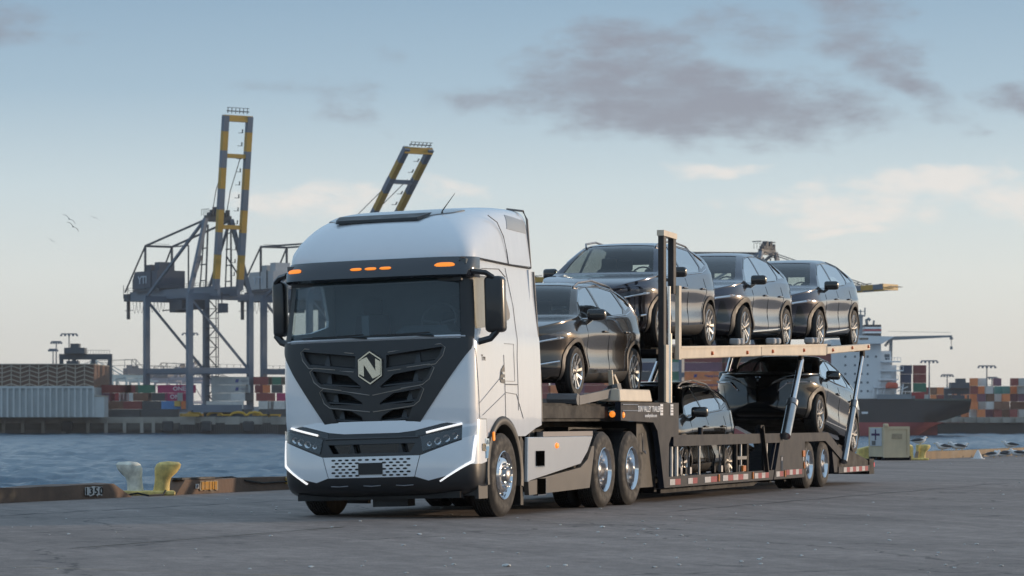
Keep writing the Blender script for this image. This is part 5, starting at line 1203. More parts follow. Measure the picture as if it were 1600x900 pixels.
def relabel(c, label, group=None):
    c['label'] = label
    if group: c['group'] = group
def recolour(c, pairs):
    """give a copied car its own paint without sharing the mesh's material slot"""
    for o in [c]+[k for k in c.children_recursive]:
        if o.type == 'MESH':
            for sl in o.material_slots:
                if sl.material in pairs: m = pairs[sl.material]; sl.link = 'OBJECT'; sl.material = m
def on_truck(c, x, z, pitch=0.0, y=0.0):
    """put a car at trailer coordinates; pitch > 0 lifts the nose"""
    M_ = Matrix.Translation(Vector(TLOC)) @ Matrix.Rotation(TRZ, 4, 'Z') @ Matrix.Translation((x, y, z)) @ Matrix.Rotation(pitch, 4, 'Y')
    c.rotation_mode = 'XYZ'; c.matrix_world = M_
G_ = 'cars carried on the trailer'
carA = build_car('suv', 'dark suv on the low front of the trailer, right behind the white cab', CARB, wp_y); carA['group'] = G_
carC = build_car('crossover', 'dark sloping-roof crossover in the middle of the upper deck', CARP, wp_t); carC['group'] = G_
for w_ in (wp_y, wp_t):
    for o in list(w_.children_recursive)+[w_]: bpy.data.objects.remove(o)
carB = copy_tree(carA); relabel(carB, 'midnight blue suv at the front of the upper deck, half behind the tall posts')
carE = copy_tree(carA); relabel(carE, 'dark suv sunk in the lower well behind the side rail and uprights')
carD = copy_tree(carC); relabel(carD, 'dark crossover at the rear end of the upper deck, last of the row')
carF = copy_tree(carC); relabel(carF, 'dark crossover on the lower deck, nose raised toward the camera')
recolour(carB, {CARB: CARP}); recolour(carE, {CARB: CARK}); recolour(carF, {CARP: CARK})
on_truck(carA, 3.95, 1.485, R(0.6)*-1); on_truck(carB, 7.95, 2.235, R(-1.2)); on_truck(carC, 12.70, 2.295, R(-1.0)); on_truck(carD, 17.82, 2.40, R(-1.8))
on_truck(carE, 9.10, 0.17, 0); on_truck(carF, 17.76, 0.905, R(8.0))
# ------------------------------------------------------------ the far side of the harbour, a kilometre off
ZF = 0.85                                        # far deck level
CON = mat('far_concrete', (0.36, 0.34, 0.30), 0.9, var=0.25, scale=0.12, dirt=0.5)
FDARK = mat('far_dark_recess', (0.035, 0.036, 0.036), 0.9, var=0.3, scale=0.3)
def far_quay(x0, x1, D, nm='far_quay'):
    mb = MB(); mb.box((x0, D, ZW-2), (x1, D+2600, ZF-0.02)); o = tag(mb.out(nm, mat('far_deck', (0.14, 0.14, 0.14), 0.9, var=0.2, scale=0.02)), kind='structure')
    mb = MB(); mb.box((x0, D-0.6, ZF-1.9), (x1, D-0.02, ZF)); mb.out('quay_coping', CON, o)
    return o
fq = far_quay(-620, 900, 1000)
def X(px, D): return (px-800)/F*D
# coping blocks, piles, sheet piling, fenders
mb = MB(); mb.box((X(-200, 1000), 998.6, -3.2), (X(288, 1000), 999.3, -1.06)); mb.out('fender_wall', mat('far_wale', (0.10, 0.095, 0.085), 0.9, var=0.4, scale=0.2), fq)
pile0 = None
for k, px in enumerate([6, 36, 68, 100, 138, 166, 195, 222, 240]):
    mb = MB(); x = X(px, 998); mb.box((x-0.5, 996.9, -4.2), (x+0.5, 998.0, -0.2)); mb.out('pile', CON, fq)
for k in range(46):
    x = X(280+k*3.4, 998); mb = MB(); mb.box((x-0.20, 998.4, ZW-1), (x+0.20, 999.0, -1.0)); mb.out('sheet_pile', mat('sheet_pile_dark', (0.07, 0.07, 0.07), 0.8, var=0.4), fq)
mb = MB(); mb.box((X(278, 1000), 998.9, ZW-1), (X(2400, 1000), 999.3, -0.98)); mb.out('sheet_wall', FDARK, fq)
for k, px in enumerate([282, 314, 352, 388, 424]):
    mb = MB(); x = X(px, 998); mb.box((x-0.15, 998.3, -1.5), (x+4.6, 999.4, ZF+0.15)); mb.out('coping_block', CON, fq)
for px in (105, 262, 322, 388):
    mb = MB(); x = X(px, 996); mb.box((x-1.8, 995.6, -3.9), (x+1.8, 997.0, -0.4)); mb.bevel(0.4, 1); mb.out('fender', mat('fender_rubber', (0.04, 0.045, 0.05), 0.9, var=0.2), fq)
for k in range(14):
    mb = MB(); x = X(1452+k*20, 999); mb.box((x-1.2, 998.0, -0.9), (x+1.4, 999.0, ZF-0.1)); mb.out('coping_block', CON, fq)
# ---------------- containers
CC = {'maroon': (0.27, 0.06, 0.055), 'red': (0.42, 0.045, 0.05), 'magenta': (0.46, 0.03, 0.14), 'green': (0.05, 0.20, 0.13), 'blue': (0.10, 0.28, 0.58), 'navy': (0.05, 0.07, 0.13), 'grey': (0.45, 0.46, 0.45), 'white': (0.66, 0.66, 0.64),
      'orange': (0.78, 0.25, 0.09), 'dark': (0.08, 0.085, 0.09), 'brown': (0.22, 0.11, 0.07), 'purple': (0.20, 0.09, 0.14), 'teal': (0.10, 0.32, 0.30)}
CMESH = {}
def container_mesh(L_, colour, fine):
    k = (L_, colour, fine)
    if k in CMESH: return CMESH[k]
    mb = MB(); W_, H_ = 2.44, 2.59; n = (24 if L_ > 7 else 12) if fine else 0
    if not fine: mb.box((-L_/2, 0, 0.02), (L_/2, W_, H_))
    else:
        # corrugated long sides between posts and rails
        mb.box((-L_/2+0.12, 0.08, 0.1), (L_/2-0.12, W_-0.08, H_-0.1))
        for x in (-L_/2, L_/2-0.16):
            for y in (0, W_-0.16): mb.box((x, y, 0.02), (x+0.16, y+0.16, H_))
        for z in (0.02, H_-0.16):
            for y in (0, W_-0.14): mb.box((-L_/2+0.16, y+0.01, z), (L_/2-0.16, y+0.13, z+0.14))
        for i in range(n):
            x = -L_/2+0.35+i*(L_-0.7)/n; mb.box((x, 0.03, 0.16), (x+(L_-0.7)/n*0.5, 0.09, H_-0.16))
        for x in (-L_/2+0.02, L_/2-0.08):
            for y in (0.3, 0.85, 1.55, 2.05): mb.box((x, y, 0.2), (x+0.06, y+0.06, H_-0.2))
    m = mat('container_'+colour, CC[colour], 0.6, var=0.15, scale=0.5, dirt=0.25)
    o = mb.out('container', m); CMESH[k] = o.data; bpy.data.objects.remove(o); return CMESH[k]
NM = {'maroon': 'maroon', 'red': 'bright red', 'magenta': 'magenta', 'green': 'green', 'blue': 'light blue', 'navy': 'navy', 'grey': 'pale grey', 'white': 'white', 'orange': 'orange', 'dark': 'dark grey', 'brown': 'brown', 'purple': 'dull purple', 'teal': 'teal'}
USED = set()
ORD = ['ground level', 'second level', 'third level', 'fourth level', 'fifth level', 'sixth level', 'seventh level']
cell = {}
def container(px, row, colour, L_=12.19, D=1004, z0=ZF, fine=True, where='', group='shipping containers', rz=0.0, extra='', n=None):
    """px: photo column of its left end; row: how high in its stack"""
    x = X(px, D)+L_/2
    c = newobj('shipping_container', container_mesh(L_, colour, fine), None, (x, D, z0+row*2.62), (0, 0, rz))
    size = 'long' if L_ > 7 else 'short'
    base = f"{size} {NM[colour]} container{extra}, {ORD[row]}, {where}"
    k = cell.get(base, 0); cell[base] = k+1
    c['_b'] = base; c['_k'] = k; c['_x'] = x
    tag(c, base, 'container', group); return c
ALLC = []
def put(*a, **k): c = container(*a, **k); ALLC.append(c); return c
def brand(c, text, size, m, x=0, z=1.35, lx=0.8):
    t = lettering('container_lettering', text, size, m, c, Matrix.Translation((x, -0.02, z)) @ MS, depth=0.05, xscale=lx); return t
CWT = mat('decal_container_white', (0.8, 0.75, 0.78), 0.6, var=0); CBL = mat('decal_container_blue', (0.05, 0.07, 0.25), 0.6, var=0); CGR = mat('decal_container_grey', (0.2, 0.2, 0.25), 0.6, var=0)
# left yard, D = 1004: pixel columns read from the photograph
def W1(px): return px
wl = 'left yard'
for px, row, col, L_, ex in [
    (148, 3, 'maroon', 12.19, ''), (186, 3, 'maroon', 6.06, ''), (212, 3, 'green', 6.06, ''), (246, 3, 'magenta', 12.19, ' lettered white'),
    (150, 2, 'purple', 6.06, ''), (172, 2, 'red', 6.06, ''), (186, 2, 'white', 4.5, ''), (208, 2, 'brown', 6.06, ''), (232, 2, 'dark', 6.06, ''), (258, 2, 'magenta', 8.5, ' lettered white'),
    (164, 1, 'brown', 6.06, ''), (192, 1, 'maroon', 6.06, ''), (222, 1, 'dark', 6.06, ''), (252, 1, 'blue', 9.3, ''),
    (160, 0, 'dark', 12.19, ''), (220, 0, 'dark', 12.19, ''),
    (330, 4, 'grey', 12.19, ' with a blue logo'), (330, 3, 'grey', 12.19, ' with a blue logo'), (331, 2, 'grey', 6.06, ''), (357, 2, 'white', 5.5, ''), (383, 2, 'dark', 2.6, ''), (383, 3, 'grey', 1.6, ''),
    (396, 4, 'maroon', 6.06, ''), (398, 3, 'maroon', 2.6, ''), (410, 3, 'orange', 2.4, ''), (424, 3, 'dark', 3.5, ''), (420, 4, 'green', 6.06, ''), (440, 4, 'maroon', 12.19, ''),
    (400, 2, 'maroon', 6.06, ''), (432, 2, 'magenta', 6.06, ''), (404, 1, 'white', 5.0, ''), (418, 1, 'white', 7.0, ''), (444, 1, 'white', 8.0, ''), (404, 0, 'dark', 12.0, ''), (322, 1, 'white', 12.0, ''), (318, 0, 'dark', 9.0, ''), (350, 0, 'dark', 9.0, '')]:
    c = put(px, row, col, L_, extra=ex, where=wl if px < 320 else 'by the tall crane', fine=True)
    if 'lettered' in ex: brand(c, 'ONE', 1.9, CWT, 1.0 if L_ > 10 else -0.6, 1.3, 1.05)
    if 'blue logo' in ex:
        mb = MB(); mb.prism([(1.6, 0.75), (2.6, 0.75), (2.9, 1.8), (1.9, 1.8)], -0.06, 0.0, 'y'); mb.out('container_logo', CBL, c); brand(c, 'Hapag-Lloyd', 0.75, CGR, 4.6, 1.3, 0.62)
mb = MB(); x = X(272, 1003); mb.box((x, 1003.5, ZF+3.5), (x+2.0, 1003.9, ZF+5.2)); o = mb.out('container_patch', mat('yellow_patch', (0.7, 0.5, 0.12), 0.6, var=0)); tag(o, 'yellow square tarpaulin on the light blue container by the crane', 'tarpaulin')
put(283, 1, 'orange', 2.5, where='at crane foot', D=1001); put(277, 2, 'grey', 1.5, D=1001, where='at crane foot')
# ---------------- the centre yard seen under the first car and between the decks
rc = random.Random(11)
for px0, n_, D in ((830, 7, 1015), ):
    for i in range(n_):
        for row in range(5):
            put(px0+i*28+rc.uniform(-2, 2), row, rc.choice(['purple', 'maroon', 'dark', 'grey', 'maroon', 'purple', 'orange']), 6.06, D=D, where='behind the low first car', fine=False)
# ---------------- right-hand yard beyond the ship
cols = ['orange', 'maroon', 'grey', 'brown', 'orange', 'dark', 'purple', 'teal', 'orange', 'white', 'maroon']
for i in range(17):
    for row in range(rc.choice([4, 5, 5]) if i < 14 else 4):
        if 1500+i*13.5 > 1665: continue
        put(1516+i*12.6+rc.uniform(-1, 1), row, rc.choice(cols), 2.5, D=1040+rc.uniform(0, 12), where='right of ship', fine=False)
for i in range(10):
    for row in range(4):
        put(1440+i*12, row, rc.choice(cols), 2.5, D=1090, where='past ship stern', fine=False)
# ---------------- cranes
CG = mat('crane_grey_blue', (0.125, 0.165, 0.22), 0.55, var=0.12, scale=0.1, dirt=0.2)
CGL = mat('crane_pale_grey', (0.42, 0.45, 0.48), 0.55, var=0.08, scale=0.1)
CGD = mat('crane_dark', (0.045, 0.06, 0.08), 0.6, var=0.2, scale=0.2)
CY = mat('crane_mustard', (0.46, 0.27, 0.035), 0.55, var=0.12, scale=0.2)
def sts_crane(label, loc, yaw, boom_deg, house='dark', H=40.0, apex=64.0, blen=57.0, body=None, group='ship-to-shore cranes', detail=True, base=22.0, gauge=30.5):
    """local x: boom direction, local y: along the quay (away from the camera); origin between the landside legs"""
    t = thing('gantry_crane', label, 'crane', loc, yaw, group); B = body or CG
    def out(mb, n, m, p=t, **k): return mb.out(n, m, p, **k)
    hb = base/2
    for x in (0, gauge):
        for y in (-hb, hb):
            mb = MB(); mb.bar((x, y, 2.2), (x, y, H), 1.75, 1.75); leg = out(mb, 'leg', B)
            if detail:
                mb = MB(); mb.box((x-1.0, y-3.0, 0.2), (x+1.0, y+3.0, 1.2)); out(mb, 'wheel_bogie', CY, leg)
        mb = MB(); mb.bar((x, -hb+0.9, 15), (x, hb-0.9, 15), 1.5, 1.9); pb = out(mb, 'portal_beam', B)
        if detail:
            mb = MB(); mb.bar((x, -hb+1, 17.0), (x, hb-1, 17.0), 0.08, 0.08)
            for k in range(9): mb.bar((x, -hb+1+k*(base-2)/8, 15.9), (x, -hb+1+k*(base-2)/8, 17.05), 0.10)
            out(mb, 'handrail', CGD, pb)
        mb = MB(); mb.bar((x, -hb+0.9, 2.8), (x, hb-0.9, 2.8), 1.6, 2.4); out(mb, 'sill_beam', B)
        mb = MB(); mb.bar((x, -hb, H-1.2), (x, hb, H-1.2), 1.4, 2.0); out(mb, 'top_beam', B)
        mb = MB(); mb.bar((x, -hb+0.5, H-2), (x, hb-0.9, 15.8), 0.7, 0.7); out(mb, 'diagonal_brace', B)
    for y in (-hb, hb):
        mb = MB(); mb.bar((0.9, y, 15), (gauge-0.9, y, 15), 1.2, 1.6); out(mb, 'side_beam', B)
    # trolley girders
    for y in (-3.6, 3.6):
        mb = MB(); mb.bar((-26, y, H+0.5), (gauge+6, y, H+0.5), 1.1, 3.2); out(mb, 'trolley_girder', B)
    mb = MB()
    for x in range(-25, int(gauge)+3, 4): mb.bar((x, -3.6, H-0.6), (x, 3.6, H-0.6), 0.4)
    mb.bar((-27, -4.6, H+2.6), (gauge+2, -4.6, H+2.6), 0.10); mb.bar((-27, -4.6, H+3.4), (gauge+2, -4.6, H+3.4), 0.10)
    for x in range(-26, int(gauge)+2, 3): mb.bar((x, -4.6, H+2.0), (x, -4.6, H+3.4), 0.1)
    if not detail: out(mb, 'girder_walkway', CGD)
    else:
        out(mb, 'girder_walkway', CGD)
        mb = MB(); mb.box((-30, -4.5, H-1), (-26, 4.5, H+1.5)); mb.bar((-30, -4.6, H+3), (-26, -4.6, H+3), 0.12); mb.bar((-29.5, -3, H-7), (-29.5, -3, H), 0.9); mb.bar((-32, -3, H-4), (-26, -3, H-4), 0.2); mb.bar((-30, -4.6, H+4.6), (-30, -4.6, H), 0.15); mb.bar((-27, -4.6, H+4.0), (-27, -4.6, H), 0.15); out(mb, 'back_platform', CGD)
        for k in range(9):       # festoon loops
            x0 = -24+k*2.6; mb = MB(); mb.tube([(x0, -4.0, H-1.2), (x0+0.6, -4.0, H-4.2), (x0+1.3, -4.0, H-5.2), (x0+2.0, -4.0, H-4.2), (x0+2.6, -4.0, H-1.2)], 0.07, 4); out(mb, 'festoon_cable', CGD)
        mb = MB(); mb.box((3, -4.2, H-4.6), (12, 4.2, H-1.6)); mb.bar((-1, -4.4, H-4.8), (16, -4.4, H-4.8), 0.35); mb.box((4, -4.6, H-5.6), (8, 0, H-4.6)); out(mb, 'trolley', CGD)
        mb = MB(); mb.box((gauge+4, -3.0, H-6.5), (gauge+7, -0.8, H-3.5)); mb.bar((gauge+5, -2, H-3.5), (gauge+5, -2, H), 0.3); mb.bar((gauge+3.5, -3.2, H-6.5), (gauge+7.5, -3.2, H-6.5), 0.3); out(mb, 'operator_cab', CGD)
        # stair tower on the far waterside leg
        mb = MB()
        for k in range(11):
            z = 4+k*3.2; s = 1 if k % 2 else -1; mb.bar((2.2, hb+1.2-1.6*s, z), (2.2, hb+1.2+1.6*s, z+3.2), 0.5, 0.25); mb.box((1.4, hb-0.6, z-0.1), (3.0, hb+3.0, z+0.1))
        mb.bar((1.4, hb+3, 2), (1.4, hb+3, H), 0.25); mb.bar((3.0, hb+3, 2), (3.0, hb+3, H), 0.25); out(mb, 'stair_tower', CGD)
    # machinery house
    HM = mat('house_navy', (0.055, 0.075, 0.11), 0.6, var=0.1, scale=0.2) if house == 'dark' else CGL
    mb = MB(); mb.box((-20, -5.2, H+2.8), (-4, 5.2, H+8.6)); mh = out(mb, 'machinery_house', HM)
    mb = MB(); mb.prism([(-22.5, H+2.8), (-20, H+2.8), (-20, H+8.6), (-20.6, H+8.6), (-22.5, H+5.8)], -5.0, 5.0, 'y'); mb.box((-16.5, -3.5, H+8.6), (-11.5, 3, H+10.8)); mb.box((-10, -3.0, H+8.6), (-6.5, 2.6, H+11.5)); out(mb, 'roof_unit', HM, mh)
    if detail:
        lt = lettering('house_lettering', 'YTI', 3.6, mat('house_letter', (0.45, 0.52, 0.60), 0.6, var=0), mh, Matrix.Translation((-14.5, -5.3, H+5.6)) @ MS, depth=0.1, xscale=1.25)
    mb = MB(); mb.bar((-21, -5.4, H+2.2), (-2, -5.4, H+2.2), 0.25, 0.9); mb.bar((-8, -5.4, H+3), (-8, -5.4, H+9), 0.3); out(mb, 'house_gallery', CGD, mh)
    # A-frame
    ax = gauge-3.0
    for y in (-hb, hb):
        yt = y*0.42
        mb = MB(); mb.bar((gauge, y, H-0.5), (ax+2, yt, apex), 1.3, 1.3); out(mb, 'frame_leg', B)
        mb = MB(); mb.bar((0, y, H-0.5), (ax+1, yt, apex-0.5), 0.8, 0.8); out(mb, 'back_stay', B)
        mb = MB(); mb.bar((ax+1, yt, apex-0.5), (-13, y*0.45, H+17), 0.55); mb.bar((-13, y*0.45, H+17), (-27, y*0.5, H+2), 0.4); out(mb, 'tie_bar', CGD)
        mb = MB(); mb.bar((-13, y*0.45, H+17), (-13, y*0.45, H+2), 0.6); out(mb, 'gallows_post', CGD)
        mb = MB(); mb.bar((gauge, y, H), (gauge-4, yt, apex-22+10), 0.5); out(mb, 'frame_brace', CGD)
        # inner mast of the frame
        mb = MB(); mb.bar((ax+2.6, yt*0.9, apex-2), (gauge-1, yt*1.0, H+2), 0.45); mb.bar((ax+0.4, yt*0.9, apex-2), (gauge-5, yt*1.0, H+2), 0.35)
        for k in range(4): z = H+4+k*5.2; mb.bar((gauge-4.6, yt, z), (gauge-1.0, yt, z), 0.35)
        out(mb, 'frame_ladder', CGD)
    mb = MB(); mb.bar((-13, -hb*0.45, H+17), (-13, hb*0.45, H+17), 0.7); mb.bar((-13, -4, H+17.8), (-13, 4, H+17.8), 0.1); mb.bar((-13, hb*0.45, H+17), (-1, hb*0.45, H+17), 0.4); mb.bar((-1, hb*0.45, H+17), (-1, hb*0.45, H+2), 0.4); out(mb, 'gallows_beam', CGD)
    mb = MB(); mb.bar((ax+1.5, -hb*0.42, apex), (ax+1.5, hb*0.42, apex), 1.6, 2.0); ah = out(mb, 'apex_beam', CGD)
    mb = MB()
    for k in range(8):
        y = -3.4+k*0.95; mb.box((ax+0.5, y, apex+0.9), (ax+2.6, y+0.55, apex+2.0+0.9*((k*7) % 3)))
    mb.bar((ax-1, -hb*0.42, apex+3.0), (ax+4, -hb*0.42, apex+3.0), 0.12)
    for k in range(5): mb.bar((ax-1+k*1.25, -hb*0.42, apex+1), (ax-1+k*1.25, -hb*0.42, apex+3), 0.12)
    out(mb, 'sheave_block', CGD, ah)
    # boom
    hx_, hz = gauge+5.2, H+1.0; a = R(boom_deg); dx, dz = math.cos(a), math.sin(a)
    def bp(s, y, o=0): return (hx_+dx*s-dz*o, y, hz+dz*s+dx*o)
    for y in (-4.3, 4.3):
        bands = [0.0, 0.165, 0.30, 0.37, 0.54, 0.67, 0.84, 1.0] if boom_deg > 60 else [0.0, 0.165, 0.30, 0.42, 0.54, 0.70, 0.84, 1.0]
        bands = [0, 0.06, 0.20, 0.33, 0.46, 0.58, 0.70, 0.80, 0.91, 1.0]
        for k in range(len(bands)-1):
            mb = MB(); mb.bar(bp(blen*bands[k], y), bp(blen*bands[k+1], y), 1.75, 1.9, up=(0, 1, 0)); out(mb, 'boom_girder', (B if k % 2 == 0 else CY) if body is None else B)
        mb = MB(); mb.bar(bp(0, y*1.0, 1.4), bp(blen*0.77, y, 1.9), 0.25); out(mb, 'boom_stay', CGD)
    for f_ in (0.985, 0.77, 0.36):
        mb = MB(); mb.bar(bp(blen*f_, -5.1), bp(blen*f_, 5.1), 1.5, 2.0 if f_ > 0.9 else 1.3); out(mb, 'boom_cross_beam', CY if body is None and not (boom_deg < 60 and f_ == 0.77) else B)
    mb = MB()
    for k in range(6): mb.bar(bp(blen+0.8, -3.6+k*1.4), bp(blen+2.6, -3.6+k*1.4), 0.18)
    mb.bar(bp(blen+2.6, -4), bp(blen+2.6, 4), 0.15); mb.bar(bp(blen+1.5, -4), bp(blen+1.5, 4), 0.3)
    out(mb, 'boom_tip_rail', CGD)
    mb = MB()
    for k in range(12):
        s = blen*(0.08+0.075*k); mb.bar(bp(s, 2.6, 0.6), bp(s, 0.9, 0.6), 0.16)
        mb.bar(bp(s, 2.4, 0.6), bp(s+1.2, 2.4, 0.6), 0.3)
    out(mb, 'boom_ladder', CGD)['kind'] = 'stuff'
    # forestays: slack pair from the apex to the boom
    for y in (-2.6, 2.6):
        mb = MB(); p, q = Vector((ax+2, y, apex)), Vector(bp(blen*0.77, y, 1.2)); md = p.lerp(q, 0.5)+Vector((-2.0, 0, -1.0)) if boom_deg > 30 else p.lerp(q, 0.5); mb.tube([p, md, q], 0.16, 4); out(mb, 'fore_stay', CGD)
    return t
def crane_at(px_landleft, D, dvec, **k):
    """local x = dvec (world xy), origin between the landside legs"""
    yaw = math.atan2(dvec[1], dvec[0]); e = Vector((-dvec[1], dvec[0])).normalized()
    p = Vector((X(px_landleft, D), D)) + e*k.get('base', 22.0)/2
    return dict(loc=(p.x, p.y, ZF), yaw=yaw)
dv = (0.55, -0.835)
sts_crane('tall blue-grey gantry crane with its mustard-banded boom raised almost upright', **crane_at(229, 1020, dv), boom_deg=83, blen=55.5)
sts_crane('gantry crane rising behind the white cab, banded boom raised at a slant', **crane_at(412, 1024, dv), boom_deg=44, house='pale', blen=61, apex=57)
sts_crane('gantry crane with its dark sheaves showing above the upper-deck cars, boom lowered', **crane_at(1064, 1100, (0.80, -0.60)), boom_deg=2, blen=43, apex=58, H=42, detail=True)
sts_crane('gantry crane hidden behind the cab, boom tip showing over the first car', **crane_at(533, 1130, (0.80, -0.60)), boom_deg=0, apex=56, H=47, detail=False)
sts_crane('gantry crane off the right edge, only its pale lattice boom tip in view', **crane_at(1940, 1250, (-0.80, -0.60)), boom_deg=1, H=39, apex=60, detail=False, body=CGL)
# distant crane clusters seen through the portal legs
PALE = mat('far_crane_haze_teal', (0.30, 0.42, 0.46), 0.7, var=0.1); PALE2 = mat('far_crane_haze_violet', (0.22, 0.24, 0.32), 0.7, var=0.1)  # distance haze is put into these pale bluish crane colours
for i, (px, D, bd, m_, lb_) in enumerate([(190, 3000, 0, PALE, 'tiny haze-tinted teal crane on the skyline, leftmost of the far ones'), (210, 3300, 0, PALE, 'tiny haze-tinted teal crane just left of the landside crane leg'), (252, 3400, 0, PALE2, 'faint haze-tinted far crane, first inside the tall crane legs'),
        (272, 3200, 0, PALE2, 'faint far crane midway between the tall crane legs'), (292, 3500, 0, PALE2, 'faint haze-tinted far crane nearest the stair tower')]):
    sts_crane(lb_, (X(px, D), D, ZF), math.atan2(-0.5, -0.8 if m_ is PALE else 0.8), bd, H=38, apex=54, blen=40, body=m_, detail=False, group='cranes far off on the skyline')
# ---------------- rubber-tyred gantries
def rtg(label, px0, px1, D, ytop, group=None, m=CGD, legs=(0.0, 0.26, 0.66, 1.0)):
    x0, x1 = X(px0, D), X(px1, D); h = (HZ-ytop)/F*D; t = thing('yard_gantry', label, 'crane', (x0, D, ZF), 0, group); w = x1-x0
    for f_ in legs:
        mb = MB(); mb.bar((w*f_, 0, 0), (w*f_, 0, h), 1.35 if f_ in (1.0,) else 0.9, 1.3); mb.out('leg', m, t)
    mb = MB(); mb.bar((-0.7, 0, h-0.8), (w+0.7, 0, h-0.8), 1.4, 1.9); mb.out('top_beam', m, t)
    mb = MB(); mb.bar((w*0.66, -6, h-2.9), (w*1.0, -6, h-2.9), 0.15, 0.15); mb.box((w*0.08, -3, h+0.2), (w*0.5, 3, h+2.2)); mb.box((w*0.2, -2, h+2.2), (w*0.38, 2, h+3.6)); mb.out('machinery', m, t)
    mb = MB(); mb.bar((w*0.55, -0.9, h+1.4), (w, -0.9, h+1.4), 0.10)
    for k in range(9): mb.bar((w*(0.55+0.056*k), -0.9, h), (w*(0.55+0.056*k), -0.9, h+1.4), 0.10)
    mb.out('handrail', m, t)
    mb = MB(); mb.box((w*0.12, -2, h-4.6), (w*0.36, 2, h-2.2)); mb.bar((w*0.15, 0, h-2.2), (w*0.15, 0, h-0.5), 0.3); mb.bar((w*0.33, 0, h-2.2), (w*0.33, 0, h-0.5), 0.3); mb.out('trolley', m, t)
    return t
RT = mat('yard_gantry_blue', (0.06, 0.08, 0.105), 0.6, var=0.15)
rtg('slate blue yard gantry straddling the containers behind the pale shed', 96, 172, 1045, 552, m=RT)
rtg('slate blue yard gantry on the terminal right of the ship stern', 1478, 1556, 1075, 606, m=RT)
# ---------------- light masts
def mast(px, ytop, D, w, label):
    t = thing('light_mast', label, 'light mast', (X(px, D), D, ZF), 0, 'floodlight masts'); h = (HZ-ytop)/F*D
    mb = MB(); mb.tube([(0, 0, 0), (0, 0, h)], [0.38, 0.2], 6); mb.out('pole', CG, t)
    mb = MB(); mb.bar((-w/2, 0, h), (w/2, 0, h), 0.35, 0.4)
    for k in range(5): mb.cbox((-w/2+w*k/4, 0, h-0.5), (0.7, 0.5, 0.6))
    mb.out('lamp_bar', CG, t)
for a in ((108, 520, 1080, 5.5, 'tall light mast with a wide bar over the yard gantry at left'), (88, 532, 1080, 3.5, 'double-headed light mast left of the yard gantry'), (83, 544, 1110, 3, 'short light mast at the far left of the yard'), (297, 519, 1150, 5.5, 'light mast seen between the legs of the tall crane'),
          (1452, 562, 1060, 5.5, 'light mast just right of the ship containers'), (1542, 570, 1070, 5.8, 'tallest light mast behind the right-hand yard gantry'), (1480, 584, 1150, 4.2, 'smaller light mast between the two taller ones at right'), (1550, 588, 1200, 4, 'faint light mast close behind the tall right-hand one')): mast(*a)
# ---------------- the pale shed at left
D_ = 985; def_ = None
BRN = mat('shed_brown', (0.16, 0.095, 0.07), 0.8, var=0.25, scale=0.1); TRU = mat('shed_truss_tan', (0.42, 0.36, 0.29), 0.7, var=0.15, scale=0.2); SHW = mat('shed_grey_white', (0.50, 0.53, 0.53), 0.7, var=0.08, scale=0.1, dirt=0.2)
sx0, sx1 = X(-160, D_), X(146, D_); zt = CH+(HZ-605)/F*D_; zr = CH+(HZ-570)/F*D_
shed = thing('storage_shed', 'pale ribbed storage building with brown chevron-braced upper wall at left', 'building', (sx0, D_, ZF), 0)
def sh(mb, n, m, p=shed): return mb.out(n, m, p)
mb = MB(); mb.box((0, 0, 0), (sx1-sx0, 40, zt-ZF)); sh(mb, 'lower_wall', mat('shed_panel_grey', (0.38, 0.42, 0.43), 0.7, var=0.12, scale=0.15, dirt=0.3))
mb = MB(); mb.box((0, 0.6, zt-ZF), (sx1-sx0-0.05, 40, zr-ZF)); up_ = sh(mb, 'upper_wall', BRN)
mb = MB(); mb.box((-0.2, -0.5, zt-ZF-0.35), (sx1-sx0+0.1, 0.6, zt-ZF+0.35)); sh(mb, 'eaves_band', SHW)
mb = MB(); mb.box((-0.2, -0.2, zr-ZF), (sx1-sx0+0.05, 40, zr-ZF+0.35)); sh(mb, 'roof', TRU)
n = 32
for k in range(n+1):
    x = (sx1-sx0)*k/n; mb = MB(); mb.box((x-0.32, -0.55, 0), (x+0.32, 0, zt-ZF-0.3)); sh(mb, 'rib', SHW)
bw = 28.6/F*D_; nb = 11; hh = zr-zt
for k in range(nb):
    xr = sx1-sx0-k*bw; xl = xr-bw; xm = (xl+xr)/2
    mb = MB(); mb.box((xl-0.14, 0.1, zt-ZF+0.3), (xl+0.14, 0.6, zr-ZF)); sh(mb, 'upright', TRU, up_)
    mb = MB(); mb.box((xm-0.12, 0.1, zt-ZF+0.3), (xm+0.12, 0.6, zr-ZF)); sh(mb, 'upright', TRU, up_)
    for j in range(5):
        z = zt-ZF+0.1+hh*(j+0.05)/5
        mb = MB(); mb.bar((xl, 0.15, z), (xm, 0.15, z+0.95), 0.2, 0.32); mb.bar((xm, 0.15, z+0.95), (xr, 0.15, z), 0.2, 0.32); sh(mb, 'chevron_brace', TRU, up_)
an = thing('annex', 'low pale annex box at the right end of the ribbed shed', 'building', (X(146.5, D_), D_, ZF), 0)
mb = MB(); mb.box((0, 0, 0), (3.3, 10, (HZ-618)/F*D_)); mb.out('wall', SHW, an); mb = MB(); mb.box((-0.1, -0.2, (HZ-618)/F*D_), (3.4, 10, (HZ-618)/F*D_+0.4)); mb.out('roof', TRU, an)
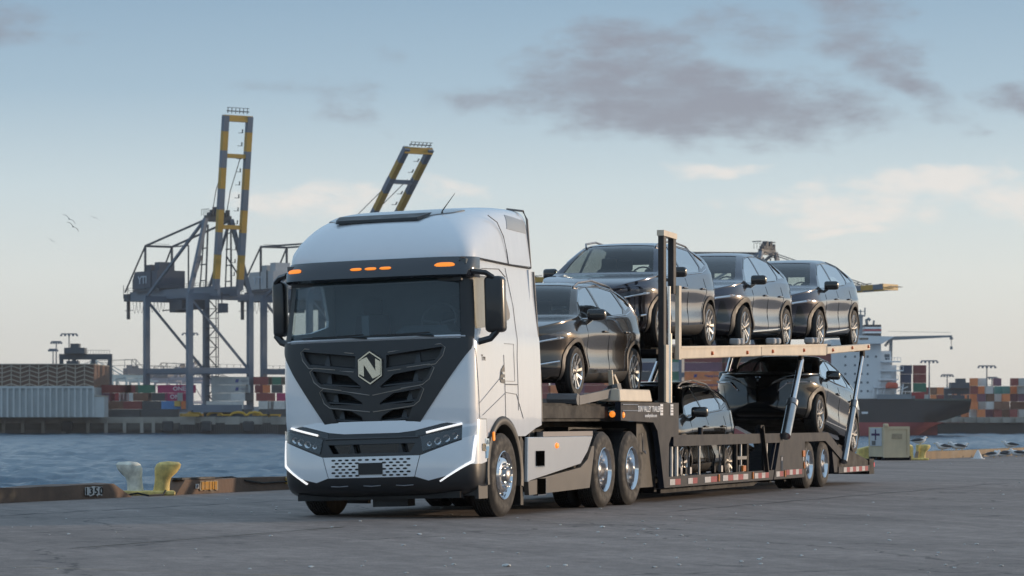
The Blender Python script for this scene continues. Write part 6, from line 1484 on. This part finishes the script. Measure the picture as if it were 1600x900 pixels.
# ---------------- yellow straddle spreaders parked along the crane rail
for i, px in enumerate((303, 336, 372, 398)):
    t = thing('yellow_spreader', ['yellow lifting spreader nearest the crane sill, left of the row', 'yellow lifting spreader second along the quay below the crane', 'yellow lifting spreader under the sill beam of the crane', 'yellow lifting spreader at the right end of the row, close to the cab'][i], 'spreader', (X(px, 1000.5), 1000.6, ZF), 0, 'yellow spreaders')
    mb = MB(); mb.tube([(-2.6, 0, 0.5), (-1.6, 0, 1.35), (0, 0, 1.6), (1.6, 0, 1.35), (2.6, 0, 0.5)], 0.42, 8); mb.out('arched_frame', mat('spreader_yellow', (0.62, 0.36, 0.03), 0.5, var=0.15), t, smooth=True)
    mb = MB(); mb.box((-2.8, -0.3, 0), (2.8, 0.6, 0.45)); mb.out('lower_frame', CGD, t)
for i, px in enumerate((428, 412, 350)):
    mb = MB(); x = X(px, 1001); mb.box((x-2.2, 1000.6, ZF+0.5), (x+2.2, 1002.5, ZF+0.95)); mb.box((x-2, 1000.8, ZF), (x-1.5, 1002.3, ZF+0.5)); mb.box((x+1.5, 1000.8, ZF), (x+2, 1002.3, ZF+0.5)); o = mb.out('yard_trailer', MATS['spreader_yellow']); tag(o, ['low yellow yard trailer beside the white containers at the cab edge', 'low yellow yard trailer right of the crane leg', 'low yellow yard trailer between the crane legs'][i], 'trailer', 'yard trailers')
# ---------------- bridge far right
mb = MB(); mb.bar((X(1552, 1600), 1600, 12.4), (X(1760, 1600), 1560, 17.6), 6, 2.6); br = mb.out('green_bridge', mat('bridge_green', (0.07, 0.20, 0.17), 0.6, var=0.1)); tag(br, 'green girder bridge running out of the right edge', 'bridge')
mb = MB(); mb.bar((X(1552, 1600), 1597, 14.2), (X(1760, 1600), 1557, 19.4), 6, 0.6); mb.out('parapet', CON, br)
for px in (1568, 1615, 1670): mb = MB(); mb.bar((X(px, 1600), 1598, ZF), (X(px, 1600), 1598, 12.5), 3); mb.out('pier', CON, br)
# low sheds and trees line to close the horizon between yards
mb = MB(); rs = random.Random(2); x = -700
while x < 1300:
    w = rs.uniform(15, 60); mb.box((x, 2200+rs.uniform(0, 200), ZF), (x+w, 2500, ZF+rs.uniform(3, 9))); x += w
o = mb.out('skyline', mat('skyline_blue', (0.20, 0.24, 0.28), 0.9, var=0.2)); tag(o, 'low line of distant port buildings too far off to tell apart', 'skyline', kind='stuff')
# ------------------------------------------------------------ container ship, stern to the right
DS = 900.0
def S(px, py=0): return X(px, DS), CH+(HZ-py)/F*DS
ship = thing('container_ship', 'black and red hulled container ship with a white bridge tower', 'ship', (X(1520, DS), DS, ZW), 0)
SX = X(1520, DS)
HB = mat('hull_black', (0.045, 0.043, 0.046), 0.55, var=0.15, scale=0.08, dirt=0.3); HR = mat('hull_red', (0.36, 0.07, 0.075), 0.6, var=0.15, scale=0.08, dirt=0.25)
SW = mat('ship_white', (0.80, 0.82, 0.84), 0.5, var=0.05, scale=0.1, dirt=0.15); SG = mat('ship_crane_grey', (0.22, 0.25, 0.28), 0.5, var=0.1)
zd = CH+(HZ-623)/F*DS-ZW; zb = CH+(HZ-660)/F*DS-ZW          # deck edge and paint line above the water
def sect(x):
    """x: metres forward of the stern (to the left, negative local x)"""
    k = min(1, x/26.0); keel = (zb+0.3)-(zb+2.5)*min(1, max(0, (x-8)/12.0)) if x > 8 else zb+0.3+(8-x)*0.33
    w = 14*(0.80+0.20*k)
    return keel, w
def hull_part(z0f, z1f, name, m):
    rows_ = []
    for x in [0, 1.5, 4, 7, 10, 14, 18, 23, 30, 60, 120, 190]:
        k, w = sect(x); lo = z0f(x, k); hi = z1f(x, k); nar = 1.0
        pts = []
        for t in range(6):
            z = lo+(hi-lo)*t/5; f_ = min(1, max(0.15, (z-k)/5.0+0.35)) if x < 26 else 1.0
            pts.append((-x, -w*min(1.0, f_**0.5), z))
        rows_.append([(a, b_, c) for a, b_, c in pts]+[(a, 28-w*0-0.0 if False else w, c) for a, b_, c in reversed(pts)])
    b = grid_surface(rows_); b.faces.new([v for v in b.verts if abs(v.co.x) < 1e-6][:12]) if len([v for v in b.verts if abs(v.co.x) < 1e-6]) == 12 else None
    return fin(b, name, m, ship, smooth=True, ang=30, loc=(0, 14, 0))
hull_part(lambda x, k: max(zb, k), lambda x, k: zd, 'hull', HB)
hull_part(lambda x, k: min(k, zb-0.05), lambda x, k: zb, 'boot_top', HR)
def sp(mb, n, m, p=ship, **k): return mb.out(n, m, p, **k)
mb = MB(); mb.box((-(1520-1452)/F*DS-3.6, 12.5, -2), (-(1520-1474)/F*DS, 14.5, 3.6)); sp(mb, 'rudder', HR)
mb = MB(); mb.box((-190, 1, zd-0.5), (-0.5, 27, zd)); sp(mb, 'deck', mat('deck_green_grey', (0.10, 0.12, 0.11), 0.8, var=0.2))
def lx(px): return X(px, DS)-SX
def lz(py): return CH+(HZ-py)/F*DS-ZW
mb = MB(); mb.box((lx(1300), 2, zd), (lx(1378), 26, lz(530))); tw_ = sp(mb, 'bridge_tower', SW)
mb = MB(); mb.box((lx(1378), 3, zd), (lx(1394), 25, lz(548))); sp(mb, 'tower_wing', SW, tw_)
mb = MB(); mb.box((lx(1394), 5, zd), (lx(1404), 23, lz(570))); sp(mb, 'tower_step', SW, tw_)
mb = MB(); mb.hull8([(lx(1340), -1, lz(537)), (lx(1378), -1, lz(537)), (lx(1378), 27, lz(537)), (lx(1340), 27, lz(537)), (lx(1336), -1, lz(524)), (lx(1397), -1, lz(526)), (lx(1397), 27, lz(526)), (lx(1336), 27, lz(524))]); bw_ = sp(mb, 'bridge_wing', SW)
mb = MB(); mb.box((lx(1342), -1.08, lz(531)), (lx(1356), -1.0, lz(528))); sp(mb, 'bridge_window', GLOSSB, bw_)
mb = MB(); mb.box((lx(1384), 2.95, lz(562)), (lx(1392), 3.0, lz(553))); sp(mb, 'tower_door', mat('ship_window', (0.10, 0.13, 0.16), 0.4, var=0), tw_)
for c_ in (1322, 1337, 1347, 1357, 1370):
    for k in range(7):
        if c_ > 1360 and k > 0: continue
        py = 557+k*13.5; mb = MB(); mb.box((lx(c_)-0.28, 1.93, lz(py)-0.3), (lx(c_)+0.28, 2.0, lz(py)+0.3)); sp(mb, 'porthole', MATS['ship_window'], tw_)
for i, (py, a, b_) in enumerate(((566, 1378, 1408), (580, 1378, 1412), (594, 1374, 1404), (606, 1366, 1408), (619, 1372, 1424))):
    mb = MB(); mb.box((lx(a), 0.8, lz(py)), (lx(b_), 3.5, lz(py)+0.35)); mb.bar((lx(a), 0.9, lz(py)+1.4), (lx(b_), 0.9, lz(py)+1.4), 0.1)
    for k in range(7): mb.bar((lx(a+(b_-a)*k/6), 0.9, lz(py)), (lx(a+(b_-a)*k/6), 0.9, lz(py)+1.4), 0.12)
    sp(mb, 'balcony', SW, tw_)
for px in (1364, 1370, 1381, 1399, 1409):
    mb = MB(); mb.bar((lx(px), 1.5, zd), (lx(px)+0.6, 1.5, lz(600)), 0.35); mb.bar((lx(px)-1, 1.5, lz(611)), (lx(px)+2, 1.5, lz(604)), 0.25); sp(mb, 'deck_stanchion', SW)
# funnel with stripes, radar mast, lifeboat, stores crane
mb = MB(); mb.box((lx(1356), 8, lz(524)), (lx(1382), 18, lz(506))); fn = sp(mb, 'funnel', HB)
for py, m_ in ((511, SW), (514.5, mat('funnel_red', (0.45, 0.10, 0.11), 0.5, var=0)), (518, SW)):
    mb = MB(); mb.box((lx(1356)-0.06, 7.9, lz(py+1.5)), (lx(1382)+0.06, 18.1, lz(py-1.3))); sp(mb, 'funnel_stripe', m_, fn)
mb = MB(); mb.tube([(lx(1361), 10, lz(506)), (lx(1360), 10, lz(498)), (lx(1363), 10, lz(496)), (lx(1366), 10, lz(499))], 0.45, 8); mb.tube([(lx(1371), 10, lz(506)), (lx(1372), 10, lz(499))], 0.3, 8); sp(mb, 'exhaust_pipe', SG, fn, smooth=True)
mb = MB(); mb.bar((lx(1349), 9, lz(524)), (lx(1350), 9, lz(490)), 1.3); mb.box((lx(1344), 8, lz(493)), (lx(1357), 10, lz(491))); 
for k, px in enumerate((1345, 1350, 1357)): mb.bar((lx(px), 9, lz(491)), (lx(px), 9, lz(479+3*(k == 1))), 0.35); 
mb.bar((lx(1343), 9, lz(485)), (lx(1358), 9, lz(485)), 0.2); sp(mb, 'radar_mast', SG)
mb = MB(); mb.prism([(lx(1384), lz(607)), (lx(1402), lz(607)), (lx(1403.5), lz(601)), (lx(1401), lz(598)), (lx(1387), lz(597)), (lx(1384), lz(602))], -1.0, 1.8, 'y'); mb.bevel(0.4, 2); lb = mb.out('lifeboat', mat('lifeboat_orange', (0.60, 0.10, 0.05), 0.5, var=0.08), None, loc=(SX, DS, ZW), smooth=True)
tag(lb, 'orange enclosed lifeboat hanging beside the ship tower', 'lifeboat')
mb = MB(); mb.bar((lx(1394), 6, zd), (lx(1396), 6, lz(530)), 0.9); cr = sp(mb, 'crane_post', SG)
mb = MB(); mb.hull8([(lx(1393), 5, lz(531)), (lx(1393), 7, lz(531)), (lx(1393), 7, lz(525)), (lx(1393), 5, lz(525)), (lx(1492), 5.6, lz(526)), (lx(1492), 6.4, lz(526)), (lx(1492), 6.4, lz(523)), (lx(1492), 5.6, lz(523))]); sp(mb, 'crane_jib', SG, cr)
mb = MB(); mb.tube([(lx(1491), 6, lz(524)), (lx(1491), 6, lz(541))], 0.12, 5); mb.cbox((lx(1491), 6, lz(543)), (0.7, 0.7, 0.9)); mb.cbox((lx(1491), 6, lz(528)), (0.9, 0.7, 0.7)); mb.bar((lx(1391), 6, lz(517)), (lx(1490), 6, lz(518.5)), 0.08); sp(mb, 'crane_hook', SG, cr)
mb = MB(); mb.bar((lx(1393), 4, lz(531)), (lx(1385), 3, lz(540)), 0.6); sp(mb, 'jib_strut', SG, cr)
mb = MB(); mb.box((lx(1405), 3, zd), (lx(1432), 24, zd+0.9)); mb.box((lx(1370), -0.2, zd-0.1), (lx(1424), 0.4, zd+1.3)); sp(mb, 'hatch_coaming', SG)
mb = MB(); mb.cbox((lx(1351), -0.25, lz(645)), (1.8, 0.1, 0.6)); sp(mb, 'hull_mark', SW)
# containers on the ship: aft bay by the tower, then the long bays left of the tower
def sc_(px, row, col, L_, where, z0, y=0, **k): return put(px, row, col, L_, D=DS+3+y, z0=z0, where=where, group='containers on the ship', **k)
zdk = zd+ZW+0.95
for (px, row, col, L_) in ((1408, 1, 'dark', 3.0), (1408, 2, 'navy', 3.0), (1408, 0, 'dark', 3.0), (1425, 0, 'red', 3.6), (1428, 1, 'green', 3.6), (1428, 2, 'maroon', 3.6), (1428, 3, 'maroon', 3.6), (1408, 3, 'navy', 3.2)):
    sc_(px, row*0.72 if False else row, col, L_, 'on the stern deck right of the ship tower', zdk-1.6)
rs = random.Random(21)
bays = {(1262, 5): ('dark', 12.19), (1262, 4): ('maroon', 12.19), (1262, 3): ('maroon', 12.19), (1262, 2): ('green', 12.19), (1262, 1): ('maroon', 12.19), (1262, 0): ('dark', 12.19),
        (1192, 4): ('white', 6.06), (1237, 4): ('white', 4.6), (1226, 4): ('dark', 2.0)}
for (px, row), (col, L_) in bays.items(): sc_(px, row, col, L_, 'just left of the ship tower', zdk-0.8)
for px, L_ in ((1192, 12.19), (1128, 12.19)):
    for row in range(4 if px == 1192 else 6): sc_(px, row, ['maroon', 'dark', 'navy', 'maroon', 'dark', 'maroon'][(row+px) % 6], L_, 'behind the raised dark car', zdk-0.8)
for row, col in enumerate(['maroon', 'orange', 'orange', 'purple', 'maroon', 'purple']):
    c = sc_(1070, row, col, 12.0, 'seen between the two decks', zdk-0.8, extra=' with dark lettering' if col == 'orange' else '')
    if col == 'orange':
        brand(c, 'Hapag-Lloyd', 1.0, CBL, 2.2, 1.3, 0.95); mb = MB(); mb.prism([(-3.4, 0.85), (-2.6, 0.85), (-2.4, 1.75), (-3.2, 1.75)], -0.06, 0.0, 'y'); mb.out('container_logo', CBL, c)
for px, cc in ((1028, ['dark', 'teal', 'green', 'grey', 'green', 'orange']), (995, ['purple', 'maroon', 'dark', 'navy', 'grey', 'dark'])):
    for row, col in enumerate(cc): sc_(px, row, col, 6.06, 'seen behind the tall posts', zdk-0.8)
# ---------------- containers: give repeats on the same terms a shared truth or a place of their own
from collections import defaultdict
grp = defaultdict(list)
for c in ALLC: grp[c['_b']].append(c)
ordn = ['first', 'second', 'third', 'fourth', 'fifth', 'sixth', 'seventh', 'eighth', 'ninth', 'tenth', 'eleventh', 'twelfth']
for b_, cs in grp.items():
    cs.sort(key=lambda c: c['_x'])
    if len(cs) > 1:
        for i, c in enumerate(cs): c['label'] = f"{b_}, {ordn[i] if i < 12 else 'last'} from left"
for c in ALLC:
    for k in ('_b', '_k', '_x'): del c[k]
# ------------------------------------------------------------ bull rail, bitts, crate, gulls
WOOD = mat('bullrail_brown', (0.17, 0.115, 0.085), 0.85, var=0.35, scale=2.0, bump=0.4, bscale=14, dirt=0.5)
def Qloc(px, off=-0.45):
    """distance along the quay edge of a photo column, for a line set in from the edge by off"""
    u = (px-800)/F; o = QA+QN*off
    # (o.x + t*QD.x)/(o.y + t*QD.y) = u
    return (u*o.y-o.x)/(QD.x-u*QD.y)
QZ = math.atan2(QD.y, QD.x)
def rail(px0, px1, label, h=0.215, c0=0.0, c1=0.0, tone=None, w=0.30):
    t0, t1 = Qloc(px0), Qloc(px1); L_ = t1-t0; p = Q(t0, -0.45); 
    mb = MB(); mb.prism([(0, 0), (L_, 0), (L_-c1, h), (c0, h)], -w/2, w/2, 'y'); bmesh.ops.subdivide_edges(mb.b, edges=[e for e in mb.b.edges if e.calc_length() > 1.0], cuts=24, use_grid_fill=True); 
    rr = random.Random(int(px0)+999)
    for v in mb.b.verts:
        n = noise.noise(Vector((v.co.x*1.3+px0, v.co.y*4, v.co.z*4)))
        if v.co.z > 0.05: v.co.z += n*0.022; v.co.y += n*0.012
    o = mb.out('bull_rail', tone or WOOD, None, loc=(p.x, p.y, 0.0), rot=(0, 0, QZ)); tag(o, label, 'kerb beam', 'bull rails along the quay edge'); return o, L_
r1, L1 = rail(-500, 193, 'brown timber bull rail with the white stencilled number, cut end', c1=0.55)
r2, L2 = rail(262, 700, 'brown timber bull rail with the orange stencil right of the mooring bitt', c0=0.30, h=0.225)
r3, L3 = rail(1436, 1760, 'tan bull rail at the right where the gulls rest', c0=0.2, h=0.22, tone=mat('bullrail_tan', (0.26, 0.185, 0.115), 0.85, var=0.3, scale=1.5, bump=0.3, dirt=0.4))
r4, L4 = rail(820, 1338, 'bull rail beyond the trailer wheels', c1=0.3, h=0.22)
# number panel 1350, white flaking paint with black figures
def on_rail(r, px, t0px): return Qloc(px)-Qloc(t0px)
def panel(r, px0, px1, z0, z1, m, base, nm, jag=True, seed=1):
    a, b_ = on_rail(r, px0, base), on_rail(r, px1, base); rr = random.Random(seed); n = 14
    top = [(a+(b_-a)*k/n, z1+(rr.uniform(-0.012, 0.008) if jag else 0)) for k in range(n+1)]; bot = [(a+(b_-a)*k/n, z0+(rr.uniform(-0.012, 0.02) if jag else 0)) for k in range(n+1)]
    b = grid_surface([[(x, -0.172, z) for x, z in bot], [(x, -0.172, z) for x, z in top]]); return fin(b, nm, m, r), (a+b_)/2
wp = mat('stencil_white', (0.62, 0.62, 0.60), 0.8, var=0.2, scale=15)
pn, xc = panel(r1, 117, 144, 0.045, 0.185, wp, -500, 'number_panel', seed=4)
for i, ch in enumerate('1350'):
    lettering('stencil_digit', ch, 0.15, mat('stencil_black', (0.02, 0.02, 0.02), 0.8, var=0), r1, Matrix.Translation((xc-0.215+i*0.143, -0.178, 0.112)) @ MS, xscale=1.45)
oy = mat('stencil_orange', (0.50, 0.24, 0.03), 0.8, var=0.35, scale=12)
pn, xc = panel(r2, 297.5, 326, 0.05, 0.20, mat('stencil_frame', (0.36, 0.29, 0.20), 0.8, var=0.3, scale=12), 262, 'stencil_frame', seed=6)
a_, b_ = on_rail(r2, 299, 262), on_rail(r2, 324.5, 262)
for k, (u0, u1) in enumerate(((0.03, 0.20), (0.24, 0.46), (0.50, 0.66), (0.70, 0.80), (0.84, 0.97))):
    mb = MB(); mb.box((a_+(b_-a_)*u0, -0.180, 0.062), (a_+(b_-a_)*u1, -0.174, 0.188)); mb.out('stencil_figure', oy, r2)
pn, xc = panel(r2, 290.5, 296.5, 0.085, 0.16, wp, 262, 'white_tag', False); 
mb = MB(); mb.box((xc-0.02, -0.18, 0.10), (xc+0.02, -0.174, 0.145)); mb.out('tag_mark', mat('tag_grey', (0.15, 0.15, 0.18), 0.8, var=0), r2)
mb = MB(); xx = on_rail(r2, 434, 262); mb.tube([(xx, -0.17, 0.10), (xx-0.02, -0.19, 0.20)], 0.035, 6); mb.out('yellow_cleat', mat('cleat_yellow', (0.6, 0.4, 0.12), 0.6, var=0.1), r2)
# orange scrap by the left rail
g = G(63, 782); mb = MB(); mb.tube([(g[0]-0.06, g[1], 0.02), (g[0], g[1]+0.02, 0.045), (g[0]+0.07, g[1], 0.015)], 0.018, 6); o = mb.out('plastic_scrap', mat('scrap_orange', (0.7, 0.16, 0.04), 0.6, var=0.1)); tag(o, 'small orange scrap on the asphalt against the left rail', 'litter')
# mooring bitts
def bitt(px, D, m1, m2, label, scale=1.0, lean=1.0):
    x = X(px, D); t = thing('mooring_bitt', label, 'bollard', (x, D, 0), R(8), 'mooring bitts')
    for s, m in ((-1, m1), (1, m2)):
        rr = []
        prof = [(0.0, 0.17), (0.08, 0.165), (0.20, 0.155), (0.28, 0.165), (0.36, 0.20), (0.43, 0.228), (0.49, 0.222), (0.525, 0.17), (0.54, 0.0)]
        b = bmesh.new(); rings = []
        for z, r_ in prof:
            ring = []
            for k in range(20):
                a = 2*math.pi*k/20; g_ = 1+0.25*max(0, s*math.cos(a))*(1 if z > 0.3 else 0)
                cx = s*(0.20+0.10*(z/0.5)**2)
                ring.append(b.verts.new(((cx+r_*0.78*g_*math.cos(a))*scale, r_*0.78*math.sin(a)*scale, z*scale)))
            rings.append(ring)
        for A, B in zip(rings, rings[1:]):
            for k in range(20): b.faces.new((A[k], A[(k+1) % 20], B[(k+1) % 20], B[k]))
        fin(b, 'bitt_horn', m, t, smooth=True)
    mb = MB(); mb.box((-0.42*scale, -0.18*scale, 0), (0.42*scale, 0.18*scale, 0.075*scale)); mb.bevel(0.02); mb.out('base_plate', m2, t); return t
BW = mat('bitt_weathered_white', (0.74, 0.72, 0.62), 0.7, var=0.25, scale=9, bump=0.4, dirt=0.5); BY = mat('bitt_flaking_yellow', (0.76, 0.58, 0.20), 0.65, var=0.3, scale=9, bump=0.4, dirt=0.35)
bitt(232, CH*F/(774-HZ), BW, BY, 'twin-horned mooring bitt, left horn white and right horn yellow', 0.98)
bitt(1431, CH*F/(719.0-HZ), BY, BY, 'yellow mooring bitt just right of the cream crate', 0.82)
mb = MB(); g = G(1357, 718); mb.hull8([(g[0]-0.30, g[1], 0), (g[0]+0.25, g[1], 0), (g[0]+0.25, g[1]+0.5, 0), (g[0]-0.30, g[1]+0.5, 0), (g[0]-0.28, g[1], 0.30), (g[0]+0.22, g[1], 0.42), (g[0]+0.22, g[1]+0.5, 0.42), (g[0]-0.28, g[1]+0.5, 0.30)]); mb.bevel(0.03, 2)
o = mb.out('fender_block', BY); tag(o, 'pale yellow block between the trailer ramp and the cream crate', 'block')
mb = MB(); mb.tube([(g[0]+0.22, g[1]-0.1, 0), (g[0]+0.22, g[1]-0.1, 0.42)], 0.06, 8); o = mb.out('yellow_post', mat('post_ochre', (0.45, 0.27, 0.04), 0.6, var=0.2)); tag(o, 'short ochre post at the left side of the cream crate', 'post')
# mooring rope / cable along the rail
pts = []
for px, z, off in ((196, 0.02, -0.4), (215, 0.05, -0.5), (232, 0.015, -0.72), (255, 0.02, -0.7), (262, 0.12, -0.55), (268, 0.235, -0.45), (340, 0.235, -0.45), (362, 0.24, -0.45), (385, 0.18, -0.62), (410, 0.13, -0.63), (445, 0.14, -0.63), (520, 0.10, -0.63)):
    q = Q(Qloc(px, off), off, z); pts.append(q)
mb = MB(); mb.tube(pts, 0.016, 6); o = mb.out('black_cable', mat('cable_black', (0.012, 0.012, 0.012), 0.7, var=0.1), smooth=True); tag(o, 'black cable looped round the bitt and along the bull rail', 'cable')
mb = MB(); q = Q(Qloc(300, -0.45), -0.45, 0.245); mb.bar(q+Vector((-0.2, -0.5, 0)), q+Vector((0.22, 0.5, 0)), 0.22, 0.03); o = mb.out('steel_plate', mat('plate_dark', (0.07, 0.065, 0.06), 0.7, var=0.3)); tag(o, 'dark steel plate lying on top of the right-hand bull rail', 'plate')
# cream crate with a cross mark
g = G(1381, 719.5); CR = mat('crate_cream', (0.60, 0.49, 0.33), 0.7, var=0.08, scale=3, dirt=0.12)
cr_ = thing('crate', 'cream plywood crate with a dark cross mark, on skids by the water', 'crate', (g[0], g[1], 0), R(24))
mb = MB(); mb.box((0, 0, 0.10), (0.80, 0.82, 0.92)); mb.out('crate_box', CR, cr_)
for a in ((-0.02, -0.02, 0.08, 0.82, 0.0, 0.15), (-0.02, -0.02, 0.86, 0.82, 0.0, 0.94)):
    mb = MB(); mb.box((a[0], a[1], a[2]), (a[3], a[4], a[5])); mb.out('crate_batten', CR, cr_)
for x in (-0.02, 0.74): mb = MB(); mb.box((x, -0.022, 0.15), (x+0.08, 0.0, 0.86)); mb.out('crate_batten', CR, cr_)
mb = MB(); mb.box((-0.015, 0.10, 0.40), (0.0, 0.72, 0.90)); mb.out('crate_label', mat('crate_label', (0.55, 0.55, 0.56), 0.6, var=0.05), cr_)
DP = mat('cross_dark', (0.07, 0.03, 0.10), 0.6, var=0)
mb = MB(); mb.box((-0.022, 0.39, 0.56), (-0.016, 0.45, 0.86)); mb.out('cross_mark', DP, cr_); mb = MB(); mb.box((-0.022, 0.20, 0.685), (-0.016, 0.64, 0.745)); mb.out('cross_mark', DP, cr_)
mb = MB(); mb.box((-0.022, 0.42, 0.42), (-0.016, 0.62, 0.54)); mb.out('label_smudge', mat('smudge_grey', (0.16, 0.15, 0.14), 0.7, var=0.2), cr_)
mb = MB(); mb.box((0.26, -0.012, 0.60), (0.58, -0.002, 0.74)); mb.out('faded_print', mat('print_faded', (0.36, 0.29, 0.20), 0.7, var=0.35, scale=40), cr_)
mb = MB(); mb.cbox((0.06, -0.0, 0.97), (0.14, 0.10, 0.10)); mb.bevel(0.02); mb.out('corner_block', CR, cr_)
for y in (0.02, 0.36, 0.70): mb = MB(); mb.box((0.0, y, 0.0), (0.80, y+0.10, 0.10)); mb.out('skid', TBLK, cr_)
mb = MB(); mb.tube([(0.83, 0.02, 0.0), (0.83, 0.02, 0.12)], 0.05, 8); mb.out('foot', TBLK, cr_)
# gulls
GW = mat('gull_white', (0.70, 0.70, 0.70), 0.8, var=0.05); GG = mat('gull_dark_grey', (0.07, 0.075, 0.085), 0.8, var=0.1); GB = mat('gull_bill', (0.65, 0.40, 0.06), 0.6, var=0)
def sitting_gull(loc, rz, label, sc=1.0):
    t = thing('seagull', label, 'gull', loc, rz, 'gulls by the water')
    # one continuous body: tail, back, breast, neck, head
    mb = MB(); mb.tube([(-0.26*sc, 0, 0.10*sc), (-0.16*sc, 0, 0.105*sc), (-0.04*sc, 0, 0.115*sc), (0.08*sc, 0, 0.13*sc), (0.135*sc, 0, 0.17*sc), (0.155*sc, 0, 0.215*sc), (0.185*sc, 0, 0.222*sc), (0.215*sc, 0, 0.215*sc)], [0.015*sc, 0.055*sc, 0.085*sc, 0.080*sc, 0.052*sc, 0.042*sc, 0.034*sc, 0.010*sc], 12)
    mb.out('body', GW, t, smooth=True)
    for s in (-1, 1):
        mb = MB(); mb.tube([(0.07*sc, s*0.055*sc, 0.15*sc), (-0.05*sc, s*0.072*sc, 0.155*sc), (-0.20*sc, s*0.045*sc, 0.135*sc), (-0.34*sc, s*0.015*sc, 0.11*sc)], [0.02*sc, 0.048*sc, 0.035*sc, 0.006*sc], 8); mb.out('wing', GG, t, smooth=True)
    mb = MB(); mb.tube([(0.21*sc, 0, 0.215*sc), (0.262*sc, 0, 0.205*sc)], [0.012*sc, 0.004*sc], 6); mb.out('bill', GB, t)
    for s in (-1, 1): mb = MB(); mb.tube([(0.0, s*0.03*sc, 0), (0.01*sc, s*0.03*sc, 0.06*sc)], 0.007, 5); mb.out('leg', GB, t)
def at_rail(px, z=0.22, off=-0.45): return Q(Qloc(px, off), off, z)
gl = [(1436, 0.0, -3.2, 20, 'white-breasted gull standing right of the cream crate', 1.25), (1472, 0.22, -0.45, 190, 'dark-winged gull crouching on the bull rail, leftmost there', 1.3), (1494, 0.22, -0.45, 185, 'dark-winged gull on the rail, second from the left', 1.3), (1503, 0.22, -0.40, 10, 'white-headed gull close against the second rail gull', 1.1),
      (1577, 0.22, -0.45, 170, 'gull perched highest on the rail toward the right edge', 1.2), (1553, 0.0, -1.6, 10, 'gull on the asphalt before the rail, left of the flock', 1.2), (1563, 0.0, -1.5, 175, 'gull on the asphalt, second in the right-hand flock', 1.1), (1574, 0.0, -1.2, 20, 'gull on the asphalt below the perched one', 1.2), (1588, 0.0, -1.7, 165, 'gull on the asphalt, close to the right edge', 1.3), (1597, 0.0, -1.6, 0, 'gull cut by the right edge of the view', 1.2)]
for px, z, off, rz, lb_, sc2 in gl: p = at_rail(px, z, off) if not px == 1436 else Vector((X(1438, 90), 90, 0.40)); sitting_gull(tuple(p), R(rz), lb_, sc2*0.78)
mb = MB(); p = at_rail(1438, 0, -0.9); p = Vector((X(1438, 90), 90, 0)); mb.box((p.x-0.12, p.y-0.1, 0), (p.x+0.12, p.y+0.1, 0.40)); mb.bevel(0.02); o = mb.out('perch_post', BY); tag(o, 'stubby yellow post under the standing gull', 'post')
# small white cone left on the apron
g = G(1528, 717); mb = MB(); mb.lathe([(0.001, 0.26), (0.03, 0.25), (0.14, 0.02), (0.20, 0.015), (0.20, 0.0), (0.001, 0.0)], 16, 'z', (g[0], g[1], 0)); o = mb.out('white_cone', mat('cone_white', (0.66, 0.66, 0.66), 0.6, var=0.05), smooth=True, ang=30); tag(o, 'small white cone standing on the asphalt before the right bull rail', 'cone')
def flying_gull(px, py, D, span, roll, pale, label):
    p = P(px, py, D); t = thing('flying_gull', label, 'gull', tuple(p), R(25), 'gulls in flight'); t.rotation_euler = (0, R(roll), R(15))
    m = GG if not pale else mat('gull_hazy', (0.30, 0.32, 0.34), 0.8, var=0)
    mb = MB(); mb.tube([(0.05*span, -0.22*span, 0.0), (0, -0.08*span, 0), (0, 0.06*span, 0.0), (0, 0.16*span, 0.0), (0, 0.22*span, -0.01)], [0.004*span, 0.035*span, 0.04*span, 0.028*span, 0.006], 8); mb.out('body', m, t, smooth=True)
    for s in (-1, 1):
        rr = []
        for u, z, ch, sw in ((0.02, 0.0, 0.14, 0.0), (0.15, 0.055, 0.14, 0.02), (0.28, 0.065, 0.12, 0.0), (0.40, 0.02, 0.09, -0.06), (0.5, -0.05, 0.02, -0.14)):
            rr.append([(s*u*span, (sw+ch/2)*span, z*span), (s*u*span, (sw)*span, (z+0.012)*span), (s*u*span, (sw-ch/2)*span, z*span)])
        g = grid_surface(rr); fin(shell(g, 0, 0.01*span), 'wing', m, t, smooth=True)
flying_gull(114, 354, 75, 0.36, 38, False, 'dark gull gliding left of the tall crane, clearest of the four')
flying_gull(108, 342, 110, 0.55, 35, True, 'faint gull just above the dark gliding one')
flying_gull(81, 376, 90, 0.24, 30, True, 'small gull lowest and farthest left in the sky')
flying_gull(147, 340, 130, 0.35, 20, True, 'faintest gull, to the right of the others')
# ------------------------------------------------------------ harbour haze: one even box of air
mb = MB(); mb.box((-2600, -400, ZW-3.0), (2900, 4200, 112)); hz = mb.out('haze', None); tag(hz, 'thin evening haze over the harbour', 'haze', kind='stuff')
hm = bpy.data.materials.new('haze'); hm.use_nodes = True; nt = hm.node_tree; nt.nodes.clear()
o_ = nt.nodes.new('ShaderNodeOutputMaterial'); pv = nt.nodes.new('ShaderNodeVolumePrincipled'); pv.inputs['Color'].default_value = (0.97, 0.98, 1.0, 1); pv.inputs['Density'].default_value = 0.00006; pv.inputs['Anisotropy'].default_value = 0.3
nt.links.new(pv.outputs[0], o_.inputs['Volume']); hz.data.materials.append(hm)
